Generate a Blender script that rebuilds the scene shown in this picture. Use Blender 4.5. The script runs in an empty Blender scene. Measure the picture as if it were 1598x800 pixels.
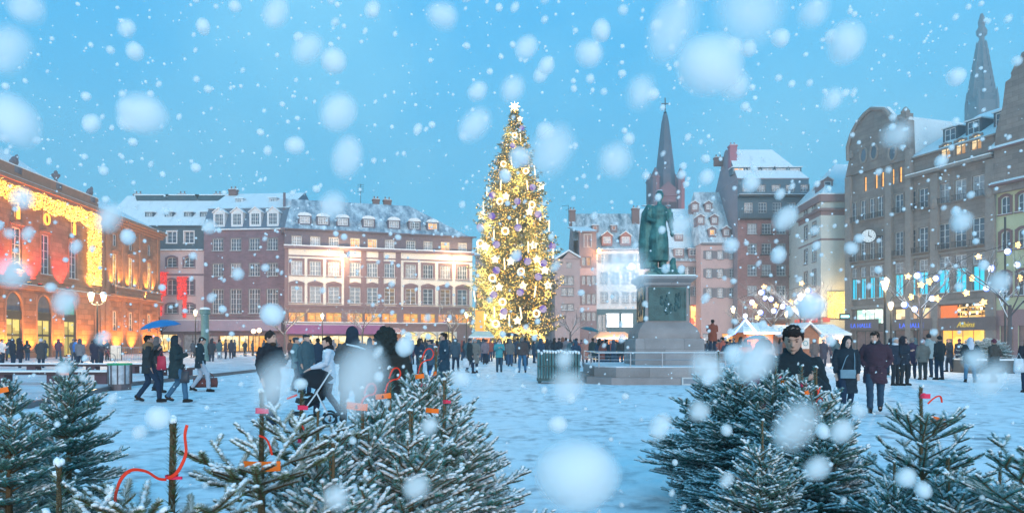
import bpy, bmesh, math, random
import numpy as np
from mathutils import Vector, Matrix, noise
R=math.radians; PI=math.pi; pi=math.pi
rnd=random.Random(7)
sc=bpy.context.scene
COL=sc.collection
F=1100.0; CX=799.0; HY=532.0; EYE=1.55      # focal length in photo pixels, centre, horizon row, eye height
# ---------------- camera, sky, sun, exposure
cam=bpy.data.cameras.new('camera'); co=bpy.data.objects.new('camera',cam); COL.objects.link(co)
cam.sensor_width=36; cam.lens=36*F/1598; cam.shift_y=(HY-400)/1598; cam.clip_end=3000; cam.clip_start=.05
co.location=(0,0,EYE); co.rotation_euler=(R(90),0,0); sc.camera=co
W=bpy.data.worlds.new('World'); sc.world=W; W.use_nodes=True
nt=W.node_tree; bg=nt.nodes['Background']
sky=nt.nodes.new('ShaderNodeTexSky'); sky.sky_type='NISHITA'; sky.sun_disc=False
sky.sun_elevation=R(13); sky.sun_rotation=R(192); sky.air_density=1.0; sky.dust_density=1.5; sky.ozone_density=3
tc=nt.nodes.new('ShaderNodeTexCoord')
hs=nt.nodes.new('ShaderNodeMix'); hs.data_type='RGBA'; hs.blend_type='MULTIPLY'; hs.inputs[0].default_value=1
hs.inputs[7].default_value=(.50,1.0,.9,1)
nt.links.new(sky.outputs[0],hs.inputs[6])
# snow cloud: the overcast scatters the light, an even blue mixed with the clear-sky model, a paler band low down
sep=nt.nodes.new('ShaderNodeSeparateXYZ'); nt.links.new(tc.outputs['Generated'],sep.inputs[0])
rp=nt.nodes.new('ShaderNodeValToRGB'); nt.links.new(sep.outputs[2],rp.inputs[0])
SK=10.0
el=rp.color_ramp.elements
def skc(r,g,b): return (r,g,b,1)
el[0].position=0.0; el[0].color=skc(.27,.72,.96); el[1].position=.42; el[1].color=skc(.024,.40,.80)
e=el.new(.18); e.color=skc(.080,.54,.90)
nz=nt.nodes.new('ShaderNodeTexNoise'); nz.inputs['Scale'].default_value=2.2; nz.inputs['Detail'].default_value=4
nt.links.new(tc.outputs['Generated'],nz.inputs[0])
nr=nt.nodes.new('ShaderNodeMapRange'); nr.inputs[1].default_value=.45; nr.inputs[2].default_value=.8; nr.inputs[3].default_value=0; nr.inputs[4].default_value=.6
nt.links.new(nz.outputs[0],nr.inputs[0])
cl=nt.nodes.new('ShaderNodeMix'); cl.data_type='RGBA'; cl.inputs[7].default_value=(.42,.86,.98,1)
nt.links.new(nr.outputs[0],cl.inputs[0]); nt.links.new(rp.outputs[0],cl.inputs[6])
sclm=nt.nodes.new('ShaderNodeVectorMath'); sclm.operation='SCALE'; sclm.inputs['Scale'].default_value=SK
nt.links.new(cl.outputs[2],sclm.inputs[0])
fin=nt.nodes.new('ShaderNodeMix'); fin.data_type='RGBA'; fin.inputs[0].default_value=.85
nt.links.new(hs.outputs[2],fin.inputs[6]); nt.links.new(sclm.outputs[0],fin.inputs[7])
nt.links.new(fin.outputs[2],bg.inputs[0]); bg.inputs[1].default_value=.108
sl=bpy.data.lights.new('sun','SUN'); so=bpy.data.objects.new('sun',sl); COL.objects.link(so)
sl.energy=1.5; sl.angle=R(30); sl.color=(1,.87,.80)
so.rotation_euler=(R(77),0,R(12))      # low pale glow behind the camera, elevation 18 deg
sc.view_settings.view_transform='Standard'; sc.view_settings.look='None'; sc.view_settings.exposure=0.66; sc.view_settings.gamma=1
try: sc.view_settings.use_curve_mapping=False
except Exception: pass
cy=sc.cycles; cy.max_bounces=6; cy.diffuse_bounces=2; cy.glossy_bounces=2; cy.transmission_bounces=4; cy.transparent_max_bounces=24; cy.volume_bounces=0
cy.use_denoising=True; cy.sample_clamp_indirect=4; cy.sample_clamp_direct=0; cy.use_adaptive_sampling=True; cy.adaptive_threshold=.01
cy.caustics_reflective=False; cy.caustics_refractive=False; cy.volume_max_steps=64

# ---------------- helpers
def X(px,Y): return (px-CX)/F*Y
def Z(py,Y): return EYE+(HY-py)/F*Y
def tag(o,label=None,cat=None,group=None,kind=None):
    if label: o['label']=label
    if cat: o['category']=cat
    if group: o['group']=group
    if kind: o['kind']=kind
    return o
def empty(name,loc=(0,0,0),rz=0,parent=None):
    o=bpy.data.objects.new(name,None); COL.objects.link(o); o.location=loc; o.rotation_euler=(0,0,rz); o.empty_display_size=.2
    if parent: o.parent=parent
    return o
def link(name,me,parent=None,loc=None,rz=None,scale=None):
    o=bpy.data.objects.new(name,me); COL.objects.link(o)
    if parent: o.parent=parent
    if loc is not None: o.location=loc
    if rz is not None: o.rotation_euler=(0,0,rz)
    if scale is not None: o.scale=(scale,)*3 if not hasattr(scale,'__len__') else scale
    return o
class MB:
    def __init__(s): s.v=[]; s.f=[]; s.m=[]; s.T=None
    def add(s,vs,fs,mi=0):
        b=len(s.v)
        s.v.extend(tuple(s.T@Vector(v)) if s.T else tuple(v) for v in vs); s.f.extend([tuple(b+i for i in f) for f in fs]); s.m.extend([mi]*len(fs)); return s
    def box(s,x0,x1,y0,y1,z0,z1,mi=0):
        return s.add([(x0,y0,z0),(x1,y0,z0),(x1,y1,z0),(x0,y1,z0),(x0,y0,z1),(x1,y0,z1),(x1,y1,z1),(x0,y1,z1)],
          [(0,3,2,1),(4,5,6,7),(0,1,5,4),(1,2,6,5),(2,3,7,6),(3,0,4,7)],mi)
    def prism(s,pts,y0,y1,mi=0):      # outline in x,z extruded along y
        n=len(pts); a=[(x,y0,z) for x,z in pts]; b=[(x,y1,z) for x,z in pts]
        return s.add(a+b,[tuple(range(n)),tuple(range(2*n-1,n-1,-1))]+[(i,(i+n),(i+1)%n+n,(i+1)%n) for i in range(n)],mi)
    def lathe(s,prof,n=12,c=(0,0,0),mi=0,rot=0,cap=True):
        vs=[];fs=[]
        for r,z in prof:
            for k in range(n):
                a=2*pi*k/n+rot; vs.append((c[0]+r*math.cos(a),c[1]+r*math.sin(a),c[2]+z))
        for i in range(len(prof)-1):
            for k in range(n):
                k2=(k+1)%n; fs.append((i*n+k,i*n+k2,(i+1)*n+k2,(i+1)*n+k))
        if cap: fs.append(tuple(range(n-1,-1,-1))); fs.append(tuple(range((len(prof)-1)*n,len(prof)*n)))
        return s.add(vs,fs,mi)
    def tube(s,pts,rs,n=8,mi=0,ell=None):
        pts=[Vector(p) for p in pts]
        if not hasattr(rs,'__len__'): rs=[rs]*len(pts)
        vs=[];fs=[];prev=None
        for i,p in enumerate(pts):
            d=(pts[min(i+1,len(pts)-1)]-pts[max(i-1,0)])
            if d.length<1e-9: d=Vector((0,0,1))
            d.normalize()
            if prev is None:
                a=Vector((1,0,0)) if abs(d.x)<.8 else Vector((0,1,0))
            else: a=prev
            a=(a-d*a.dot(d)).normalized(); prev=a; b=d.cross(a)
            r=rs[i]; rx,ry=(r if hasattr(r,'__len__') else (r,r))
            for k in range(n):
                t=2*pi*k/n; vs.append(p+a*(rx*math.cos(t))+b*(ry*math.sin(t)))
        for i in range(len(pts)-1):
            for k in range(n):
                k2=(k+1)%n; fs.append((i*n+k,i*n+k2,(i+1)*n+k2,(i+1)*n+k))
        m=(len(pts)-1)*n
        fs.append(tuple(range(n-1,-1,-1))); fs.append(tuple(range(m,m+n)))
        return s.add(vs,fs,mi)
    def ell(s,c,r,nu=14,nv=9,mi=0,M=None):
        vs=[];fs=[]
        if not hasattr(r,'__len__'): r=(r,r,r)
        for j in range(1,nv):
            t=pi*j/nv
            for k in range(nu):
                a=2*pi*k/nu; vs.append((r[0]*math.sin(t)*math.cos(a),r[1]*math.sin(t)*math.sin(a),r[2]*math.cos(t)))
        vs.append((0,0,r[2])); vs.append((0,0,-r[2])); tp=len(vs)-2; bt=tp+1
        for j in range(nv-2):
            for k in range(nu):
                k2=(k+1)%nu; fs.append((j*nu+k,(j+1)*nu+k,(j+1)*nu+k2,j*nu+k2))
        for k in range(nu):
            k2=(k+1)%nu; fs.append((tp,k,k2)); fs.append((bt,(nv-2)*nu+k2,(nv-2)*nu+k))
        if M: vs=[M@Vector(v) for v in vs]
        c=Vector(c); return s.add([Vector(v)+c for v in vs],fs,mi)
    def mesh(s,name,mats,smooth=False):
        me=bpy.data.meshes.new(name); me.from_pydata(s.v,[],s.f)
        if not hasattr(mats,'__len__'): mats=[mats]
        for m in mats: me.materials.append(m)
        if len(mats)>1: me.polygons.foreach_set('material_index',s.m)
        if smooth: me.polygons.foreach_set('use_smooth',[True]*len(s.f))
        me.update(); return me
    def build(s,name,mats,parent=None,smooth=False,**k):
        return link(name,s.mesh(name,mats,smooth),parent,**k)
# ---------------- materials
def newmat(name):
    m=bpy.data.materials.new(name); m.use_nodes=True; return m,m.node_tree,m.node_tree.nodes['Principled BSDF']
_mc={}
def mat(name,col,rough=.8,var=.18,scale=1.5,bump=0.,metal=0.,spec=.3,grime=None,bscale=None):
    if name in _mc: return _mc[name]
    m,t,p=newmat(name); N=t.nodes.new; L=t.links.new
    p.inputs['Roughness'].default_value=rough; p.inputs['Metallic'].default_value=metal; p.inputs['Specular IOR Level'].default_value=spec
    c=N('ShaderNodeTexCoord'); n=N('ShaderNodeTexNoise'); n.inputs['Scale'].default_value=scale; n.inputs['Detail'].default_value=6; n.inputs['Roughness'].default_value=.65
    L(c.outputs['Object'],n.inputs[0])
    r=N('ShaderNodeValToRGB'); r.color_ramp.elements[0].position=.3; r.color_ramp.elements[1].position=.72
    lo=grime or tuple(x*(1-var) for x in col); hi=tuple(min(1,x*(1+var)) for x in col)
    r.color_ramp.elements[0].color=(*lo,1); r.color_ramp.elements[1].color=(*hi,1)
    L(n.outputs[0],r.inputs[0]); L(r.outputs[0],p.inputs['Base Color'])
    if bump:
        b=N('ShaderNodeBump'); b.inputs['Strength'].default_value=bump; b.inputs['Distance'].default_value=.05
        n2=N('ShaderNodeTexNoise'); n2.inputs['Scale'].default_value=bscale or scale*6; n2.inputs['Detail'].default_value=4; L(c.outputs['Object'],n2.inputs[0])
        L(n2.outputs[0],b.inputs['Height']); L(b.outputs[0],p.inputs['Normal'])
    _mc[name]=m; return m
def stone(name,col,bw=.9,bh=.42,mortar=.012,dark=.75,scale=1):
    if name in _mc: return _mc[name]
    m,t,p=newmat(name); N=t.nodes.new; L=t.links.new
    c=N('ShaderNodeTexCoord'); s=N('ShaderNodeSeparateXYZ'); a=N('ShaderNodeMath'); a.operation='ADD'; cb=N('ShaderNodeCombineXYZ')
    L(c.outputs['Object'],s.inputs[0]); L(s.outputs[0],a.inputs[0]); L(s.outputs[1],a.inputs[1]); L(a.outputs[0],cb.inputs[0]); L(s.outputs[2],cb.inputs[1])
    b=N('ShaderNodeTexBrick'); b.inputs['Scale'].default_value=1; b.inputs['Brick Width'].default_value=bw; b.inputs['Row Height'].default_value=bh; b.inputs['Mortar Size'].default_value=mortar
    b.inputs['Color1'].default_value=(*[x*1.15 for x in col],1); b.inputs['Color2'].default_value=(*[x*dark for x in col],1); b.inputs['Mortar'].default_value=(*[x*.45 for x in col],1)
    L(cb.outputs[0],b.inputs[0])
    n=N('ShaderNodeTexNoise'); n.inputs['Scale'].default_value=.6; n.inputs['Detail'].default_value=8; n.inputs['Roughness'].default_value=.7; L(c.outputs['Object'],n.inputs[0])
    mr=N('ShaderNodeMapRange'); mr.inputs[1].default_value=.3; mr.inputs[2].default_value=.7; mr.inputs[3].default_value=.72; mr.inputs[4].default_value=1.18; L(n.outputs[0],mr.inputs[0])
    mx=N('ShaderNodeMix'); mx.data_type='RGBA'; mx.blend_type='MULTIPLY'; mx.inputs[0].default_value=1; L(b.outputs[0],mx.inputs[6]); L(mr.outputs[0],mx.inputs[7])
    L(mx.outputs[2],p.inputs['Base Color']); p.inputs['Roughness'].default_value=.85
    bu=N('ShaderNodeBump'); bu.inputs['Strength'].default_value=.35; bu.inputs['Distance'].default_value=.03; L(b.outputs[1],bu.inputs['Height']); bu.invert=True; L(bu.outputs[0],p.inputs['Normal'])
    _mc[name]=m; return m
def emat(name,col,st,col2=None,scale=3.,samp=False,lo=.35):
    st=st*.6
    """a light-giving surface; brightness varies over it as a lit interior or a string of bulbs does"""
    if name in _mc: return _mc[name]
    m,t,p=newmat(name); N=t.nodes.new; L=t.links.new
    p.inputs['Base Color'].default_value=(.05,.04,.03,1); p.inputs['Emission Color'].default_value=(*col,1); p.inputs['Emission Strength'].default_value=st
    if col2:
        c=N('ShaderNodeTexCoord'); n=N('ShaderNodeTexVoronoi'); n.inputs['Scale'].default_value=scale; n.distance='CHEBYCHEV'; L(c.outputs['Object'],n.inputs[0])
        r=N('ShaderNodeValToRGB'); r.color_ramp.interpolation='LINEAR'; r.color_ramp.elements[0].position=.25; r.color_ramp.elements[1].position=.75
        r.color_ramp.elements[0].color=(*col2,1); r.color_ramp.elements[1].color=(*col,1)
        s=N('ShaderNodeSeparateColor'); L(n.outputs['Color'],s.inputs[0]); L(s.outputs[0],r.inputs[0]); L(r.outputs[0],p.inputs['Emission Color'])
        mr=N('ShaderNodeMapRange'); mr.inputs[3].default_value=st*lo; mr.inputs[4].default_value=st; L(s.outputs[1],mr.inputs[0]); L(mr.outputs[0],p.inputs['Emission Strength'])
    m.cycles.emission_sampling='AUTO' if samp else 'NONE'
    _mc[name]=m; return m
def roofmat(name,slate,amt,scale=1.2):
    """tiles with snow lying over them; amt = how much is covered"""
    if name in _mc: return _mc[name]
    m,t,p=newmat(name); N=t.nodes.new; L=t.links.new
    c=N('ShaderNodeTexCoord'); 
    n=N('ShaderNodeTexNoise'); n.inputs['Scale'].default_value=scale; n.inputs['Detail'].default_value=8; n.inputs['Roughness'].default_value=.7
    mp=N('ShaderNodeMapping'); mp.inputs['Scale'].default_value=(1.0,.35,.35); L(c.outputs['Object'],mp.inputs[0]); L(mp.outputs[0],n.inputs[0])
    w=N('ShaderNodeTexWave'); w.wave_type='BANDS'; w.bands_direction='Z'; w.inputs['Scale'].default_value=2.6; w.inputs['Distortion'].default_value=.6; L(c.outputs['Object'],w.inputs[0])
    a=N('ShaderNodeMath'); a.operation='MULTIPLY_ADD'; a.inputs[1].default_value=.16; L(w.outputs['Fac'],a.inputs[0]); L(n.outputs[0],a.inputs[2])
    r=N('ShaderNodeMapRange'); r.inputs[1].default_value=.62-amt*.55; r.inputs[2].default_value=.95-amt*.55; L(a.outputs[0],r.inputs[0])
    mx=N('ShaderNodeMix'); mx.data_type='RGBA'; mx.inputs[6].default_value=(*slate,1); mx.inputs[7].default_value=(.78,.80,.82,1)
    L(r.outputs[0],mx.inputs[0]); L(mx.outputs[2],p.inputs['Base Color']); p.inputs['Roughness'].default_value=.8
    bu=N('ShaderNodeBump'); bu.inputs['Strength'].default_value=.3; bu.inputs['Distance'].default_value=.05; L(a.outputs[0],bu.inputs['Height']); L(bu.outputs[0],p.inputs['Normal'])
    _mc[name]=m; return m
M_snow=mat('snow_white',(.80,.81,.83),.9,.05,3,.4)
M_white=mat('painted_white',(.72,.72,.74),.5,.05,2)
M_iron=mat('dark_iron',(.035,.04,.045),.45,.2,6,metal=.6)
M_glass=mat('window_glass',(.10,.13,.17),.12,.5,.5,spec=.6)
M_curt=mat('curtained_glass',(.33,.34,.38),.2,.5,1.7,spec=.5)
M_lit=emat('warm_lit_window',(1,.62,.18),2.0,(1,.28,.04),2.2)
M_lity=emat('yellow_lit_window',(1,.85,.45),2.2,(.9,.45,.08),1.5)
M_litw=emat('white_lit_window',(.9,1,.9),3.2,(.25,.5,.4),1.6)
M_blue=emat('turquoise_lit_window',(.02,.66,.9),2.2,(.0,.45,.7),1.1,lo=.6)
M_wstone=mat('grey_window_stone',(.23,.20,.21),.8,.1,3)
M_brown=mat('brown_sandstone',(.23,.13,.12),.85,.15,1.5,.2)
M_slate=roofmat('slate_thin_snow',(.07,.10,.14),.42)
M_rsnow=roofmat('roof_thick_snow',(.10,.15,.19),.84)
M_rmid=roofmat('roof_half_snow',(.07,.11,.15),.66)
M_snowcap=roofmat('ledge_snow',(.2,.2,.22),1.1)

# ---------------- ground
def ground():
    n=260; V=[];Fc=[]
    # one sheet: fine near the camera, coarse to the horizon
    xs=np.concatenate([-np.geomspace(420,14,20),np.linspace(-13,13,131),np.geomspace(14,420,20)])
    ys=np.concatenate([[-60,-20,-8,-3],np.linspace(0,24,121),np.geomspace(25,600,36)])
    for y in ys:
        for x in xs:
            z=0.
            if abs(x)<14 and -1<y<25:
                z=.03*noise.fractal(Vector((x*1.1,y*1.1,0)),1,2,5)+.03*noise.noise(Vector((x*3.2,y*3.2,3)))-.02*max(0,noise.noise(Vector((x*4.5,y*4.5,9)))-.15)*4
                z*=min(1,(14-abs(x))/2)*min(1,(25-y)/3)
            V.append((x,y,z))
    nx=len(xs)
    for j in range(len(ys)-1):
        for i in range(nx-1): a=j*nx+i; Fc.append((a,a+1,a+nx+1,a+nx))
    m,t,p=newmat('trodden_snow'); N=t.nodes.new; L=t.links.new
    c=N('ShaderNodeTexCoord')
    n1=N('ShaderNodeTexNoise'); n1.inputs['Scale'].default_value=.42; n1.inputs['Detail'].default_value=9; n1.inputs['Roughness'].default_value=.72; L(c.outputs['Object'],n1.inputs[0])
    n2=N('ShaderNodeTexNoise'); n2.inputs['Scale'].default_value=3.4; n2.inputs['Detail'].default_value=5; L(c.outputs['Object'],n2.inputs[0])
    n3=N('ShaderNodeTexVoronoi'); n3.inputs['Scale'].default_value=2.6; L(c.outputs['Object'],n3.inputs[0])
    r1=N('ShaderNodeMapRange'); r1.inputs[1].default_value=.40; r1.inputs[2].default_value=.60; r1.inputs[3].default_value=0; r1.inputs[4].default_value=.75; L(n1.outputs[0],r1.inputs[0])
    r2=N('ShaderNodeMapRange'); r2.inputs[1].default_value=.45; r2.inputs[2].default_value=.66; r2.inputs[3].default_value=0; r2.inputs[4].default_value=.62; L(n2.outputs[0],r2.inputs[0])
    r3=N('ShaderNodeMapRange'); r3.inputs[1].default_value=.0; r3.inputs[2].default_value=.16; r3.inputs[3].default_value=.45; r3.inputs[4].default_value=0; L(n3.outputs[0],r3.inputs[0])
    a=N('ShaderNodeMath'); a.operation='MULTIPLY'; L(r1.outputs[0],a.inputs[0]); L(r2.outputs[0],a.inputs[1])
    a2=N('ShaderNodeMath'); a2.operation='MULTIPLY_ADD'; a2.inputs[1].default_value=1.7; L(a.outputs[0],a2.inputs[0])
    b3=N('ShaderNodeMath'); b3.operation='MULTIPLY'; L(r3.outputs[0],b3.inputs[0]); L(r2.outputs[0],b3.inputs[1]); L(b3.outputs[0],a2.inputs[2])
    mx=N('ShaderNodeMix'); mx.data_type='RGBA'; mx.inputs[6].default_value=(.76,.78,.82,1); mx.inputs[7].default_value=(.11,.13,.16,1); L(a2.outputs[0],mx.inputs[0])
    L(mx.outputs[2],p.inputs['Base Color']); p.inputs['Roughness'].default_value=.65
    bu=N('ShaderNodeBump'); bu.inputs['Strength'].default_value=.7; bu.inputs['Distance'].default_value=.05
    ad=N('ShaderNodeMath'); ad.operation='SUBTRACT'; L(n2.outputs[0],ad.inputs[0]); L(r3.outputs[0],ad.inputs[1]); L(ad.outputs[0],bu.inputs['Height']); L(bu.outputs[0],p.inputs['Normal'])
    me=bpy.data.meshes.new('ground'); me.from_pydata(V,[],Fc); me.materials.append(m); me.polygons.foreach_set('use_smooth',[True]*len(Fc)); me.update()
    tag(link('ground',me),kind='structure')
    # raised terrace on the left with a wet kerb, and tyre-worn strips
    kb=mat('wet_kerb_stone',(.10,.10,.11),.35,.3,3); 
    def P(px,py,z): Y=(EYE-z)*F/(py-HY); return (X(px,Y),Y)
    a=P(-30,641,.13); b=P(200,596,.13); c2=P(406,575,.13)
    far=[(c2[0]+2,60),(-60,60),(-60,a[1])]
    pts=[a,b,c2]+far
    m2=MB(); n_=len(pts); m2.add([(x,y,.0) for x,y in pts]+[(x,y,.12) for x,y in pts],[tuple(range(n_,2*n_))]+[(i,(i+1)%n_,(i+1)%n_+n_,i+n_) for i in range(n_)])
    tag(m2.build('terrace_pavement',mat('terrace_snow',(.72,.70,.73),.6,.2,.9,.3,grime=(.42,.36,.38))),kind='structure')
    k=MB()
    for p0,p1 in ((a,b),(b,c2)):
        d=Vector((p1[0]-p0[0],p1[1]-p0[1])).normalized(); nn=Vector((d.y,-d.x))*.14
        q=[(p0[0]+nn.x,p0[1]+nn.y),(p1[0]+nn.x,p1[1]+nn.y),p1,p0]
        k.add([(x,y,0) for x,y in q]+[(x,y,.135) for x,y in q],[(0,3,2,1),(4,5,6,7),(0,1,5,4),(1,2,6,5),(2,3,7,6),(3,0,4,7)])
    tag(k.build('kerb',kb),kind='structure')
ground()

# ---------------- buildings
_wm={}
class Facade:
    def __init__(s,B,pL,pR):
        s.B=B; a=Vector((X(*pL),pL[1])); b=Vector((X(*pR),pR[1])); s.a=a; s.b=b; s.W=(b-a).length; d=(b-a)/s.W; s.d=d
        s.ang=math.atan2(d.y,d.x); s.T=Matrix.Translation((a.x,a.y,0))@Matrix.Rotation(s.ang,4,'Z')
        s.holes=[]
    def u(s,px):
        k=(px-CX)/F; # a.x+d.x u = k (a.y+d.y u)
        return (k*s.a.y-s.a.x)/(s.d.x-k*s.d.y)
    def z(s,py,px): 
        Y=s.a.y+s.d.y*s.u(px); return Z(py,Y)
    def loc(s,u,y,z): 
        v=s.T@Vector((u,y,z)); return v
    def put(s,mb): mb.T=s.B.inv@s.T; return mb
    def part(s,name,mats,fn,parent=None,smooth=False):
        m=MB(); fn(m); o=m.build(name,mats,parent or s.B.o,smooth); o.matrix_local=(s.B.inv@s.T) if parent is None or parent is s.B.o else Matrix(); return o
    def window(s,u,z0,z1,w,pane=None,frame=None,sur=None,cols=2,rows=3,sw=.16,sill=True,arch=0,hole=True,y=0.,shut=None,sd=.05,name='window',ped=False,label=None):
        pane=pane or M_glass; frame=frame or M_white; h=z1-z0
        key=(round(w,2),round(h,2),cols,rows,sw,sill,arch,pane.name,frame.name,sur.name if sur else 0,shut.name if shut else 0,ped,sd)
        if key not in _wm:
            ms=[]
            m=MB(); y1=.06
            if sur:
                m.box(-w/2-sw,-w/2,-sd,y1,-.0,h); m.box(w/2,w/2+sw,-sd,y1,0,h)
                if not arch: m.box(-w/2-sw,w/2+sw,-sd-.01,y1,h,h+sw*1.1)
                else:
                    n=10; o=[];
                    for k in range(n+1):
                        a=pi*k/n; o.append((-(w/2+sw)*math.cos(a),h-arch+(arch+sw)*math.sin(a)))
                    for k in range(n,-1,-1):
                        a=pi*k/n; o.append((-(w/2)*math.cos(a),h-arch+arch*math.sin(a)))
                    for k in range(n):
                        q=[o[k],o[k+1],o[2*n+1-k-1],o[2*n+1-k]]; m.prism(q,-sd-.01,y1)
                if ped:
                    m.prism([(-w/2-sw-.08,h+sw*1.1),(w/2+sw+.08,h+sw*1.1),(w/2+sw*.5,h+sw*1.8),(.12,h+sw*2.5),(-.12,h+sw*2.5),(-w/2-sw*.5,h+sw*1.8)],-sd-.1,y1)
            if shut:
                for sgn in (-1,1):
                    x0=sgn*(w/2+.04); x1=sgn*(w/2+.04+w*.48); m.box(min(x0,x1),max(x0,x1),-.07,-.005,.02,h-.02)
            if not m.f: m.box(-w/2,w/2,.0,.1,-.05,-.001)
            ms.append(m.mesh('window_surround',(sur or shut or M_wstone)))
            f=MB(); t=.07; yy=.14
            if arch: 
                f.box(-w/2,-w/2+t,yy,yy+.06,0,h-arch); f.box(w/2-t,w/2,yy,yy+.06,0,h-arch)
                n=10
                for k in range(n):
                    a=pi*k/n;b=pi*(k+1)/n
                    f.prism([(-(w/2)*math.cos(a),h-arch+arch*math.sin(a)),(-(w/2)*math.cos(b),h-arch+arch*math.sin(b)),(-(w/2-t)*math.cos(b),h-arch+(arch-t)*math.sin(b)),(-(w/2-t)*math.cos(a),h-arch+(arch-t)*math.sin(a))],yy,yy+.06)
            else:
                f.box(-w/2,-w/2+t,yy,yy+.06,0,h); f.box(w/2-t,w/2,yy,yy+.06,0,h); f.box(-w/2+t,w/2-t,yy,yy+.06,h-t,h)
            f.box(-w/2+t,w/2-t,yy,yy+.06,0,t)
            for c in range(1,cols):
                x=-w/2+w*c/cols; tt=.045 if c*2==cols else .022; f.box(x-tt,x+tt,yy+.005,yy+.05,t,h-t-(0.02 if arch else 0))
            for r in range(1,rows):
                zz=h*r/rows; f.box(-w/2+t,w/2-t,yy+.01,yy+.045,zz-.022,zz+.022)
            ms.append(f.mesh('window_frame',frame))
            g=MB(); 
            if arch:
                n=10; o=[(-w/2+.02,0.01),(w/2-.02,.01)]+[((w/2-.02)*math.cos(pi*k/n),h-arch+(arch-.02)*math.sin(pi*k/n)) for k in range(n+1)]
                g.prism(o,yy+.052,yy+.08)
            else: g.box(-w/2+.01,w/2-.01,yy+.052,yy+.08,.01,h-.01)
            ms.append(g.mesh('window_pane',pane))
            if sill:
                l=MB(); l.box(-w/2-sw-.03,w/2+sw+.03,-.16,.1,-.11,-.002); l.box(-w/2-sw,w/2+sw,-.15,.08,-.0015,.05,1)
                ms.append(l.mesh('window_sill',[sur or M_wstone,M_snowcap]))
            _wm[key]=ms
        ms=_wm[key]
        o=link(name,ms[0],s.B.o); o.matrix_local=s.B.inv@s.T@Matrix.Translation((u,y,z0))
        if label: o['label']=label
        link('frame',ms[1],o); link('pane',ms[2],o)
        if sill: link('sill',ms[3],o)
        if hole: s.holes.append((u-w/2,u+w/2,z0,z1,arch))
        return o
    def wall(s,z0,z1,mats,u0=0,u1=None,name='wall',bands=()):
        """wall sheet with the window openings cut and their reveals; bands: (za,zb,matindex)"""
        u1=s.W if u1 is None else u1; H=[h for h in s.holes if h[0]<u1 and h[1]>u0 and h[2]<z1 and h[3]>z0]
        us=sorted(set([u0,u1]+[round(x,4) for h in H for x in h[:2] if u0<x<u1])); zs=sorted(set([z0,z1]+[round(x,4) for h in H for x in h[2:4] if z0<x<z1]+[b for bd in bands for b in bd[:2] if z0<b<z1]))
        m=MB()
        for i in range(len(us)-1):
            for j in range(len(zs)-1):
                uc=(us[i]+us[i+1])/2; zc=(zs[j]+zs[j+1])/2
                if any(h[0]<uc<h[1] and h[2]<zc<h[3] for h in H): continue
                mi=0
                for bd in bands:
                    if bd[0]<zc<bd[1]: mi=bd[2]
                m.add([(us[i],0,zs[j]),(us[i+1],0,zs[j]),(us[i+1],0,zs[j+1]),(us[i],0,zs[j+1])],[(0,1,2,3)],mi)
        for a,b,c,d,ar in H:
            D=.24
            m.add([(a,0,c),(b,0,c),(b,D,c),(a,D,c)],[(0,1,2,3)]); m.add([(a,0,c),(a,D,c),(a,D,d),(a,0,d)],[(0,1,2,3)]); m.add([(b,0,c),(b,0,d),(b,D,d),(b,D,c)],[(0,1,2,3)])
            m.add([(a,0,d),(a,D,d),(b,D,d),(b,0,d)],[(0,1,2,3)])
            m.add([(a,D,c),(b,D,c),(b,D,d),(a,D,d)],[(0,1,2,3)])
            if ar:
                w=b-a; cx=(a+b)/2; n=8
                for sg in (-1,1):
                    o=[(cx+sg*w/2,d)]+[(cx+sg*w/2*math.cos(pi/2*k/n),d-ar+ar*math.sin(pi/2*k/n)) for k in range(n+1)]
                    for k in range(1,n+1): 
                        q=[o[0],o[k],o[k+1]]; m.prism(q,.002,.2)
        o=m.build(name,mats,s.B.o); o.matrix_local=s.B.inv@s.T; return o
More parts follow.
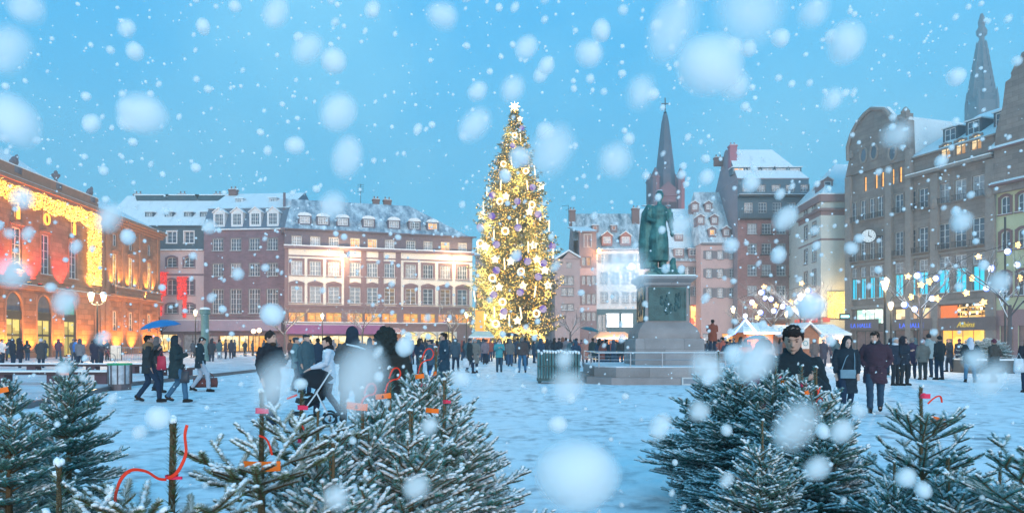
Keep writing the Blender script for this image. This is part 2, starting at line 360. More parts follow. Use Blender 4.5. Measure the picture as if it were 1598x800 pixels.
class Building:
    def __init__(s,name,label,pL,pR,group=None,cat='building'):
        a=(X(*pL),pL[1]); s.o=empty(name,(a[0],a[1],0)); tag(s.o,label,cat,group); s.inv=Matrix.Translation((-a[0],-a[1],0)); s.f=Facade(s,pL,pR)
    def shell(s,depth,z1,mats,z0=0,name='side_wall',f=None,cover=True):
        f=f or s.f; m=MB(); W=f.W
        m.add([(0,0,z0),(0,depth,z0),(0,depth,z1),(0,0,z1)],[(0,3,2,1)]); m.add([(W,0,z0),(W,depth,z0),(W,depth,z1),(W,0,z1)],[(0,1,2,3)])
        m.add([(0,depth,z0),(W,depth,z0),(W,depth,z1),(0,depth,z1)],[(0,3,2,1)])
        if cover: m.add([(0,.02,z1-.03),(W,.02,z1-.03),(W,depth,z1-.03),(0,depth,z1-.03)],[(0,1,2,3)])
        o=m.build(name,mats,s.o); o.matrix_local=s.inv@f.T; return o
    def roof(s,prof,depth,mats,f=None,name='roof',over=.3,mi=None,gable=None):
        """prof: [(y,z,insetL,insetR)] front eave up to ridge, mirrored behind"""
        f=f or s.f; W=f.W; m=MB()
        rows=[((p[2]-(over if i==0 and p[2]==0 else 0)),W-p[3]+(over if i==0 and p[3]==0 else 0),p[0]-(over if i==0 else 0),p[1]) for i,p in enumerate(prof)]
        P=[(a,b,y,z) for a,b,y,z in rows]; Q=[(a,b,depth-y,z) for a,b,y,z in rows]
        for i in range(len(P)-1):
            k=0 if mi is None else mi[i]
            a,b,y,z=P[i]; a2,b2,y2,z2=P[i+1]
            m.add([(a,y,z),(b,y,z),(b2,y2,z2),(a2,y2,z2)],[(0,1,2,3)],k)
            q=Q[i];q2=Q[i+1]
            m.add([(q[0],q[2],q[3]),(q[1],q[2],q[3]),(q2[1],q2[2],q2[3]),(q2[0],q2[2],q2[3])],[(0,3,2,1)],k)
            gk=k if gable is None else gable
            ha=prof[i][2]!=prof[i+1][2]; hb=prof[i][3]!=prof[i+1][3]
            m.add([(a,y,z),(a2,y2,z2),(q2[0],q2[2],q2[3]),(q[0],q[2],q[3])],[(0,1,2,3)],k if ha else gk)
            m.add([(b,y,z),(b2,y2,z2),(q2[1],q2[2],q2[3]),(q[1],q[2],q[3])],[(0,3,2,1)],k if hb else gk)
        a,b,y,z=P[0]; m.add([(a,y,z-.004),(b,y,z-.004),(b,depth-y,z-.004),(a,depth-y,z-.004)],[(0,3,2,1)])
        # eave board
        a,b,y,z=P[0]; m.box(a,b,y-.06,y+.12,z-.16,z-.006,len(mats)-1 if hasattr(mats,'__len__') else 0)
        o=m.build(name,mats,s.o); o.matrix_local=s.inv@f.T; return o
    def box(s,name,mats,u0,u1,y0,y1,z0,z1,f=None,snow=False):
        f=f or s.f; m=MB(); m.box(u0,u1,y0,y1,z0,z1)
        ms=[mats]
        if snow: m.box(u0+.01,u1-.01,y0+.01,y1-.01,z1+.001,z1+.07,1); ms=[mats,M_snow]
        o=m.build(name,ms,s.o); o.matrix_local=s.inv@f.T; return o
    def dormer(s,u,z,w,h,y,mats,pane=None,depth=2.5,kind='shed',f=None,frame=None,cols=2,rows=2):
        """z = sill height of the dormer window, y = its front plane"""
        f=f or s.f; m=MB(); hw=w/2+.22
        m.box(u-hw,u-w/2,y,y+depth,z-.4,z+h+.12); m.box(u+w/2,u+hw,y,y+depth,z-.4,z+h+.12); m.box(u-w/2,u+w/2,y,y+depth,z-.4,z); m.box(u-w/2,u+w/2,y,y+depth,z+h,z+h+.12)
        t=z+h+.12
        if kind=='shed': m.prism([(u-hw-.12,t),(u+hw+.12,t),(u+hw+.12,t+.12),(u-hw-.12,t+.12)],y-.2,y+depth,1)
        elif kind=='gable':
            m.prism([(u-hw,t+.001),(u+hw,t+.001),(u,t+.55*w)],y+.05,y+depth)
            for sg in (-1,1): m.prism([(u+sg*(hw+.15),t-.05),(u,t+.55*w+.02),(u,t+.55*w+.16),(u+sg*(hw+.15),t+.1)][::sg],y-.12,y+depth,1)
        elif kind=='arch':
            n=8; m.prism([(u-(hw+.05)*math.cos(pi*k/n),t+.002+.35*w*math.sin(pi*k/n)) for k in range(n+1)],y-.08,y+depth,1)
        o=m.build('dormer',mats,s.o); o.matrix_local=s.inv@f.T
        wv=f.window(u,z,z+h,w,pane=pane,frame=frame,cols=cols,rows=rows,sill=False,hole=False,y=y-.12)
        # the window pieces belong to the dormer
        me1=wv.children[0].data; me2=wv.children[1].data
        for ch in list(wv.children): bpy.data.objects.remove(ch)
        bpy.data.objects.remove(wv)
        for nm,me in (('frame',me1),('pane',me2)):
            c=link(nm,me,o); c.matrix_local=Matrix.Translation((u,y-.12,z))
        return o
    def chimney(s,u,y,z0,z1,w=.9,d=.7,m=None,f=None):
        f=f or s.f; m=m or mat('chimney_brick',(.22,.13,.12),.9,.2,4); b=MB(); b.box(u-w/2,u+w/2,y,y+d,z0,z1); b.box(u-w/2-.08,u+w/2+.08,y-.08,y+d+.08,z1-.25,z1-.05)
        b.box(u-w/2+.02,u+w/2-.02,y+.02,y+d-.02,z1+.001,z1+.09,1)
        for k in (-.25,.25): b.lathe([(.11,0),(.1,.4)],8,(u+k*w,y+d/2,z1+.05))
        o=b.build('chimney',[m,M_snow],s.o); o.matrix_local=s.inv@f.T; return o
def text(body,size,loc,rot,m,parent,name='lettering',ext=.02,local=None,shear=0):
    c=bpy.data.curves.new(name,'FONT'); c.body=body; c.size=size; c.extrude=ext; c.align_x='CENTER'; c.shear=shear; c.resolution_u=3
    o=bpy.data.objects.new(name,c); COL.objects.link(o); c.materials.append(m)
    dg=bpy.context.evaluated_depsgraph_get(); me=bpy.data.meshes.new_from_object(o.evaluated_get(dg)); bpy.data.objects.remove(o)
    q=link(name,me,parent)
    if local is not None: q.matrix_local=local
    elif loc is not None: q.location=loc; q.rotation_euler=rot
    return q
# ================= Aubette-like long sandstone palace on the left
def palace():
    st=stone('pink_sandstone',(.36,.18,.11),1.1,.45); st2=stone('sandstone_rustic',(.36,.17,.10),1.3,.55,.03,.6)
    trim=mat('sandstone_trim',(.34,.18,.12),.8,.15,2)
    B=Building('sandstone_palace','long sandstone building with a curtain of golden lights, red lit bays and arched doors',(-149,50),(250,94)); f=B.f; W_=f.W
    uc=f.u(152); zc=16.0
    dk=mat('door_dark_metal',(.03,.04,.04),.4,.2,3)
    lity=emat('doorway_yellow_light',(1,.8,.2),1.4,(.45,.38,.08),.9)
    # arched doors of the ground floor
    z0=0.02; 
    step=(f.u(109)-f.u(69)); centres=[f.u(22)+step*k*1.0 for k in range(-5,0)]+[f.u(22),f.u(69),f.u(109)]
    for k,u in enumerate(centres):
        o=f.window(u,.05,5.9,2.3,pane=lity,frame=dk,sur=trim,cols=2,rows=1,sill=False,arch=1.15,name='arched_door')
        m=MB(); m.box(u-1.1,u+1.1,.02,.12,3.5,4.25); tr=m.build('transom',dk,B.o); tr.matrix_local=B.inv@f.T
        tr.parent=o; tr.matrix_local=Matrix.Translation((-u,0,-.05))
        m=MB(); m.prism([(1.1*math.cos(pi*j/10),4.75+1.1*math.sin(pi*j/10)) for j in range(11)]+[(-1.1,4.27),(1.1,4.27)],.14,.185); fn=m.build('fanlight',M_glass if k!=7 else emat('green_fanlight',(.1,.55,.4),.7),o); fn.matrix_local=Matrix.Translation((0,0,-.05))
        for zz in (2.05,): 
            m=MB(); m.box(-1.1,1.1,.1,.2,zz-.1,zz+.1); q=m.build('crossbar',dk,o)
    # first floor tall windows and small lit attic windows
    us=[f.u(26),f.u(71),f.u(114)]; st_=us[1]-us[0]
    for u in [us[0]-st_*k for k in (5,4,3,2,1)]+us:
        f.window(u,7.9,11.7,1.45,sur=trim,cols=2,rows=5,sw=.2,ped=True)
        f.window(u,12.6,13.9,.9,sur=trim,cols=2,rows=2,sw=.14,sill=False)
    # corner pavilion
    pu=[f.u(179),f.u(204),f.u(233)]
    for u in pu:
        f.window(u,8.0,11.6,1.25,sur=trim,cols=2,rows=5,sw=.22,ped=True,pane=emat('amber_window',(1,.6,.12),1.2,(.4,.16,.03),1.3))
        f.window(u,12.5,13.9,1.1,sur=trim,cols=2,rows=2,sw=.12,sill=False)
        f.window(u,2.8,5.0,1.2,sur=trim,cols=2,rows=3,sw=.16,sill=False)
    f.wall(0,zc,[st,st2],bands=((0,6.3,1),))
    B.shell(16,zc,st)
    def mould(m):
        for z,h,d in ((6.3,.22,.22),(6.52,.16,.32),(7.3,.14,.12),(11.98,.001,.001),(15.0,.3,.25),(15.3,.3,.45),(15.6,.35,.7)):
            m.box(-.5,W_+.5 if d>.2 else W_,-d,.0-.001,z,z+h-.003)
        for z in (6.68,15.95): m.box(-.5,W_+.5,-.6 if z>10 else -.3,-.002,z,z+.07,1)
        m.box(W_+.001,W_+.5,-.3,16,15.3,15.95)
    f.part('cornice',[trim,M_snow],mould)
    for u in (uc-.2,uc+.9,W_-.7,pu[0]-1.9,(pu[0]+pu[1])/2,(pu[1]+pu[2])/2): 
        def pil(m):
            for k in range(22): m.box(u-.38,u+.38,-.12-.02*(k%2),-.001,.0+.285*k,.285+.285*k)
            m.box(u-.33,u+.33,-.14,-.001,6.27,14.98)
        f.part('pilaster',trim,pil)
    def balc(m):
        a=pu[0]-1.6; b=pu[2]+1.6; m.box(a,b,-.9,-.002,6.72,6.95); m.box(a,b,-.9,-.75,7.6,7.75); m.box(a,b,-.92,-.73,7.752,7.8,1)
        x=a+.1
        while x<b: m.lathe([(.05,0),(.1,.2),(.05,.42),(.08,.64)],6,(x,-.82,6.96)); x+=.34
    f.part('balustrade',[trim,M_snow],balc)
    # parapet with vases and trophies
    def par(m):
        m.box(0,uc,-.1,.5,15.98,17.1); m.box(0,uc,-.14,.54,17.1,17.2,1)
    f.part('parapet',[trim,M_snow],par)
    sm=mat('roof_sculpture_stone',(.16,.15,.17),.8,.2,5)
    for k in range(4):
        u=uc-1.2-k*6.6; m=MB(); m.box(u-.7,u+.7,-.25,.62,16.4,17.38)
        if k%2: m.lathe([(.25,0),(.3,.15),(.12,.3),(.5,.8),(.55,1.05),(.2,1.25),(.28,1.35),(.1,1.6)],10,(u,.2,17.35))
        else:
            m.ell((u,.2,17.9),(.55,.4,.6)); m.ell((u+.35,.15,18.5),(.25,.22,.3)); m.ell((u-.5,.2,17.7),(.4,.3,.35)); m.tube([(u-.5,.2,17.8),(u+.1,.1,18.4),(u+.6,.2,18.9)],[.1,.09,.04],6)
        o=m.build('roof_sculpture',sm,B.o,True); o.matrix_local=B.inv@f.T@Matrix.Translation((u,.2,16.8))@Matrix.Scale(.72,4)@Matrix.Translation((-u,-.2,-16.8))
    # roofs: long hipped roof and the lower one of the pavilion
    B.roof([(1.5,16.6,0,W_-uc-1),(7.5,21.5,4,W_-uc+5),(8,21.6,4.5,W_-uc+5.5)],16,[roofmat('palace_roof',(.22,.22,.24),1.0),trim],over=0)
    B.roof([(-.2,16.05,uc+.6,0),(6.0,19.6,uc+6,6),(8,20.0,uc+7,7)],16,[M_rsnow,trim],over=0,name='pavilion_roof')
    # ---- things hanging on the facade
    bulb=emat('golden_bulbs',(1,.70,.16),5.0,(1,.38,.03),9,lo=.2)
    m=MB(); rr=random.Random(3); n=0
    zb=lambda u: 0
    u_l=f.u(-60); 
    def pt(u,z): 
        s_=rr.uniform(.035,.075); y=-.32-rr.random()*.14
        m.add([(u-s_,y,z),(u,y-s_,z),(u+s_,y,z),(u,y+s_,z),(u,y,z+s_),(u,y,z-s_)],[(0,1,4),(1,2,4),(2,3,4),(3,0,4),(1,0,5),(2,1,5),(3,2,5),(0,3,5)])
    for _ in range(3900): 
        u=rr.uniform(u_l,uc+.1); z=rr.uniform(13.75,15.35)+.15*math.sin(u*2); pt(u,z)
    for _ in range(2300): pt(rr.uniform(uc-2.9,uc+.1),rr.uniform(7.6,13.8))
    wire=MB()
    for k in range(40): 
        u=u_l+(uc-u_l)*k/39; wire.box(u-.01,u+.01,-.4,-.38,13.6,15.4)
    for k in range(9):
        u=uc-2.9+3*k/8; wire.box(u-.01,u+.01,-.4,-.38,7.5,13.6)
    wire.box(u_l,uc+.1,-.41,-.37,15.38,15.45)
    root=empty('light_curtain',f.loc(u_l,-.4,15.4),f.ang); tag(root,'L-shaped golden light curtain below the cornice of the sandstone palace','light curtain')
    T=root.matrix_basis.inverted()@f.T if False else (Matrix.Translation(root.location)@Matrix.Rotation(f.ang,4,'Z')).inverted()@f.T
    a=wire.build('wire',M_iron,root); a.matrix_local=T; b=m.build('bulb_string',bulb,root); b.matrix_local=T
    om=emat('orange_neon',(1,.33,.03),4.5)
    for i,u in enumerate([us[0]-2*st_,us[0]-st_]+us):
        kind='ring' if i%2 else 'candle'
        m=MB()
        if kind=='ring':
            pts=[(.42*math.cos(2*pi*k/16),0,.5*math.sin(2*pi*k/16)) for k in range(17)]; m.tube(pts,.09,6)
        else: m.box(-.17,.17,-.06,.06,-.75,.35); m.ell((0,0,.55),(.11,.07,.2))
        o=m.build('light_ornament',om); o.location=f.loc(u,-.14,13.2); o.rotation_euler=(0,0,f.ang)
        tag(o,('orange neon ring' if kind=='ring' else 'orange neon candle')+' in front of a small attic window of the sandstone palace','ornament','neon %ss on the palace attic windows'%kind)
    # real lamps: red floods in the bays, amber uplights
    def spot(u,y,z,col,e,tilt,size=R(100),blend=.8,rot=None,r=.12):
        l=bpy.data.lights.new('facade_flood','SPOT'); l.energy=e; l.color=col; l.spot_size=size; l.spot_blend=blend; l.shadow_soft_size=r
        o=bpy.data.objects.new('facade_flood',l); COL.objects.link(o); o.location=f.loc(u,y,z)
        # aim up and towards the wall
        d=(f.loc(u,y+math.sin(tilt),z+math.cos(tilt))-f.loc(u,y,z)); o.rotation_euler=d.to_track_quat('-Z','Y').to_euler()
        m=MB(); m.box(-.2,.2,-.12,.12,-.12,.05); m.box(-.16,.16,-.09,.09,.051,.07,1)
        h=m.build('floodlight',[M_iron,emat('flood_%02d_%02d'%(col[1]*99,col[2]*99),col,5)]); h.location=f.loc(u,y,z-.16); h.rotation_euler=(0,0,f.ang)
        return h
    for k,u in enumerate([us[0]-st_*1.5,us[0]-st_*.5,(us[0]+us[1])/2,(us[1]+us[2])/2]):
        h=spot(u,-.75,6.95,(1,.03,.02),1500,R(14)); tag(h,'small red floodlight on the ledge between two tall palace windows','floodlight','red floodlights on the palace ledge')
    for u in pu:
        for dx in (-.9,.9):
            h=spot(u+dx,-.6,8.0,(1,.45,.06),620,R(18)); tag(h,'small amber floodlight beside a pavilion window above the balustrade','floodlight','amber floodlights on the pavilion balcony')
    for px in (8,46,90,128,160,182,205,228,244):
        h=spot(f.u(px),-1.0,.35,(1,.38,.05),2000,R(20)); tag(h,'amber ground floodlight at the foot of the sandstone palace','floodlight','amber floodlights at the palace foot')
    for px in (30,140,215): 
        h=spot(f.u(px),-.85,6.95,(1,.5,.1),1100,R(14)); tag(h,'amber floodlight on the string course of the sandstone palace','floodlight','amber floodlights on the palace string course')
    return f
PAL=palace()

# ================= far row, left part
def row_left():
    tile_teal=mat('teal_slate_wall',(.07,.11,.14),.6,.25,3,.3)
    # B: pale pink house with dark slate top
    pink=mat('pink_plaster',(.62,.47,.47),.85,.08,.8); pur=mat('plum_stone',(.20,.13,.16),.8,.12,2)
    B=Building('pink_townhouse','narrow pink and white house with red light strips beside the sandstone palace',(160,101),(318,101)); f=B.f
    zz=lambda py: Z(py,101)
    for px in (225,268,295):
        f.window(f.u(px),zz(417),zz(401),1.35,sur=pur,cols=2,rows=3,arch=.35,sw=.25); f.window(f.u(px),zz(460),zz(436),1.35,sur=pur,cols=2,rows=3,arch=.35,sw=.25); f.window(f.u(px),zz(489),zz(474),1.5,sur=pur,cols=2,rows=3,sw=.25,arch=.3)
    for px in (268,295): f.window(f.u(px),zz(379),zz(361),1.35,cols=2,rows=3,sur=M_white,sw=.13)
    for px in (215,262,300): f.window(f.u(px),.1,zz(521),2.6,pane=M_lity if px==262 else M_curt,frame=mat('shop_wood',(.1,.06,.05),.6),cols=2,rows=1,sill=False,name='shop_window')
    f.wall(0,zz(352),[pink,tile_teal,pur],bands=((zz(390),zz(352),1),(0,zz(499),2),(zz(430),zz(427),2)))
    B.shell(14,zz(352),pink)
    B.roof([(0,zz(352),0,0),(6.5,zz(291),0,0),(7,zz(290.5),0,0)],14,[M_rsnow,tile_teal],gable=1)
    B.box('cornice',M_rmid,0,f.W,-.35,-.002,zz(391),zz(389)); B.box('awning',mat('lilac_canopy',(.34,.28,.36),.7,.1,1),f.u(243),f.W-.1,-1.6,-.002,zz(517),zz(500),snow=True)
    for px in (207,257,307):
        u=f.u(px); m=MB(); y=5.3; m.prism([(u-2.2,zz(303)),(u+2.2,zz(303)),(u+2.5,zz(293)),(u-2.5,zz(293))],y,y+1.2); m.box(u-2.6,u+2.6,y-.1,y+1.4,zz(293)+.002,zz(293)+.15,1)
        o=m.build('roof_light',[mat('dark_skylight',(.05,.09,.11),.3),M_snow],B.o); o.matrix_local=B.inv@f.T
    for px in (224,255,286,311): B.dormer(f.u(px),zz(334.5),.8,.5,1.6,[tile_teal,M_snow],depth=1.6)
    for px in (165,240,300): B.chimney(f.u(px),8.5,zz(300),zz(283),1.2)
    # red light strips hanging in front
    rb=emat('red_light_strip',(1,.03,.02),2.6,(.5,.01,.01),9,lo=.2)
    for i,(x0,x1,y0,y1,x2) in enumerate(((248,263,426,492,255),(279,294,433,495,291))):
        rr=random.Random(i); m=MB()
        for k in range(900):
            t=rr.random(); py=y0+(y1-y0)*t; a,b=(x0,x1) if t<.55 else ((x0+ (x2-x0)*.4-1,x0+(x2-x0)*.4+6) if i==0 else (x1-6,x1-1))
            u=f.u(rr.uniform(a,b)-(2*(t) if i==0 else 0)); z=zz(py); s_=.09
            m.add([(u-s_,-.5,z),(u,-.5-s_,z),(u+s_,-.5,z),(u,-.5,z+s_),(u,-.5,z-s_)],[(0,1,3),(1,2,3),(1,0,4),(2,1,4)])
        m.box(f.u(x0),f.u(x1),-.45,-.02,zz(y0)+.02,zz(y0)+.12)
        T=(f.T); o=m.build('light_strip',rb); o.matrix_world=T
        tag(o,'red light garland on the pink house, '+('nearer the sandstone palace' if i==0 else 'nearer the plum coloured house'),'light strip')
    # C: plum coloured house with red letters
    plum=stone('plum_brick',(.24,.15,.18),.5,.14,.01,.85); mans=mat('mansard_slate',(.12,.17,.23),.6,.3,4,.3)
    B=Building('plum_townhouse','tall plum coloured house with four white pedimented roof windows and red letters',(318,100),(447,99)); f=B.f
    zz=lambda py: Z(py,99.6)
    for px in (340,368,397,425):
        u=f.u(px)
        f.window(u,zz(391),zz(372),1.5,cols=4,rows=3,sur=M_wstone,sw=.1,pane=M_glass); f.window(u,zz(431),zz(411),1.5,cols=4,rows=3,sur=M_wstone,sw=.1,pane=M_curt if px in(368,) else M_glass)
        f.window(u,zz(489),zz(451),1.6,cols=4,rows=5,sur=M_wstone,sw=.1)
    for px,p in ((357,M_lity),(388,M_lity)): f.window(f.u(px),.1,zz(523),2.9,pane=p,frame=mat('shop_wood',(.1,.06,.05),.6),cols=3,rows=1,sill=False,name='shop_window')
    f.window(f.u(404),.1,zz(523),3.2,pane=emat('orange_shop',(1,.5,.05),2.0,(1,.3,.02),1.2),frame=M_iron,cols=3,rows=1,sill=False,name='shop_window')
    f.window(f.u(332),.1,zz(523),1.5,pane=M_curt,frame=M_iron,cols=1,rows=1,sill=False,name='shop_window')
    f.wall(0,zz(357),plum); B.shell(14,zz(357),plum)
    B.roof([(0,zz(357),0,0),(1.3,zz(323.5),0,0),(1.0,zz(322.5),0,0),(6.9,zz(286),0,0),(7,zz(286),0,0)],14,[mans,M_rsnow,M_rmid],mi=[0,1,1,1],gable=0,over=.2)
    for px in (342,370,398.5,426): B.dormer(f.u(px),zz(351),1.25,zz(333)-zz(351),-.05,[M_white,M_snow],kind='gable',depth=2.5,cols=4,rows=3)
    B.box('cornice',M_rmid,0,f.W,-.35,-.002,zz(359),zz(357)); B.box('canopy',mat('lilac_canopy',(.34,.28,.36),.7,.1,1),.1,f.W-.1,-1.6,-.002,zz(516),zz(500),snow=True); B.box('ledge',plum,0,f.W,-.25,-.003,zz(498),zz(494),snow=True)
    for px in (355,409): B.dormer(f.u(px),zz(308),.7,.45,3.5,[M_slate,M_snow],depth=1.2)
    B.chimney(f.u(331),6,zz(290),zz(280),1.2); 
    red=mat('red_sign_letters',(.5,.02,.03),.5,.05,2)
    root=empty('shop_sign',f.loc(f.u(378),-.4,zz(493))); tag(root,'row of red letters above the canopy of the plum coloured house','sign')
    t=text('LES NOUVELLES',1.15,None,None,red,root); t.matrix_world=Matrix.Translation(f.loc(f.u(375),-.45,zz(493.5)))@Matrix.Rotation(f.ang,4,'Z')@Matrix.Rotation(R(90),4,'X'); 
    t.parent=root; t.matrix_parent_inverse=Matrix.Translation(-root.location); 
    m=MB(); m.box(-6.2,6.2,-.02,.02,-.1,-.04); r_=m.build('rail',M_iron,root); r_.location=(0,-.03,0)
    # D: long cream house
    cream=mat('cream_plaster',(.84,.75,.66),.85,.07,.7); dst=mat('plum_sandstone',(.25,.16,.17),.85,.14,1.6,.15)
    attic=mat('attic_slate_wall',(.15,.12,.15),.7,.2,4,.2)
    B=Building('cream_townhouse','long cream house with brown window surrounds and a row of orange lit mezzanine windows',(444,95),(737,103)); f=B.f
    xs=[463,492,521,554,581,608,641,668,695,721.5]
    R0=463
    z=lambda py,px=R0: f.z(py,px)
    base=[f.z(p,463) for p in (382,368,429,406.5,472,446,502,487)]
    la={3,4,8}
    for i,px in enumerate(xs):
        u=f.u(px)
        f.window(u,base[0],base[1],1.25,pane=M_lit if i in la else (M_curt if i%2 else M_glass),cols=4,rows=3,sur=M_wstone,sw=.1)
        f.window(u,base[2],base[3],1.45,pane=M_curt if i in (0,2,6,8) else M_glass,cols=4,rows=3,sur=dst,sw=.3)
        f.window(u,base[4],base[5],1.45,pane=emat('dim_warm_window',(.9,.5,.2),.5,(.2,.2,.3),1.3) if i in (5,6,8) else M_glass,cols=2,rows=4,sur=dst,sw=.3,ped=True)
        f.window(u,base[6],base[7],2.1,pane=emat('orange_mezzanine',(1,.62,.12),1.8,(1,.26,.02),1.8) if i!=8 else emat('purple_orange_window',(.5,.2,.8),1.3,(1,.4,.1),.8),frame=mat('orange_wood',(.4,.2,.1),.6),cols=2,rows=2,sur=dst,sw=.2)
    ars=[640,668,697]
    for px in ars: f.window(f.u(px),.1,f.z(517,668),3.0,pane=emat('arch_gold_light',(1,.8,.25),2.2,(.8,.6,.3),2.5),frame=M_iron,cols=2,rows=3,sill=False,arch=1.45,name='arched_shop_window')
    for px in (465,497,529,562,590): f.window(f.u(px),.1,f.z(523,px),2.5,pane=M_lity if px in(497,529,562) else emat('shop_orange_b',(1,.45,.1),1.2,(.5,.2,.05),1),frame=mat('shop_wood',(.1,.06,.05),.6),cols=2,rows=1,sill=False,name='shop_window')
    ze=f.z(388,463); zt=f.z(357,463); zr=f.z(309,470)+1.2
    f.wall(0,zt,[cream,attic,dst],bands=((ze+.15,zt,1),(0,f.z(477,463),2),(f.z(400,463),f.z(397.5,463),2))); B.shell(15,zt,dst)
    def deco(m):
        for px in (541,567.5,594.5,621.5): u=f.u(px); m.box(u-.36,u+.36,-.12,-.001,f.z(475,463),ze)
        m.box(0,f.W,-.22,-.002,f.z(478,463),f.z(475,463)); m.box(0,f.W,-.3,-.001,f.z(506,463),f.z(503,463)); m.box(-.1,f.W+.2,-.45,-.002,ze,ze+.35); m.box(-.1,f.W+.2,-.45,-.001,ze+.352,ze+.5,1); m.box(0,f.W,-.3,-.02,f.z(503,463)+.003,f.z(503,463)+.08,1)
        m.box(0,.5,-.1,-.001,f.z(475,463),ze)
    f.part('stone_trim',[dst,M_snow],deco)
    B.roof([(0,zt,0,0),(.4,zt+.15,0,.4),(7.4,zr,1.0,8.0),(7.5,zr,1.0,8.2)],15,[roofmat('streaky_blue_roof',(.06,.13,.20),.34),attic],gable=1,over=.5)
    for i,px in enumerate((476,505,536,577,617,649.5,678)):
        u=f.u(px); B.dormer(u,zt+1.0,1.35,.95,1.3,[attic,M_snow],pane=M_lit if i==6 else (M_curt if i in (0,2,4) else M_glass),kind='arch',depth=2.6,cols=4,rows=2)
    B.chimney(f.u(598),8,zr-2,zr+.9,1.0); B.chimney(f.u(617),8,zr-2,zr+.9,1.2)
    B.box('firewall',attic,-.2,.15,5.5,9.5,zt-2,zr+.5)
    B.box('awning',mat('purple_awning',(.30,.10,.24),.7,.12,1),f.u(447),f.u(598),-1.7,-.31,f.z(521,520),f.z(507,520),snow=True)
    root=empty('script_sign',f.loc(f.u(560),-.5,f.z(503,560))); tag(root,'pale cursive lettering on the ledge below the orange mezzanine windows','sign')
    for bt,px in (('Printemps',549),('La Place',590)):
        t=text(bt,1.35,None,None,mat('pale_letters',(.6,.52,.5),.5,.03,2),root,shear=.3); t.matrix_world=Matrix.Translation(f.loc(f.u(px),-.42,f.z(503,560)+.1))@Matrix.Rotation(f.ang,4,'Z')@Matrix.Rotation(R(90),4,'X'); t.matrix_parent_inverse=Matrix.Translation(-root.location)
    # aerial
    m=MB(); u=f.u(572); m.tube([(u,8,zr-1),(u,8,zr+3)],.04,5); 
    for k in range(5): m.tube([(u-.5,8,zr+2.9-k*.28),(u+.5,8,zr+2.9-k*.28)],.025,4)
    o=m.build('aerial',M_iron,B.o); o.matrix_local=B.inv@f.T
    # two warm wall lamps
    for i,(px,py) in enumerate(((534,402.5),(709,405))):
        root=empty('wall_lamp',f.loc(f.u(px),-.1,f.z(py,px)),f.ang); tag(root,'warm wall floodlight high on the cream facade '+('left of its middle, by the third window' if i==0 else 'close to the Christmas tree'),'lamp')
        m=MB(); m.tube([(0,0,0),(0,-.9,.25)],.05,6); m.build('bracket',M_iron,root)
        m=MB(); m.ell((0,-1.0,.22),(.42,.25,.2)); m.build('lamp_head',emat('lamp_glow_white',(1,.78,.4),22),root)
        l=bpy.data.lights.new('lamp_light','POINT'); l.energy=650; l.color=(1,.66,.34); l.shadow_soft_size=.25; q=bpy.data.objects.new('lamp_light',l); COL.objects.link(q); q.parent=root; q.location=(0,-2.0,-.15)
row_left()

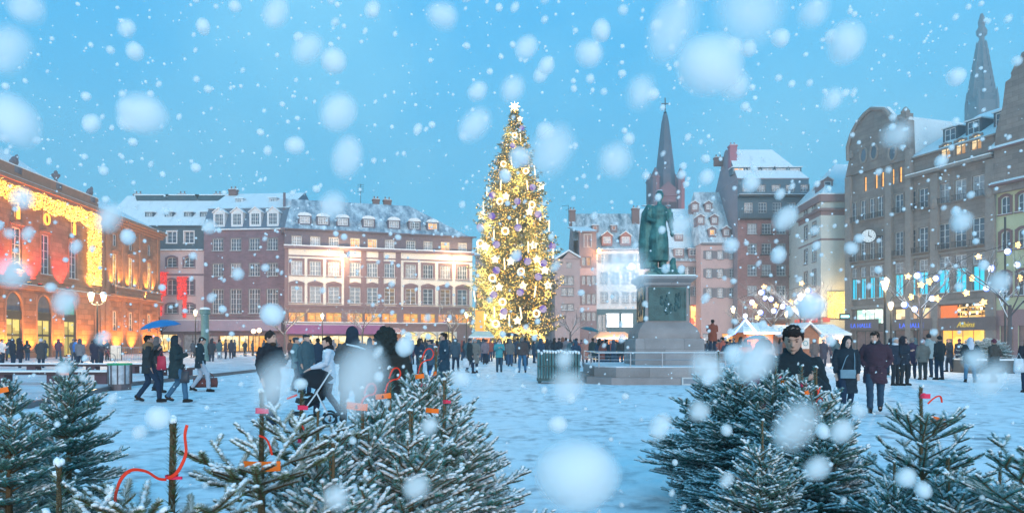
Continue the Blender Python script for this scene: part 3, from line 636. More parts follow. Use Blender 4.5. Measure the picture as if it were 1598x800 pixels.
# ================= far row right of the tree
def row_right():
    Y=110.
    pk=mat('dusty_pink_plaster',(.46,.33,.32),.85,.1,.8,.1); brn=mat('brown_plaster',(.30,.20,.20),.85,.12,.9,.1); ww=mat('off_white_plaster',(.74,.68,.66),.85,.06,.8); salmon=mat('salmon_plaster',(.62,.40,.37),.85,.08,.8,.1)
    wd=mat('old_wood_frame',(.55,.5,.5),.6,.1,3); tl=mat('teal_shopfront',(.07,.14,.16),.5,.15,2)
    z=lambda py: Z(py,Y)
    # narrow gabled house
    B=Building('gabled_house','narrow pale house with a crooked snowy gable just right of the Christmas tree',(866,Y-2),(905,Y-2)); f=B.f
    for px in (880,890): 
        for a,b in ((444,431),(461,449),(484,474)): f.window(f.u(px+.5),Z(a,Y-2),Z(b,Y-2),.85,frame=wd,cols=2,rows=2,sur=M_wstone,sw=.06)
    f.window(f.u(888),Z(418,Y-2),Z(409,Y-2),.8,cols=1,rows=2,frame=wd,sill=False)
    f.wall(0,Z(404,Y-2),pk); B.shell(9,Z(404,Y-2),pk)
    zz0=Z(404,Y-2); W_=f.W; m=MB(); m.prism([(0,zz0-.02),(W_,zz0-.02),(W_,zz0+.1),(W_*.55,Z(393,Y-2)),(0,Z(417,Y-2))],.003,8.9); o=m.build('gable',pk,B.o); o.matrix_local=B.inv@f.T
    m=MB(); m.prism([(-.2,zz0-.3),(W_*.55,Z(392,Y-2)),(W_*.55,Z(392,Y-2)+.25),(-.25,zz0)],-.4,9); m.prism([(W_*.55,Z(392,Y-2)),(W_+.1,zz0+.1),(W_+.1,zz0+.35),(W_*.55,Z(392,Y-2)+.25)],-.4,9); o=m.build('roof',M_rsnow,B.o); o.matrix_local=B.inv@f.T
    # brown house with tall gable dormer
    B=Building('brown_house','dusty brown house with a tall snow roofed dormer and chimney',(904,Y),(931,Y)); f=B.f
    for k,(a,b) in enumerate(((414,401),(444,430),(474,458),(500,487))):
        for px in (911,919,927)[:3 if k else 2]: f.window(f.u(px),z(a),z(b),.62,frame=wd,pane=M_glass if (k,px)!=(0,919) else emat('dim_orange_pane',(.9,.4,.15),.7),cols=1,rows=2,sur=brn,sw=.05,sill=False)
    f.wall(0,z(372),[brn,salmon],bands=((z(430),z(418),1),(z(485),z(476),1))); B.shell(14,z(372),brn)
    m=MB(); W_=f.W; m.box(.05,W_-.05,.004,9,z(372)+.003,z(360)); o=m.build('upper_storey',brn,B.o); o.matrix_local=B.inv@f.T
    m=MB(); m.add([(-.3,-.5,z(361)),(W_+.1,-.5,z(361)),(W_-1.,5,z(345)),(-1.6,5,z(345))],[(0,1,2,3)]); m.add([(-.3,-.5,z(361)-.2),(W_+.1,-.5,z(361)-.2),(W_-1.,5,z(345)-.2),(-1.6,5,z(345)-.2)],[(3,2,1,0)]); m.add([(-.3,-.5,z(361)-.2),(W_+.1,-.5,z(361)-.2),(W_+.1,-.5,z(361)),(-.3,-.5,z(361))],[(0,1,2,3)],1)
    o=m.build('roof',[M_rsnow,brn],B.o); o.matrix_local=B.inv@f.T
    f.window(f.u(917),z(386),z(366),1.1,frame=wd,hole=False,cols=2,rows=2,sur=wd,sill=False,sw=.1,y=-.15)
    # white house
    B=Building('white_shop_house','white house with red brown roof dormers and two bright white shop windows',(931,Y),(1004,Y)); f=B.f
    for a,b in ((410,396),(441,425.5),(471,456)):
        for px in (943,960,976,991): f.window(f.u(px),z(a),z(b),1.0,cols=2,rows=3,sur=M_wstone,sw=.06,shut=mat('pale_shutter',(.5,.47,.48),.7) if b<400 else None)
    for px in (956,979): f.window(f.u(px),z(512)+.1,z(488),1.9 if px==979 else 2.2,pane=emat('white_shop',(.95,1,1),3.0,(.8,.9,1),.8,lo=.8),frame=tl,cols=1,rows=1,sill=False,name='shop_window')
    f.window(f.u(940),.3,z(490),1.6,pane=M_glass,frame=tl,cols=2,rows=2,sill=False,name='shop_window')
    f.wall(0,z(390),[ww,tl],bands=((0,z(482),1),)); B.shell(14,z(390),ww)
    B.box('eaves',M_wstone,0,f.W,-.4,-.003,z(391),z(389),snow=True)
    rf=roofmat('teal_thin_snow_roof',(.07,.14,.18),.36)
    m=MB(); u0=f.u(897)-.0
    B.roof([(0,z(390),0,0),(2.2,z(372),0,0),(6.8,z(331)+1.0,0,0),(7,z(331)+1.0,0,0)],14,[rf,brn],gable=1,over=.1)
    m=MB(); a=f.u(897); m.add([(a,2.2,z(372)),(0,2.2,z(372)),(0,6.9,z(331)+1.0),(a,6.9,z(331)+1.0)],[(0,1,2,3)]); m.add([(a,2.2,z(372)),(a,6.9,z(331)+1),(a,11.8,z(372))],[(0,1,2)],1); m.add([(a,11.8,z(372)),(0,11.8,z(372)),(0,6.95,z(331)+1.0),(a,6.95,z(331)+1.0)],[(0,3,2,1)])
    m.add([(a,2.2,z(390)),(a,11.8,z(390)),(a,11.8,z(372)),(a,2.2,z(372))],[(0,1,2,3)],1)
    o=m.build('roof',[rf,brn],B.o); o.matrix_local=B.inv@f.T
    rd=mat('red_dormer_wood',(.33,.14,.12),.7,.1,3)
    for px in (948,977): B.dormer(f.u(px),z(379),1.2,1.05,.35,[rd,M_rmid],pane=M_curt,kind='gable',depth=2.5,frame=wd)
    for px in (933,963): B.dormer(f.u(px),z(357)+.4,.6,.6,3.4,[brn,M_snow],pane=emat('dim_red_pane',(.8,.3,.2),.5),depth=2.2,cols=1,rows=1)
    B.chimney(f.u(898),5.5,z(345),z(317),1.0); B.chimney(f.u(1001),5.0,z(345),z(315),1.2)
    m=MB(); u=f.u(892); m.tube([(u,6,z(340)),(u,6,z(309))],.04,5); m.tube([(u-1.1,6,z(310)),(u,6,z(309))],.03,4); m.tube([(u-.5,6,z(317)),(u+.6,6,z(312))],.03,4); o=m.build('aerial',M_iron,B.o); o.matrix_local=B.inv@f.T
    # two lamps above: wall lamp by the white house and a strong flood on its front
    root=empty('wall_lamp',f.loc(f.u(933.5),-.3,z(392))); tag(root,'orange wall lamp at the eaves between the brown and the white house','lamp')
    m=MB(); m.tube([(0,.3,0),(0,-.6,.1)],.05,6); m.build('bracket',M_iron,root); m=MB(); m.ell((0,-.7,0),(.3,.25,.3)); m.build('lamp_head',emat('lamp_glow_orange',(1,.55,.15),22),root)
    def pl(loc,e,col,r=.3):
        l=bpy.data.lights.new('lamp_light','POINT'); l.energy=e; l.color=col; l.shadow_soft_size=r; q=bpy.data.objects.new('lamp_light',l); COL.objects.link(q); q.location=loc; return q
    q=pl((0,-1.0,-.2),260,(1,.55,.2)); q.parent=root
    root=empty('wall_lamp',f.loc(f.u(982),-.3,z(417))); tag(root,'strong white floodlight on the white house beside the statue','lamp')
    m=MB(); m.tube([(0,.3,0),(0,-.8,.1)],.05,6); m.build('bracket',M_iron,root); m=MB(); m.ell((0,-1.0,0),(.7,.3,.5)); m.build('lamp_head',emat('lamp_glow_hot',(1,.93,.85),7),root)
    q=pl((0,-2.2,0),800,(1,.86,.75),.6); q.parent=root
    # house behind the statue
    B=Building('statue_side_house','pinkish house partly behind the statue with a thickly snowed roof and gold lit shop',(1004,Y),(1094,Y)); f=B.f
    for px in (1015,1050,1061,1073,1084):
        for a,b in ((431,416),(461,447)): f.window(f.u(px),z(a),z(b),.8,cols=2,rows=3,sur=M_wstone,sw=.05,shut=mat('brown_shutter',(.3,.2,.2),.7) if px>1060 else None)
    f.window(f.u(1078),.2,z(475),4.2,pane=emat('gold_shop_b',(1,.75,.2),3.0,(1,.1,.05),1.1),frame=M_iron,cols=4,rows=2,sill=False,name='shop_window')
    f.window(f.u(1052),.2,z(480),2.5,pane=M_lit,frame=M_iron,cols=2,rows=2,sill=False,name='shop_window')
    f.wall(0,z(407),[pk,mat('rust_plaster',(.38,.24,.2),.8)],bands=((z(445),z(433),1),)); B.shell(15,z(407),pk)
    B.roof([(0,z(407),0,0),(1.5,z(384),0,0),(7.4,z(312),0,0),(7.5,z(312),0,0)],15,[rf,M_rsnow,brn],mi=[0,1,1],gable=0,over=.1)
    for px in (1060,1082): B.dormer(f.u(px),z(398),1.1,.9,.1,[brn,M_snow],pane=M_glass,depth=2.3)
    B.dormer(f.u(1065),z(372)+.3,.9,.6,2.4,[brn,M_snow],pane=emat('dim_red_pane',(.8,.3,.2),.5),depth=2.3)
    # salmon house
    Y=107.
    z=lambda py: Z(py,Y)
    B=Building('salmon_house','salmon pink house with grey shutters under a tall slate roof of six small dormers',(1094,Y),(1155,Y)); f=B.f
    for a,b in ((404,391),(433,419),(464,449)):
        for px in (1106.5,1124,1142.6): f.window(f.u(px),z(a),z(b),.85,cols=2,rows=3,sur=M_wstone,sw=.05,pane=M_curt if b<395 else M_glass,shut=mat('grey_shutter',(.36,.31,.33),.7))
    f.window(f.u(1108),.1,z(520),2.2,pane=M_curt,frame=M_iron,cols=2,rows=1,sill=False,name='shop_window'); f.window(f.u(1138),.1,z(520),2.2,pane=M_lit,frame=M_iron,cols=2,rows=1,sill=False,name='shop_window')
    f.wall(0,z(380),salmon); B.shell(15,z(380),salmon); B.box('eaves',M_wstone,0,f.W,-.35,-.003,z(382),z(379),snow=True)
    B.roof([(0,z(380),0,0),(7.4,z(299)+1.5,.8,0),(7.5,z(299)+1.5,.8,0)],15,[roofmat('blue_mid_roof',(.07,.12,.18),.5),brn],gable=1,over=.15)
    def ry(py): # depth on roof for a given image row (approx)
        t=(380-py)/81; return .3+7.1*t
    for i,(px,py) in enumerate(((1090,317),(1112,317),(1098,342),(1120,342),(1111.6,364),(1134,364))):
        t=(z(py+4)-z(380))/(z(299)+1.5-z(380)); B.dormer(f.u(px)+(.6 if i<2 else .2),z(380)+t*(z(299)+1.5-z(380))+.25,.75,.8,max(.1,7.4*t-.2),[brn,M_snow],pane=M_lit if i==4 else M_curt,kind='gable',depth=1.9,cols=1,rows=2)
    # tall red brick building
    Y=105.
    z=lambda py: Z(py,Y)
    brick=stone('rose_brick',(.36,.17,.16),.45,.13,.012,.85); 
    B=Building('red_brick_block','tall rose brick building with terraces, blue slate storey and a red chimney',(1151,Y),(1262,Y)); f=B.f
    drk=mat('dusk_blue_slate_wall',(.09,.14,.18),.7,.2,3)
    for px in (1165.5,1188,1211,1233,1256): f.window(f.u(px),z(299),z(288),1.25,cols=3,rows=2,sur=M_wstone,sw=.06,sill=False)
    for px in (1168,1190,1212.5,1235): f.window(f.u(px),z(332),z(316),1.25,cols=3,rows=3,sill=False)
    for k,(a,b) in enumerate(((365,349),(396,380),(430,413),(461,446))):
        for j,px in enumerate((1173.6,1196,1219,1240.6)): f.window(f.u(px),z(a),z(b),1.35,cols=3,rows=3,sur=M_wstone,sw=.05,pane=M_curt if (k+j)%3==0 else M_glass)
    f.wall(0,z(278),[brick,drk],bands=((z(341),z(278),1),)); B.shell(11.5,z(278),mat('brick_block_gable',(.30,.24,.27),.85,.15,1.2),cover=True)
    B.roof([(0,z(278),0,0),(5.0,z(232)+1.2,0,3.6),(5.75,z(231)+1.3,0,4)],11.5,[M_rsnow,mat('brick_block_gable',(.30,.24,.27),.85,.15,1.2)],gable=1,over=.05)
    for px in (1155,1178,1200.5,1222,1244): t=.35; B.dormer(f.u(px)+.2,z(278)+1.3,1.5,.5,1.3,[drk,M_snow],pane=M_lit if px==1155 else M_glass,depth=1.6,cols=2,rows=1)
    B.box('terrace',M_iron,0,f.W,-1.0,-.003,z(308),z(305),snow=True)
    def rail(m):
        for zt in (z(341),):
            m.box(0,f.W,-.9,-.003,zt-.15,zt); m.box(0,f.W,-.9,-.85,zt+.9,zt+.95)
            x=0
            while x<f.W: m.box(x,x+.03,-.89,-.86,zt,zt+.9); x+=.3
    f.part('terrace_railing',M_iron,rail)
    def bal(m):
        for zt in (z(366),z(397),z(431)):
            for px in (1196,1240.6): 
                u=f.u(px); m.box(u-1.0,u+1.0,-.7,-.17,zt-.12,zt); m.box(u-1,u+1,-.7,-.66,zt+.75,zt+.8)
                for k in range(9): m.box(u-1+k*.25,u-.97+k*.25,-.69,-.66,zt,zt+.75)
    f.part('balcony',M_iron,bal)
    B.chimney(f.u(1151.5)+.3,3.0,z(255),z(217),1.1,1.1,mat('pink_chimney',(.42,.16,.2),.8,.1,3)); B.chimney(f.u(1138)+.5,7,z(240),z(226),1.3)
    B.chimney(f.u(1188),6,z(236),z(224),.5)
    B.box('shop_canopy',brn,0,f.W,-1.2,-.003,z(500),z(497),snow=True)
    for px in (1165,1190,1215,1240): f.window(f.u(px),.05,z(505),2,hole=False,pane=M_lit,frame=M_iron,cols=2,rows=1,sill=False,y=-.35,name='shop_window')
    # white corner house
    B=Building('white_corner_house','white corner house with brown bands and a golden light curtain on its blank wall',(1246,100),(1281,91)); f=B.f
    ivory=mat('ivory_plaster',(.60,.60,.56),.85,.08,.7,.1); band=mat('brown_band',(.27,.17,.17),.8,.1,2)
    g=Facade(B,(1281,91),(1334,91))
    zz=lambda py: Z(py,93.5)
    zc=zz(310)
    for a,b in ((327,315),(368,347),(408,385),(446,421)):
        for px in (1258,1271): f.window(f.u(px),zz(a),zz(b),1.35,cols=2,rows=3,sur=M_wstone,sw=.12)
    f.window(f.u(1258),.2,zz(505),3,pane=emat('red_shop',(1,.12,.08),2,(1,.5,.3),1),frame=M_iron,cols=2,rows=1,sill=False,name='shop_window')
    f.window(f.u(1272),.2,zz(505),2.2,pane=M_lity,frame=M_iron,cols=2,rows=1,sill=False,name='shop_window')
    for F_ in (f,g):
        F_.wall(0,zc,[ivory,band],bands=((zz(341),zz(334),1),(zz(379),zz(376),1),(zz(499),zz(495),1)))
        def cor(m,F_=F_):
            m.box(-.2,F_.W+.2,-.35,-.002,zc-.9,zc); m.box(-.2,F_.W+.2,-.3,-.001,zz(334)+.002,zz(334)+.3); m.box(-.2,F_.W+.2,-.36,-.001,zc+.003,zc+.15,1)
        F_.part('cornice',[band,M_snow],cor)
    # body: roof over both
    A=f.loc(0,0,zc); Bp=f.loc(f.W,0,zc); Cp=g.loc(g.W,0,zc); D=Vector((Cp.x+2,104,zc)); E=Vector((A.x+1,108,zc)); top1=Vector((X(1305,97),97.5,Z(256,97.5))); top2=Vector((X(1340,97)+2,98.5,Z(256,98)))
    iv=B.inv
    m=MB(); m.T=iv; m.add([A,Bp,Cp,D,E,top1,top2],[(0,1,5),(1,2,6,5),(2,3,6),(3,4,5,6),(4,0,5)]); m.add([A-Vector((0,0,.003)),Bp-Vector((0,0,.003)),Cp-Vector((0,0,.003)),D-Vector((0,0,.003)),E-Vector((0,0,.003))],[(4,3,2,1,0)]); m.build('roof',M_rsnow,B.o)
    m=MB(); m.T=iv; dn=Vector((0,0,zc-.001)); m.add([Cp-dn,D-dn,E-dn,A-dn,Cp,D,E,A],[(0,1,5,4),(1,2,6,5),(2,3,7,6)]); m.build('side_wall',ivory,B.o)
    wv=B.dormer(1.8,zc+1.2,.9,1.0,2.0,[band,M_snow],kind='gable',depth=2.4,f=g,cols=1,rows=2)
    B.dormer(2.0,zc+.9,.9,1.0,1.6,[band,M_snow],kind='gable',depth=2.4,f=f,cols=1,rows=2)
    # golden curtain
    bulb=emat('golden_bulbs_b',(1,.78,.22),3.4,(1,.5,.06),9,lo=.4); rr=random.Random(11); m=MB()
    u0=g.u(1290);u1=g.u(1320); za=Z(496,91); zb=Z(455,91)
    for _ in range(1500):
        u=rr.uniform(u0,u1); zq=rr.uniform(za,zb); s_=rr.uniform(.04,.085); y=-.2-rr.random()*.1
        m.add([(u-s_,y,zq),(u,y-s_,zq),(u+s_,y,zq),(u,y,zq+s_),(u,y,zq-s_)],[(0,1,3),(1,2,3),(1,0,4),(2,1,4)])
    root=empty('light_curtain',g.loc((u0+u1)/2,-.2,zb)); tag(root,'square golden light curtain on the blank wall of the white corner house','light curtain')
    b_=m.build('bulb_string',bulb,root); b_.matrix_local=Matrix.Translation(-root.location)@g.T
    m=MB()
    for k in range(9): u=u0+(u1-u0)*k/8; m.box(u-.01,u+.01,-.14,-.12,za,zb)
    m.box(u0,u1,-.15,-.11,zb+.02,zb+.08); b_=m.build('wire',M_iron,root); b_.matrix_local=Matrix.Translation(-root.location)@g.T
    q=pl(g.loc((u0+u1)/2,-1.5,(za+zb)/2),500,(1,.7,.3),1)
    B.box('shop_fascia',emat('red_fascia',(1,.08,.06),1.1,(.6,.05,.05),1.5),.2,f.W+.0,-.6,-.37,zz(503),zz(496.5))
    B.box('shop_fascia',emat('red_fascia',(1,.08,.06),1.1,(.6,.05,.05),1.5),.1,g.u(1292),-.6,-.37,zz(503),zz(496.5),f=g)
    # red illuminated banner and small green screen sign
    m=MB(); m.box(-.5,.5,-.08,.08,-2.6,0); o=m.build('light_banner',emat('red_banner_light',(1,.05,.05),2.2,(.4,.3,.9),3)); o.location=f.loc(f.u(1275),-.7,zz(455)); o.rotation_euler=(0,0,f.ang); tag(o,'narrow red light banner on the white corner house','light banner')
    m=MB(); m.box(-.6,.6,-.12,.12,-.4,.4); m.box(-.5,.5,-.14,-.121,-.1,.2,1); m.box(-.03,.03,0,.9,.1,.2); o=m.build('street_screen',[M_iron,emat('cyan_screen',(.3,.9,1),4)]); o.location=Vector((X(1318,86),86,Z(494,86))); tag(o,'small cyan lit sign box at the edge of the white corner house','sign')
row_right()

# ================= stone department store on the right
def store():
    grey=stone('grey_brown_ashlar',(.25,.20,.18),1.2,.5,.012,.85); tr=mat('ashlar_trim',(.27,.225,.205),.8,.15,2,.1)
    B=Building('stone_department_store','large grey stone department store with a curved gable, clock and turquoise lit windows',(1322,88.4),(1552,70)); f=B.f; W_=f.W
    zz=lambda py,px=1540: f.z(py,px)
    g1=[f.u(p) for p in (1333,1347,1361,1374)]; g2=[f.u(p) for p in (1403,1422,1441)]; g3=[f.u(p) for p in (1473,1499,1527)]
    Z1=(zz(452),zz(413)); Z1t=(zz(411),zz(392)); Z2=(zz(380),zz(337)); Z3=(zz(304),zz(270))
    for grp,w in ((g1,.85),(g2,1.2),(g3,1.35)):
        for u in grp:
            f.window(u,Z1[0],Z1[1],w,pane=M_blue,frame=tr,cols=2,rows=1,sur=tr,sw=.1); f.window(u,Z1t[0],Z1t[1],w,pane=M_curt,frame=M_white,cols=2,rows=2,sill=False)
            f.window(u,Z2[0],Z2[1],w,cols=2,rows=4,sur=tr,sw=.12,pane=M_glass)
            f.window(u,Z3[0],Z3[1]+(.3 if grp is g1 else 0),w,cols=2,rows=3,sur=tr,sw=.12,pane=M_curt if grp is g3 else M_glass)
    # gable bay lit narrow windows
    zA,zB=f.z(292,1376),f.z(268,1376)
    for px in (1350,1367,1377,1393,1405): f.window(f.u(px),zA,zB,.42,pane=emat('amber_slot',(1,.42,.08),2.2),frame=tr,cols=1,rows=2,sill=False)
    # shopfronts
    sf=mat('brown_fascia',(.16,.12,.12),.6,.15,2); 
    f.window(f.u(1356),f.z(505,1356),f.z(482,1356),4.2,pane=M_litw,frame=M_iron,cols=3,rows=1,sill=False,name='shop_window')
    f.window(f.u(1430),f.z(503,1430),f.z(480,1430),6.0,pane=emat('pale_gold_shop',(1,.8,.4),3.2,(.35,.2,.12),.9),frame=M_iron,cols=4,rows=1,sill=False,name='shop_window')
    f.window(f.u(1509),f.z(500,1509),f.z(474,1509),6.1,pane=emat('gold_shop_c',(1,.72,.25),4.0,(.55,.24,.06),1.4,lo=.25),frame=M_iron,cols=4,rows=1,sill=False,name='shop_window',label='upper shop window with shelves of goods in golden light')
    f.window(f.u(1356),.1,f.z(516,1356),4.2,pane=mat('dim_shop_glass',(.25,.15,.14),.2,.4,1),frame=M_iron,cols=3,rows=1,sill=False,name='shop_window')
    f.window(f.u(1430),.1,f.z(514,1430),6,pane=mat('dim_shop_glass',(.25,.15,.14),.2,.4,1),frame=M_iron,cols=4,rows=1,sill=False,name='shop_window')
    f.window(f.u(1509),.1,f.z(511,1509),6,pane=emat('amber_shop_door',(1,.62,.12),3.2,(.9,.35,.03),.8),frame=sf,cols=5,rows=1,sill=False,name='shop_window')
    m=MB(); u=f.u(1482); m.box(u-1.1,u+.9,.0,.12,f.z(500,1482)+.1,f.z(475,1482)-.1); o=m.build('orange_panel',emat('orange_panel',(1,.2,.02),1.1),B.o); o.matrix_local=B.inv@f.T
    # shelves and goods behind the golden window
    m=MB(); rr=random.Random(5); zq=f.z(500,1509)+.1
    for k in range(3):
        m.box(f.u(1488),f.u(1540),.02,.12,zq+.45+k*.45,zq+.5+k*.45)
        x=f.u(1488)+.1
        while x<f.u(1540): h=rr.uniform(.1,.33); w=rr.uniform(.08,.25); m.box(x,x+w,.03,.1,zq+.501+k*.45,zq+.5+k*.45+h,rr.randint(0,2)); x+=w+rr.uniform(.02,.15)
    o=m.build('shop_display',[mat('goods_dark',(.06,.04,.04),.6),mat('goods_orange',(.6,.25,.05),.6),emat('goods_bright',(1,.9,.7),3)],B.o); o.matrix_local=B.inv@f.T
    ze=f.z(199,1540)-.9; zc=zz(249)
    for i,px in enumerate((1475,1498.5,1523)): f.window(f.u(px),f.z(244-7.5*i,px)-.3,f.z(220-7.5*i,px)-.3,1.25,pane=emat('peach_lit_window',(1,.45,.12),1.6,(1,.75,.4),.7),frame=tr,cols=2,rows=2,arch=.5,sur=tr,sw=.12,sill=False)
    f.wall(0,ze,[grey,sf],bands=((0,f.z(471,1540),1),))
    B.shell(16,ze,grey)
    ub=f.u(1420)
    def deco(m):
        for px in (1326,1389,1461,1548): u=f.u(px); m.box(u-.45,u+.45,-.35,-.003,0,zc-.1 if px>1400 else ze-.1)
        m.box(0,W_,-.3,-.002,f.z(471,1540),f.z(471,1540)+.35); m.box(ub,W_+.1,-.75,-.002,zc,zc+.3); m.box(ub,W_+.1,-.75,-.001,zc+.303,zc+.42,1); m.box(0,W_,-.2,-.002,zz(392)+.25,zz(392)+.45)
        for grp,w in ((g1,.85),(g2,1.2),(g3,1.35)):
            for u in grp:
                for zb in (Z2[0],Z3[0]):   # little balcony grilles
                    m.box(u-w/2-.1,u+w/2+.1,-.4,-.16,zb-.05,zb+.02)
                    for k in range(7): m.box(u-w/2+k*w/6-.015,u-w/2+k*w/6+.015,-.39,-.36,zb+.02,zb+.55,2)
                    m.box(u-w/2-.1,u+w/2+.1,-.4,-.35,zb+.55,zb+.6,2)
        for px in (1461,1326,1548): u=f.u(px); m.ell((u,-.35,zz(300)),(.5,.3,.7),8,6); 
        m.box(ub-.2,ub+.5,-.5,-.004,0,ze+1.0)
    f.part('stone_trim',[tr,M_snow,M_iron],deco)
    # curved gable
    gp=[(1322,251),(1328,251),(1327,230),(1333,210),(1341,194),(1354,178),(1364,170),(1384,171),(1393,181),(1402,197),(1406,183),(1419,187),(1421,251)]
    pts=[(f.u(a),f.z(b,a)) for a,b in gp]; 
    m=MB(); zb=ze-.01; pts=[(pts[0][0],zb)]+pts[1:-1]+[(f.u(1421),zb)]
    m.prism(pts,-.3,.7); 
    o=m.build('curved_gable',grey,B.o); o.matrix_local=B.inv@f.T
    m=MB()
    for a,b in zip(pts[1:-1],pts[2:-1]): m.tube([(a[0],-.45,a[1]),(b[0],-.45,b[1])],.22,6); m.tube([(a[0],.2,a[1]+.08),(b[0],.2,b[1]+.08)],[.3,.3],6,1)
    for px,py in ((1351,243),(1367,238),(1396,239)):
        m3=m; m=MB(); u=f.u(px); z_=f.z(py,px); pp=[(u+.55*math.cos(2*pi*k/14),-.35,z_+.9*math.sin(2*pi*k/14)) for k in range(15)]; m.tube(pp,.14,6)
        m.prism([(u+.5*math.cos(2*pi*k/14),z_+.85*math.sin(2*pi*k/14)) for k in range(14)],-.33,-.3,1); o=m.build('oval_window',[tr,M_glass],B.o); o.matrix_local=B.inv@f.T; m=m3
    for px in (1330,1413):
        m2=m; m=MB(); u=f.u(px); z_=f.z(185 if px>1400 else 248,px); m.box(u-.5,u+.5,-.5,.6,z_,z_+.5); m.lathe([(.4,0),(.5,.3),(.15,.8)],8,(u,0,z_+.48)); o=m.build('finial',[tr],B.o); o.matrix_local=B.inv@f.T; m=m2
    o=m.build('gable_moulding',[tr,M_snow,M_glass],B.o); o.matrix_local=B.inv@f.T
    # roof of the gable block and main roof
    m=MB(); a=f.u(1330); b=f.u(1419); zt=f.z(180,1376); m.prism([(a,ze),(b,ze),(b-.8,zt-1),(f.u(1384),zt),(f.u(1362),zt),(a+.6,zt-2)],.72,15); o=m.build('gable_roof',M_rsnow,B.o); o.matrix_local=B.inv@f.T
    zr=f.z(132,1576)+.8
    B.roof([(0,ze,ub,0),(6.5,zr-1.0,ub+1,0),(8,zr,ub+2,0)],16,[roofmat('store_roof_snow',(.08,.13,.18),.85),tr],over=.35,gable=1)
    for px in (1465,1501,1545): B.dormer(f.u(px),ze+1.2,1.3,1.3,1.6,[mat('dormer_dark',(.08,.10,.12),.7),M_snow],kind='shed',depth=3.4)
    for px,py in ((1460,187),(1492,172),(1478,192),(1530,158)): 
        u=f.u(px); t=.62; m=MB(); m.box(u-.35,u+.35,4.2,5.2,zr-3.2,zr-2.2); o=m.build('skylight',M_glass,B.o); o.matrix_local=B.inv@f.T
    m=MB(); a=f.u(1574); b=f.u(1640); m.prism([(f.W+.0,ze-6),(b,ze-6),(b,zr+2.4),(f.u(1600),zr+1.6),(f.u(1597),zr+1.2),(f.u(1588),zr+.6),(f.u(1583),zr-.4),(f.u(1575),zr-.6),(f.u(1570),zr-3),(f.u(1560),zr-5)],-.5,5); m.lathe([(.5,0),(.6,.5),(.2,1.4)],8,(f.u(1583),.5,zr-.2)); o=m.build('stepped_gable',grey,B.o); o.matrix_local=B.inv@f.T
    # clock
    root=empty('wall_clock',f.loc(f.u(1369),-1.3,f.z(369,1369)),R(-22)); tag(root,'round white clock projecting from the stone department store','clock')
    m=MB(); m.lathe([(.85,-.12),(.85,.12)],24); o=m.build('clock_case',M_iron,root); o.rotation_euler=(R(90),0,0)
    m=MB(); m.lathe([(.76,0),(.76,.02)],24); o=m.build('clock_face',mat('clock_white',(.8,.8,.8),.4,.02),root); o.rotation_euler=(R(90),0,0); o.location=(0,-.13,0)
    m=MB(); m.box(-.04,.04,-.18,-.16,-.05,.5); m.T=Matrix.Rotation(R(115),4,'Y'); m.box(-.05,.05,-.19,-.17,-.05,.36); m.T=None
    for k in range(12): a=k*pi/6; m.add([(.62*math.sin(a)-.02,-.16,.62*math.cos(a)-.05),(.62*math.sin(a)+.03,-.16,.62*math.cos(a)-.05),(.62*math.sin(a)+.03,-.16,.62*math.cos(a)+.05),(.62*math.sin(a)-.02,-.16,.62*math.cos(a)+.05)],[(0,1,2,3)])
    m.build('clock_hands',M_iron,root); m=MB(); m.tube([(.1,.1,0),(1.5,.5,0)],.06,6); m.build('bracket',M_iron,root)
    # shop signs
    bl=emat('blue_letters',(.03,.12,.9),1.6); 
    for body,px,size in (('LA HALLE',1348,.75),('LA HALLE',1427,.75)):
        root=empty('shop_sign',f.loc(f.u(px),-.45,f.z(511,px)),f.ang); tag(root,'blue letters LA HALLE over the shopfront '+('below the green white lit window' if px<1400 else 'below the pale gold window'),'sign')
        t=text(body,size,(0,-.03,0),(R(90),0,0),bl,root); m=MB(); m.box(-2.6,2.6,.0,.12,-.25,1.0); m.build('sign_board',sf,root)
    root=empty('shop_sign',f.loc(f.u(1512),-.45,f.z(510,1512)),f.ang); tag(root,'yellow script letters over the amber shop entrance','sign')
    text('Albins',.8,(0,-.03,0),(R(90),0,0),emat('yellow_letters',(.75,.55,.02),1.1),root,shear=.25); m=MB(); m.box(-3.2,3.2,.0,.12,-.35,1.0); m.build('sign_board',sf,root)
    # yellow-green house
    yg=mat('yellow_green_plaster',(.50,.50,.32),.85,.08,.8); bs=mat('brown_surround',(.20,.11,.11),.8,.1,2); rose=mat('rose_shop_wall',(.35,.2,.2),.8,.1,1)
    def onplane(px):
        k=(px-CX)/F; d=f.d; return ((k*f.a.y-f.a.x)/(d.x-k*d.y))
    def P_(px): u=onplane(px); return (px,f.a.y+f.d.y*u)
    B=Building('yellow_green_house','yellow green house with brown window surrounds at the right edge',P_(1554),P_(1760)); h=B.f
    k0=1570
    for r,(a,b) in enumerate(((334,306),(390,360),(462,424))):
        for px in (1569,1596,1622,1650): h.window(h.u(px),h.z(a,k0),h.z(b,k0),.95,sur=bs,cols=2,rows=2,sw=.25,arch=.3)
    for px in (1571,1600,1632): h.window(h.u(px),.1,h.z(508,1570),1.4,pane=mat('rose_pane',(.3,.17,.16),.3),frame=bs,cols=1,rows=2,sill=False,name='shop_window')
    for px in (1567,1592,1618): h.window(h.u(px),h.z(278,px),h.z(262,px),.7,cols=2,rows=2,sur=M_wstone,sw=.08,sill=False)
    ze=h.z(291,1556); zt=ze+3.6
    h.wall(0,zt,[yg,rose,bs],bands=((0,h.z(483,1570),1),(ze,zt,2))); B.shell(14,zt,yg)
    def e2(m):
        m.box(-.1,h.W,-.9,-.003,ze-.1,ze+.1); m.add([(-.1,-.9,ze+.102),(h.W,-.9,ze+.102),(h.W,-.01,ze+.75),(-.1,-.01,ze+.75)],[(0,1,2,3)],1)
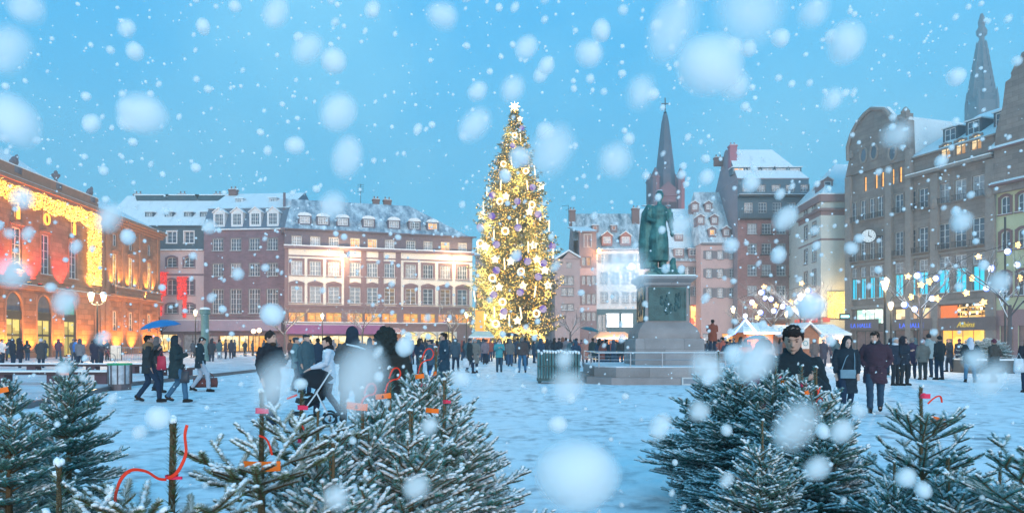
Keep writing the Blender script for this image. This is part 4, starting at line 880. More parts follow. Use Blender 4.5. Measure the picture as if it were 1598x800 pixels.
    h.part('eaves',[bs,M_rsnow],e2)
    B.roof([(-.6,zt,0,0),(6.8,zt+8,0,0),(7,zt+8,0,0)],14,[M_rsnow,bs],gable=1,over=.2)
    B.dormer(h.u(1590),zt+1.0,1,1.2,.6,[bs,M_snow],kind='arch',depth=3)
    m=MB(); u=h.u(1586.5); m.tube([(u,-1.5,0),(u,-1.5,h.z(340,1586))],.09,8); o=m.build('banner_pole',M_iron); o.matrix_world=h.T; tag(o,'tall bare metal pole in front of the yellow green house','pole')
store()

# ================= church and cathedral behind the roofs
def church():
    Y=165.; k=Y/F; cx=X(1038,Y); tone=mat('church_brick',(.20,.14,.16),.85,.15,.3); sl=mat('church_slate',(.10,.13,.17),.6,.2,.4)
    root=empty('church_tower',(cx,Y,0)); tag(root,'slender church tower with a pointed slate spire and four corner turrets','church tower')
    w=21*k; zb=Z(306,Y)
    m=MB(); m.box(-w,w,-w,w,0,zb); 
    for s in (-1,1): m.prism([(-w,zb+.001),(w,zb+.001),(0,zb+w*.9)],-w+.01 if s<0 else w-.4,-w+.4 if s<0 else w-.01)
    for a in (-1,1):
        m.box(a*w*.35-.8,a*w*.35+.8,-w-.2,-w+.1,zb-9,zb-2,1)
    m.box(-w-.3,w+.3,-w-.3,w+.3,zb-.6,zb-.2); m.build('tower',[tone,mat('louvre_dark',(.05,.05,.06),.8)],root)
    m=MB()
    rb=w*.80; m.lathe([(rb,zb),(rb*.92,Z(275,Y)),(.9,Z(192,Y)),(.45,Z(178,Y))],8,rot=pi/8); m.build('spire',sl,root)
    for sx in (-1,1):
        for sy in (-1,1):
            m=MB(); m.lathe([(.95,zb-5),(1.0,Z(283,Y)),(1.2,Z(283,Y)+.3),(.12,Z(266,Y))],8,(sx*w*.92,sy*w*.92,0)); m.build('turret',[tone],root)
    m=MB(); z=Z(178,Y); m.tube([(0,0,z-.5),(0,0,Z(153,Y))],.13,6); m.box(-.9,.9,-.1,.1,Z(162,Y)-.1,Z(162,Y)+.1); m.lathe([(.1,0),(.45,.3),(.1,.6)],8,(0,0,z)); m.build('cross',M_iron,root)
    l=bpy.data.lights.new('tower_flood','SPOT'); l.energy=7000; l.color=(1,.22,.12); l.spot_size=R(75); l.shadow_soft_size=.5; o=bpy.data.objects.new('tower_flood',l); COL.objects.link(o); o.location=(cx+14,Y-14,Z(345,Y)); o.rotation_euler=(Vector((cx+4,Y-w,zb-2))-o.location).to_track_quat('-Z','Y').to_euler()
    Y=330.; k=Y/F; cx=X(1532,Y); root=empty('cathedral_spire',(cx,Y,0)); tag(root,'tall openwork cathedral spire fading in the snowy air behind the roofs','cathedral spire')
    cs=mat('cathedral_stone',(.22,.16,.15),.85,.15,.2)
    zb=Z(160,Y); m=MB(); hw=15*k; m.box(-hw,hw,-hw,hw,0,zb); 
    for sx in (-1,1):
        for sy in (-1,1): m.lathe([(1.0,0),(1.0,zb),(.1,zb+6)],6,(sx*hw*.95,sy*hw*.95,0))
    m.build('tower',cs,root)
    m=MB(); n=9; z=zb
    prof=[(hw*1.0,zb)]
    zt=Z(62,Y)
    for i in range(n):
        t=(i+1)/n; r0=prof[-1][0]; r1=hw*(1-t)+1.2; zz_=zb+(zt-zb)*t
        prof+= [(r1+.55*(1-t)+.35,zz_-.9),(r1,zz_-.3)]
    prof+=[(1.1,zt+1),(2.2,zt+2.2),(2.4,zt+4),(1.3,zt+6),(1.6,zt+8),(.6,zt+12),(.25,Z(38,Y))]
    m.lathe(prof,8,rot=pi/8)
    for i in range(8):
        for j in range(8):
            t=(j+.5)/n; r=hw*(1-t)+1.2; a=2*pi*i/8+pi/8; m.lathe([(.5,0),(.45,2.2),(.05,4.2)],5,(r*math.cos(a)*1.03,r*math.sin(a)*1.03,zb+(zt-zb)*t))
    m.build('spire',cs,root); m=MB(); z=Z(40,Y); m.tube([(0,0,z-3),(0,0,z+1.5)],.2,5); m.box(-1.1,1.1,-.15,.15,z-.6,z-.3); m.build('cross',cs,root)
church()
# ================= snowy firs for sale
def needle_brush(rr,P,D,L,r,side,up,dens,nl,acc,sn,taper=.4,all_round=False):
    """needles along one shoot from P towards D; acc: needle triangles, sn: snow lumps"""
    n=max(4,int(L*dens)); 
    t=(np.arange(n)+.5)/n
    t=t+rr.uniform(-.5,.5,n)/n
    pos=P[None]+D[None]*(L*t)[:,None]
    k=2
    out=[]
    for s in range(4):
        if s<2: ang=rr.uniform(-.5,.6,n)+(0 if s==0 else pi)*1.0; ang=np.where(s==0,ang,pi-rr.uniform(-.5,.6,n))
        elif s==2: ang=rr.uniform(.5,pi-.5,n)
        else: ang=rr.uniform(0,2*pi,n) if all_round else rr.uniform(.2,pi-.2,n)
        rad=side[None]*np.cos(ang)[:,None]+up[None]*np.sin(ang)[:,None]
        ln=nl*(1-taper*t**5)*rr.uniform(.75,1.15,n)
        d=rad*.85+D[None]*rr.uniform(.45,.8,n)[:,None]; d/=np.linalg.norm(d,axis=1)[:,None]
        tip=pos+d*ln[:,None]; w=np.cross(d,rad); nw=np.linalg.norm(w,axis=1)[:,None]; w=w/np.maximum(nw,1e-6)*(.0010+nl*.062)
        tri=np.stack([pos-w,pos+w,tip],axis=1)
        # frost sits on what points up
        f=np.clip(rad[:,2]*.65+rr.uniform(-.30,.30,n)+.15,0,1)*(sn)
        out.append((tri,f))
    acc.extend(out)
def cyl(P,Q,r0,r1,n=6):
    d=Q-P; L=np.linalg.norm(d); d=d/max(L,1e-9); a=np.array([1,0,0]) if abs(d[0])<.8 else np.array([0,1,0]); a=a-d*a.dot(d); a/=np.linalg.norm(a); b=np.cross(d,a)
    an=2*pi*np.arange(n)/n; ring=np.cos(an)[:,None]*a+np.sin(an)[:,None]*b
    return np.vstack([P+ring*r0,Q+ring*r1])
def fir_data(seed,H,Rb,whorls,br,dens,nl,frost=.6,leader=.28,low=.0,snowy=.55,bare_top=0,sub=True,arch=.0,secstep=.085,minL=.05,top=.27,el0=52,gap=1.0,lneed=.5):
    rr=np.random.RandomState(seed); acc=[]; wood=[]; snow=[]
    def wd(P,Q,a,b): wood.append(cyl(P,Q,a,b))
    def lump(P,Q,r):
        n=max(2,int(np.linalg.norm(Q-P)/.013)); 
        for i in range(n):
            t=(i+.5)/n; 
            if rr.rand()<.2: continue
            c=P+(Q-P)*t+np.array([rr.uniform(-.3,.3)*r,rr.uniform(-.3,.3)*r,r*.55+rr.uniform(0,.35)*r]); dd=(Q-P)/max(np.linalg.norm(Q-P),1e-9); snow.append((c,r*rr.uniform(.75,1.25),dd))
    wd(np.array([0,0,0.]),np.array([0,0,H*.72]),.035*H/1.5,.012); wd(np.array([0,0,H*.72]),np.array([0,0,H-.03]),.012,.0048); wd(np.array([0,0,H-.03]),np.array([0,0,H]),.0048,.0085)
    up=np.array([0,0,1.])
    def shoot(P,D,L,r,dn,s=1.,ar=False,nk=1.):
        side=np.cross(D,up); ns=np.linalg.norm(side); side=side/ns if ns>1e-3 else np.array([1,0,0.]); u=np.cross(side,D)
        Q=P+D*L; needle_brush(rr,P,D,L,r,side,u,dn,nl*nk,acc,frost,all_round=ar); wd(P,Q,r,r*.6)
        if rr.rand()<s: lump(P+D*L*.05+up*r,Q+up*r,nl*.34)
        return Q
    # leader
    if leader>0:
        shoot(np.array([0,0,H-leader]),np.array([rr.uniform(-.03,.03),rr.uniform(-.03,.03),1.]),leader,.006,dens*lneed,0,True,1.8)
        for k in range(5): 
            c=np.array([rr.uniform(-.008,.008),rr.uniform(-.008,.008),H+rr.uniform(-.002,.006)]); snow.append((c,.0075,up))
    zs=H-leader*(.9 if leader>0 else .02); 
    for w in range(whorls):
        t=w/(whorls-1) if whorls>1 else 0
        z=zs-(zs-low*H-.12)*(t**.92); 
        Lb=(top+ (Rb-top)*min(1,(t*1.25)**.8)) if t<.8 else Rb*(1-(t-.8)*.7)
        nb=br+ (1 if w>2 else 0)
        a0=rr.uniform(0,6.3)
        for b in range(nb):
            az=a0+2*pi*b/nb+rr.uniform(-.25,.25); el=R(el0)*(1-t)**1.3+R(8)+rr.uniform(-.12,.12)-arch*t
            L=Lb*rr.uniform(.82,1.15); P=np.array([0,0,z+rr.uniform(-.03,.03)]); nseg=4; el_=el
            pts=[P]
            for i in range(nseg):
                el_=el-(.22*t)*(1-abs(i-1.2)/3)*1.2+ (.10 if i==nseg-1 else 0)
                D=np.array([math.cos(az)*math.cos(el_),math.sin(az)*math.cos(el_),math.sin(el_)]); pts.append(pts[-1]+D*(L/nseg))
            # main axis
            for i in range(nseg):
                D=pts[i+1]-pts[i]; Ls=np.linalg.norm(D); D=D/Ls
                bare=(i==0 and L>.35)
                if not bare: shoot(pts[i],D,Ls,.0055-.0009*i,dens,snowy+.25)
                else: wd(pts[i],pts[i+1],.008,.006)
            # side shoots
            if sub:
                s=.16*L if L>.3 else .07; 
                while s<L*.97:
                    fr=s/L; i=min(nseg-1,int(fr*nseg)); q=pts[i]+(pts[i+1]-pts[i])*(fr*nseg-i); D=(pts[i+1]-pts[i]); D/=np.linalg.norm(D)
                    side=np.cross(D,up); side/=max(np.linalg.norm(side),1e-6)
                    for sg in (-1,1):
                        ls=(L-s)*.62+.035; ls=min(ls,.34)*rr.uniform(.7,1.15)
                        if ls<minL: continue
                        d=D*rr.uniform(.55,.75)+side*sg*.8+up*rr.uniform(.0,.30); d/=np.linalg.norm(d); E=shoot(q,d,ls,.004,dens,snowy)
                        if ls>.15:
                            for f2 in ((.3,.62) if ls>.2 else (.5,)):
                                for s2 in (-1,1):
                                    d2=d*.7+np.cross(d,up)*s2*.7+up*rr.uniform(-.05,.25); d2/=np.linalg.norm(d2); l2=ls*(1-f2)*.75+.02
                                    shoot(q+d*ls*f2,d2,l2,.003,dens,snowy*.7)
                    s+=secstep*rr.uniform(.75,1.3)
    return acc,wood,snow
OCT=np.array([(1,0,0),(0,1,0),(-1,0,0),(0,-1,0),(0,0,1),(0,0,-1)],float); 
_bm=bmesh.new(); bmesh.ops.create_icosphere(_bm,subdivisions=1,radius=1); ICO=np.array([v.co[:] for v in _bm.verts]); ICOF=np.array([[v.index for v in f.verts] for f in _bm.faces]); _bm.free()
def np_mesh(name,V,Fc,mat_,smooth=False,attr=None):
    me=bpy.data.meshes.new(name); V=np.asarray(V,dtype=np.float32); Fc=np.asarray(Fc,dtype=np.int32); k=Fc.shape[1]
    me.vertices.add(len(V)); me.vertices.foreach_set('co',V.ravel()); me.loops.add(Fc.size); me.loops.foreach_set('vertex_index',Fc.ravel())
    me.polygons.add(len(Fc)); me.polygons.foreach_set('loop_start',np.arange(len(Fc),dtype=np.int32)*k)
    me.polygons.foreach_set('loop_total',np.full(len(Fc),k,dtype=np.int32))
    if smooth: me.polygons.foreach_set('use_smooth',np.ones(len(Fc),dtype=bool))
    me.materials.append(mat_)
    if attr is not None:
        a=me.attributes.new('frost','FLOAT','POINT'); a.data.foreach_set('value',np.asarray(attr,dtype=np.float32))
    me.update(calc_edges=True); return me
def needle_mat(name,c0,c1):
    m,t,p=newmat(name); N=t.nodes.new; L=t.links.new
    a=N('ShaderNodeAttribute'); a.attribute_name='frost'; c=N('ShaderNodeTexCoord'); n=N('ShaderNodeTexNoise'); n.inputs['Scale'].default_value=9; n.inputs['Detail'].default_value=3; L(c.outputs['Object'],n.inputs[0])
    g=N('ShaderNodeMix'); g.data_type='RGBA'; g.inputs[6].default_value=(*c0,1); g.inputs[7].default_value=(*c1,1); L(n.outputs[0],g.inputs[0])
    mx=N('ShaderNodeMix'); mx.data_type='RGBA'; mx.inputs[7].default_value=(.74,.79,.81,1); L(g.outputs[2],mx.inputs[6]); L(a.outputs['Fac'],mx.inputs[0]); L(mx.outputs[2],p.inputs['Base Color'])
    p.inputs['Roughness'].default_value=.55; return m
M_needle=needle_mat('fir_needles',(.018,.14,.125),(.055,.24,.19)); M_needle_g=needle_mat('fir_needles_green',(.05,.085,.03),(.11,.15,.05))
M_wood=mat('fir_bark',(.16,.10,.05),.85,.25,14,.3); M_twig=mat('fir_young_bark',(.24,.16,.08),.85,.6,45,1.0)
M_tag=mat('orange_tag_paper',(.95,.17,.01),.6,.06,6); M_rib=mat('red_ribbon_plastic',(.85,.05,.02),.45,.1,6); M_pinkr=mat('pink_band',(.8,.03,.10),.5,.1,6)
def fir_meshes(seed,nm=None,wm=None,**k):
    acc,wood,snow=fir_data(seed,**k)
    tri=np.concatenate([a for a,_ in acc]).reshape(-1,3); fr=np.concatenate([np.repeat(f,3) for _,f in acc]); a=np_mesh('needles',tri,np.arange(len(tri)).reshape(-1,3),nm or M_needle,attr=fr)
    V=np.concatenate(wood); n=6; nb=len(wood); base=np.arange(nb)[:,None,None]*12; i=np.arange(6); q=np.stack([i,(i+1)%6,(i+1)%6+6,i+6],1)[None]; b=np_mesh('wood',V,(base+q).reshape(-1,4),wm or M_wood,True)
    rr=np.random.RandomState(seed+5); ns=len(snow); C=np.array([s[0] for s in snow]); r=np.array([s[1] for s in snow]); D=np.array([s[2] for s in snow])
    off=ICO[None]*(r[:,None,None]*np.array([1,1,.72])); off=off+D[:,None]*((off*D[:,None]).sum(-1,keepdims=True))*.75
    V=(C[:,None]+off*(1+rr.uniform(-.15,.15,(ns,len(ICO),1)))).reshape(-1,3); Fc=(np.arange(ns)[:,None,None]*len(ICO)+ICOF[None]).reshape(-1,3); c=np_mesh('snow',V,Fc,M_snow,True)
    return a,b,c
def ribbon(m,pts,w=.012):
    P_=[Vector(p) for p in pts]; P_=[P_[0]]+P_+[P_[-1]]; pts=[]
    for i in range(1,len(P_)-2):
        for k in range(5):
            t=k/5; a,b,c,d=P_[i-1:i+3]; pts.append(.5*((2*b)+(c-a)*t+(2*a-5*b+4*c-d)*t*t+(3*b-a-3*c+d)*t**3))
    pts.append(P_[-1]); vs=[]
    for i,p in enumerate(pts):
        p=Vector(p); d=(Vector(pts[min(i+1,len(pts)-1)])-Vector(pts[max(i-1,0)])).normalized(); s=d.cross(Vector((.3,1,.4))).normalized()*w/2; vs+= [p-s,p+s]
    m.add(vs,[(2*i,2*i+1,2*i+3,2*i+2) for i in range(len(pts)-1)]); m.add([v+Vector((0,.0015,0)) for v in vs],[(2*i,2*i+2,2*i+3,2*i+1) for i in range(len(pts)-1)])
def arc(c,r,a0,a1,n=14,tw=0): return [(c[0]+r*math.cos(a0+(a1-a0)*k/n),c[1]+tw*k/n,c[2]+r*math.sin(a0+(a1-a0)*k/n)) for k in range(n+1)]
_fm={}
PROTO=dict(
 full=dict(H=1.5,Rb=.62,whorls=11,br=6,dens=200,nl=.026,leader=.42,frost=.9,snowy=.8,top=.24,el0=46),
 full2=dict(H=1.5,Rb=.58,whorls=10,br=6,dens=200,nl=.026,leader=.36,frost=.85,snowy=.7,arch=.1,top=.22,el0=44),
 dark=dict(H=1.5,Rb=.60,whorls=10,br=6,dens=200,nl=.027,leader=.18,frost=.5,snowy=.35,top=.16,el0=60),
 near=dict(H=1.5,Rb=.46,whorls=5,br=5,dens=380,nl=.019,leader=.36,frost=.85,snowy=.7,low=.25,top=.30,el0=22,secstep=.11,lneed=.55),
 sparse=dict(H=1.5,Rb=.50,whorls=7,br=5,dens=280,nl=.022,leader=.36,frost=.85,snowy=.6,secstep=.10,low=.15,top=.28,el0=36,lneed=.5))
_fm={}
def fir(kind,tip,Y,rz,label,top=None,tags=(),H=None,seed=1,green=False,bulge=1.):
    """tip: photo pixel of the topmost shoot; the tree stands on the ground at depth Y"""
    x=X(tip[0],Y); h=Z(tip[1],Y); key=(kind,seed,green)
    if key not in _fm: _fm[key]=fir_meshes(seed,nm=M_needle_g if green else None,wm=M_twig if green else None,**PROTO[kind])
    a,b,c=_fm[key]; root=empty('fir_tree',(x,Y,0),R(rz)); tag(root,label,'fir tree','cut firs for sale at the front of the square')
    s=h/PROTO[kind]['H']
    for nm,me in (('trunk',b),('needles',a),('snow',c)): o=link(nm,me,root); o.scale=(s*bulge,s*bulge,s)
    m=MB(); 
    for k in range(2):
        m.T=Matrix.Rotation(k*pi/2+.3,4,'Z'); m.box(-.28,.28,-.04,.04,-.02+.0*k,.05+k*.045)
    m.T=None; m.build('wooden_cross_stand',mat('stand_wood',(.35,.22,.12),.8,.2,8),root)
    inv=Matrix.Rotation(-R(rz),4,'Z')
    for tg in tags:      # (kind, dx px, dy px from the tip, ...)
        k,dx,dy=tg[:3]; px_=Y/F; c=Vector((dx*px_,(-.07 if k=='tag' else -.02),h-dy*px_)); m=MB(); m.T=inv
        if k=='tag':
            w,hh,tilt=tg[3]*px_,tg[4]*px_,tg[5]; m.T=inv@Matrix.Translation(c)@Matrix.Rotation(R(tilt),4,'Y')
            n=8; vs=[];
            for i in range(n+1):
                t=i/n; vs+= [(-w/2+w*t,-.012*math.sin(t*3),-hh/2),(-w/2+w*t,-.012*math.sin(t*3),hh/2)]
            m.add(vs,[(2*i,2*i+2,2*i+3,2*i+1) for i in range(n)]); m.add([(x_,y_+.0012,z_) for x_,y_,z_ in vs],[(2*i,2*i+1,2*i+3,2*i+2) for i in range(n)])
            o=m.build('paper_tag',M_tag,root,True)
            if len(tg)>6:
                q=MB(); q.T=m.T; z0=-hh*.28; s_=hh*.28; q.prism([(-s_*.9,z0),(s_*.9,z0),(.3*s_,z0+s_),(.6*s_,z0+s_),(0,z0+2*s_),(-.6*s_,z0+s_),(-.3*s_,z0+s_)],-.0155,-.0145); q.build('fir_mark',mat('tag_print',(.02,.02,.02),.6),o)
        elif k=='band': w=tg[3]*px_; m.T=inv@Matrix.Translation(c+Vector((0,.02,0))); m.lathe([(.0125+.002,-w/2),(.0135,0),(.0125+.002,w/2)],10,cap=False); m.box(0,.03,-.016,-.012,-w*.5,w*.4); m.build('plastic_band',M_pinkr,root)
        elif k=='rib': ribbon(m,[(c.x+a_*px_,c.y+b_*px_*.3,c.z-d_*px_) for a_,b_,d_ in tg[3]],.0075); m.build('ribbon',M_rib,root,True)
    return root
LOOP=[(0,0,0),(6,-3,-14),(14,-2,-16),(18,0,-8),(14,4,0),(6,6,2),(-2,5,8),(-6,2,22)]
def firs():
    # left: two dark firs
    fir('dark',(14,594),4.8,20,'dark fir at the left edge with an orange tag on its top',tags=[('tag',0,14,22,8,-14)],seed=21,bulge=1.05)
    fir('dark',(107,560),5.9,100,'dark green fir with an orange band, standing in front of the benches',tags=[('tag',2,22,14,4,0)],seed=22,bulge=.98)
    # very near shoots, bottom left
    fir('sparse',(92,722),1.35,0,'nearest fir at the bottom left, only its snowy tip shows',seed=31,green=True)
    fir('near',(268,655),1.6,65,'near fir with a red ribbon loop round its bare leader',seed=32,green=True,tags=[('rib',0,88,[(0,0,0),(12,-4,-6),(22,-6,-20),(29,-4,-40),(27,-2,-66),(30,0,-82)]),('rib',-2,90,[(0,0,0),(-12,-6,-2),(-30,-8,-13),(-52,-8,-15),(-68,-6,-2),(-77,-6,22),(-76,-5,40),(-66,-3,58),(-55,0,60)]),('band',0,88,5)])
    fir('near',(408,612),2.1,140,'near fir with a broad orange tag low on its leader',seed=33,green=True,tags=[('band',-2,28,8),('tag',14,108,56,15,0),('rib',0,66,[(0,0,0),(10,-2,4),(16,-2,14),(20,0,30)])])
    fir('near',(470,597),2.7,200,'near fir with a curled ribbon and pink bands, right of the broad tag',seed=33,green=True,tags=[('rib',2,62,[(0,0,0),(6,0,12),(14,2,26)]),('band',0,38,7),('band',0,90,6),('rib',-4,18,[(0,0,0),(-10,0,4),(-16,1,6)])])
    fir('full2',(496,640),2.6,10,'frosted fir with a slim upright top between ribbon leaders',seed=42)
    fir('full',(566,606),3.0,15,'snowy fir with an orange tag printed with a small tree, middle of the left clump',seed=41,tags=[('tag',-3,25,32,11,6,1),('rib',4,8,LOOP)])
    fir('full',(608,574),3.6,80,'snowy fir with a narrow tag and curly ribbon under its tip, behind the printed tag',seed=41,tags=[('tag',-6,42,24,8,-6,1),('rib',0,16,LOOP)])
    fir('full2',(657,556),4.6,40,'snowy fir with a long crossed shoot, at the back of the left clump',seed=42,tags=[('tag',0,30,14,7,-8),('band',1,44,5),('rib',2,4,LOOP)])
    fir('full',(680,542),4.9,150,'tallest thin leader of the left clump with an orange dot tag',seed=43,tags=[('tag',-1,40,8,7,0)])
    fir('full',(693,592),3.7,220,'wide snowy fir with two tags, rightmost of the left clump',seed=43,tags=[('tag',-16,46,20,7,5),('band',2,34,5)],bulge=1.18)
    fir('full2',(640,640),2.9,260,'low snowy fir filling the front of the left clump',seed=42,bulge=1.25)
    fir('full',(520,690),2.3,300,'lowest snowy fir at the bottom of the left clump',seed=41,bulge=1.2)
    # right clump
    fir('full',(1121,548),6.9,30,'fir at the back left of the right clump with a plain thin leader',seed=41,bulge=1.22)
    fir('full',(1157,541),6.2,110,'fir of the right clump with an orange tag in front of the red coat',seed=43,tags=[('tag',2,4,22,8,-4)],bulge=1.1)
    fir('full2',(1210,557),5.5,190,'fir of the right clump with an orange strip and pink band',seed=42,tags=[('tag',9,38,12,6,0),('band',2,30,5)],bulge=1.0)
    fir('full2',(1252,570),5.2,75,'fir with a torn orange tag close to the man in the dark jacket',seed=42,tags=[('tag',2,42,12,9,-25),('band',0,30,6)])
    fir('full',(1274,573),4.4,260,'big snowy fir with a knobbly top wound with orange ribbon',seed=41,tags=[('rib',-1,34,[(0,0,0),(4,-3,10),(-2,-4,20),(5,-3,30),(-1,-2,40)]),('rib',4,30,[(0,0,0),(-4,-4,12),(4,-4,22),(0,-3,36)])],bulge=1.08)
    fir('full',(1190,655),3.8,320,'low snowy fir in the front of the right clump',seed=43,bulge=1.12)
    fir('sparse',(1438,603),3.3,85,'fir with a bare leader carrying an orange tag and a pink curl',seed=31,tags=[('tag',13,50,24,9,14),('band',1,14,8),('rib',6,26,[(0,0,0),(8,-3,-8),(16,-3,-12),(20,-2,-10),(22,0,-2)])])
    fir('full2',(1480,712),2.9,20,'low snowy fir at the bottom right below the bare leader',seed=42,bulge=1.15)
    fir('sparse',(1612,642),2.6,60,'fir cut by the right edge of the view, two snowy shoots reach in',seed=34,bulge=1.25)
    fir('full',(1560,705),3.4,140,'low teal green fir beside the right edge',seed=43,bulge=1.05)
    fir('full2',(1395,720),3.1,200,'low snowy fir left of the bare leader',seed=42,bulge=.9)
firs()
# ================= tall Christmas tree
def xmas_tree():
    Y=80.; cx=X(803,Y); H=Z(166,Y); rr=np.random.RandomState(9)
    root=empty('christmas_tree',(cx,Y,0)); tag(root,'tall Christmas tree covered in golden lights in the middle of the square','christmas tree')
    m=MB(); m.lathe([(.45,0),(.40,6),(.2,20),(.05,H)],10); m.build('trunk',M_wood,root)
    # outline from the photo: half width in pixels by row
    rows=[(170,1),(185,8),(205,15),(230,22),(260,33),(300,44),(340,53),(380,59),(420,64),(460,66),(500,64),(518,58)]
    def rad(z):
        py=HY-(z-EYE)*F/Y
        if py<=170: return .1
        for (a,b),(c,d) in zip(rows,rows[1:]):
            if a<=py<=c: return (b+(d-b)*(py-a)/(c-a))*Y/F
        return 3.9
    tri=[];fr=[]; tips=[]
    z=1.6
    while z<H-.2:
        R0=rad(z); n=max(4,int(5+R0*4.4)); 
        for k in range(n):
            a=rr.uniform(0,2*pi); L=R0*(rr.uniform(.72,1.05) if rr.rand()<.85 else rr.uniform(1.05,1.22)); el=rr.uniform(-.35,-.02)+.5*(z/H)
            D=np.array([math.cos(a),math.sin(a),0]); side=np.array([-math.sin(a),math.cos(a),0]); nseg=max(2,int(L/.33))
            for i in range(nseg):
                t=(i+.6)/nseg; 
                if t<.25: continue
                r=L*t; droop=-.55*math.sin(t*2.4)*L*.28+ .30*L*t*t*.4
                c=np.array([D[0]*r,D[1]*r,z+math.tan(el)*r*.45+droop])
                wid=.16+.42*(1-t)*min(1,L/3)
                for q in range(7):
                    s=rr.uniform(-1,1)*wid*1.4; o=c+side*s+np.array([0,0,rr.uniform(-.12,.10)]); ln=rr.uniform(.22,.5); d=D*rr.uniform(.3,1)+side*(s/max(wid,.1))*.7+np.array([0,0,rr.uniform(-.55,.2)]); d/=np.linalg.norm(d)
                    w=np.cross(d,np.array([rr.uniform(-.4,.4),rr.uniform(-.4,.4),1.])); w/=np.linalg.norm(w); w*=rr.uniform(.05,.11)
                    tri.append([o-w,o+w,o+d*ln]); tri.append([o-w*.6+d*ln*.3,o+d*ln*.3+np.array([0,0,.07]),o+d*ln*1.05+w]); f=rr.uniform(0,.35)**1.5; fr+= [f]*6
                if rr.rand()<.9: tips.append(c+side*rr.uniform(-1,1)*wid)
        z+=.34+.10*(1-z/H)
    tri=np.array(tri).reshape(-1,3); link('crown',np_mesh('crown',tri,np.arange(len(tri)).reshape(-1,3),needle_mat('tall_fir_needles',(.06,.085,.03),(.13,.14,.045)),attr=np.array(fr)),root)
    # string lights: on the outer part of the branches
    tips=np.array(tips); V=[];n=0
    OF=np.array([(0,1,4),(1,2,4),(2,3,4),(3,0,4),(1,0,5),(2,1,5),(3,2,5),(0,3,5)]); Fs=[]
    for p in tips:
        R_=rad(p[2]); rr_=math.hypot(p[0],p[1])
        if rr_<R_*.45: continue
        for q in range(rr.randint(2,5)):
            c=p+rr.uniform(-.25,.25,3)+np.array([0,0,.05]); s=rr.uniform(.02,.045); V.append(c[None]+OCT*s); Fs.append(OF+6*n); n+=1
    link('string_lights',np_mesh('string_lights',np.concatenate(V),np.concatenate(Fs),emat('fairy_lights',(1,.70,.18),9,(1,.42,.03),3,lo=.25)),root)
    # light that the strings throw into the crown
    for k in range(16):
        z=2.5+24*(k/16); a=-pi/2+rr.uniform(-1.4,1.4); r=rad(z)*.80
        l=bpy.data.lights.new('string_glow','POINT'); l.energy=600*max(.25,rad(z)/4); l.color=(1,.68,.22); l.shadow_soft_size=.5; o=bpy.data.objects.new('string_glow',l); COL.objects.link(o); o.parent=root; o.location=(r*math.cos(a),r*math.sin(a)-.5,z)
    # hanging ornaments, each where the photograph has it
    def at(px,py):
        z=Z(py,Y); R_=rad(z); dx=X(px,Y)-cx; dx=max(-R_*.97,min(R_*.97,dx)); dy=-math.sqrt(max(0,R_*R_-dx*dx))*.98; k=(Y+dy)/Y
        return Vector((dx,dy-.25,z)) if False else Vector((cx+dx,Y+dy-.3,EYE+(z-EYE)*k))
    meshes={}
    def disc_star(n,r1,r2,th):
        m=MB(); m.prism([((r1 if i%2==0 else r2)*math.sin(pi*i/n),(r1 if i%2==0 else r2)*math.cos(pi*i/n)) for i in range(2*n)],-th,th); return m
    hot=emat('ornament_white_hot',(1,.84,.50),2.6); org=emat('ornament_orange_neon',(1,.40,.05),1.9); yel=emat('ornament_yellow',(1,.66,.14),2.2)
    pur=emat('ornament_violet',(.16,.06,.75),.75,(.75,.6,1),1.8,lo=.8)
    meshes['star']=disc_star(5,.62,.34,.16).mesh('bright_star',hot)
    m=MB(); m.tube([(.42*math.cos(2*pi*k/18),0,.42*math.sin(2*pi*k/18)) for k in range(19)],.13,6,1); m.lathe([(.3,-.02),(.3,.02)],12); 
    meshes['ring']=m.mesh('ring',[org,hot])
    for v in meshes['ring'].vertices: pass
    m=MB(); pts=[((.52 if i%2==0 else .28)*math.sin(pi*i/6),0,(.52 if i%2==0 else .28)*math.cos(pi*i/6)) for i in range(13)]; m.tube(pts,.085,5); meshes['sixstar']=m.mesh('six_point_star',yel)
    m=MB(); m.tube([(0,0,-.75),(0,0,.75)],.10,6); m.tube([(0,0,.76),(0,0,.9)],[.05,.01],6,1); meshes['candle']=m.mesh('candle',[hot,org])
    m=MB(); m.ell((0,0,0),.50,16,10); m.lathe([(.09,.48),(.09,.6)],8,mi=1); meshes['bauble']=m.mesh('bauble',[pur,M_iron],True)
    P=dict(star=[(813,187),(808,242),(790,271),(856,292),(752,337),(790,307),(825,331),(759,385),(831,383),(836,405),(774,405),(853,445),(807,500),(780,448),(815,446),(756,493),(786,492),(848,422),(797,408)],
     ring=[(803,212),(786,257),(820,268),(781,315),(789,361),(829,320),(770,434),(812,424),(785,471),(751,380),(775,505),(835,489)],
     sixstar=[(805,298),(826,346),(763,358),(801,393),(755,424),(826,491),(761,476),(853,459),(795,463)],
     candle=[(812,216),(834,267),(798,252),(807,350),(772,368),(755,324),(841,337),(856,353),(747,387),(823,386),(742,462),(773,487),(812,488),(833,455),(795,500),(782,290),(822,290),(770,455),(862,395),(788,412),(760,300)],
     bauble=[(814,201),(800,228),(818,253),(769,305),(807,315),(769,338),(838,335),(808,356),(861,384),(776,382),(808,402),(776,422),(846,411),(811,456),(772,460),(838,432),(845,482),(789,278),(830,293),(822,408),(787,486),(750,355)])
    lab=dict(star='bright white star hanging on the tall Christmas tree',ring='glowing orange ring hanging on the tall Christmas tree',sixstar='yellow six pointed star outline hanging on the tall Christmas tree',candle='thin glowing candle rod hanging on the tall Christmas tree',bauble='round violet bauble hanging on the tall Christmas tree')
    nm=dict(star='star_ornament',ring='ring_ornament',sixstar='star_outline_ornament',candle='candle_ornament',bauble='bauble')
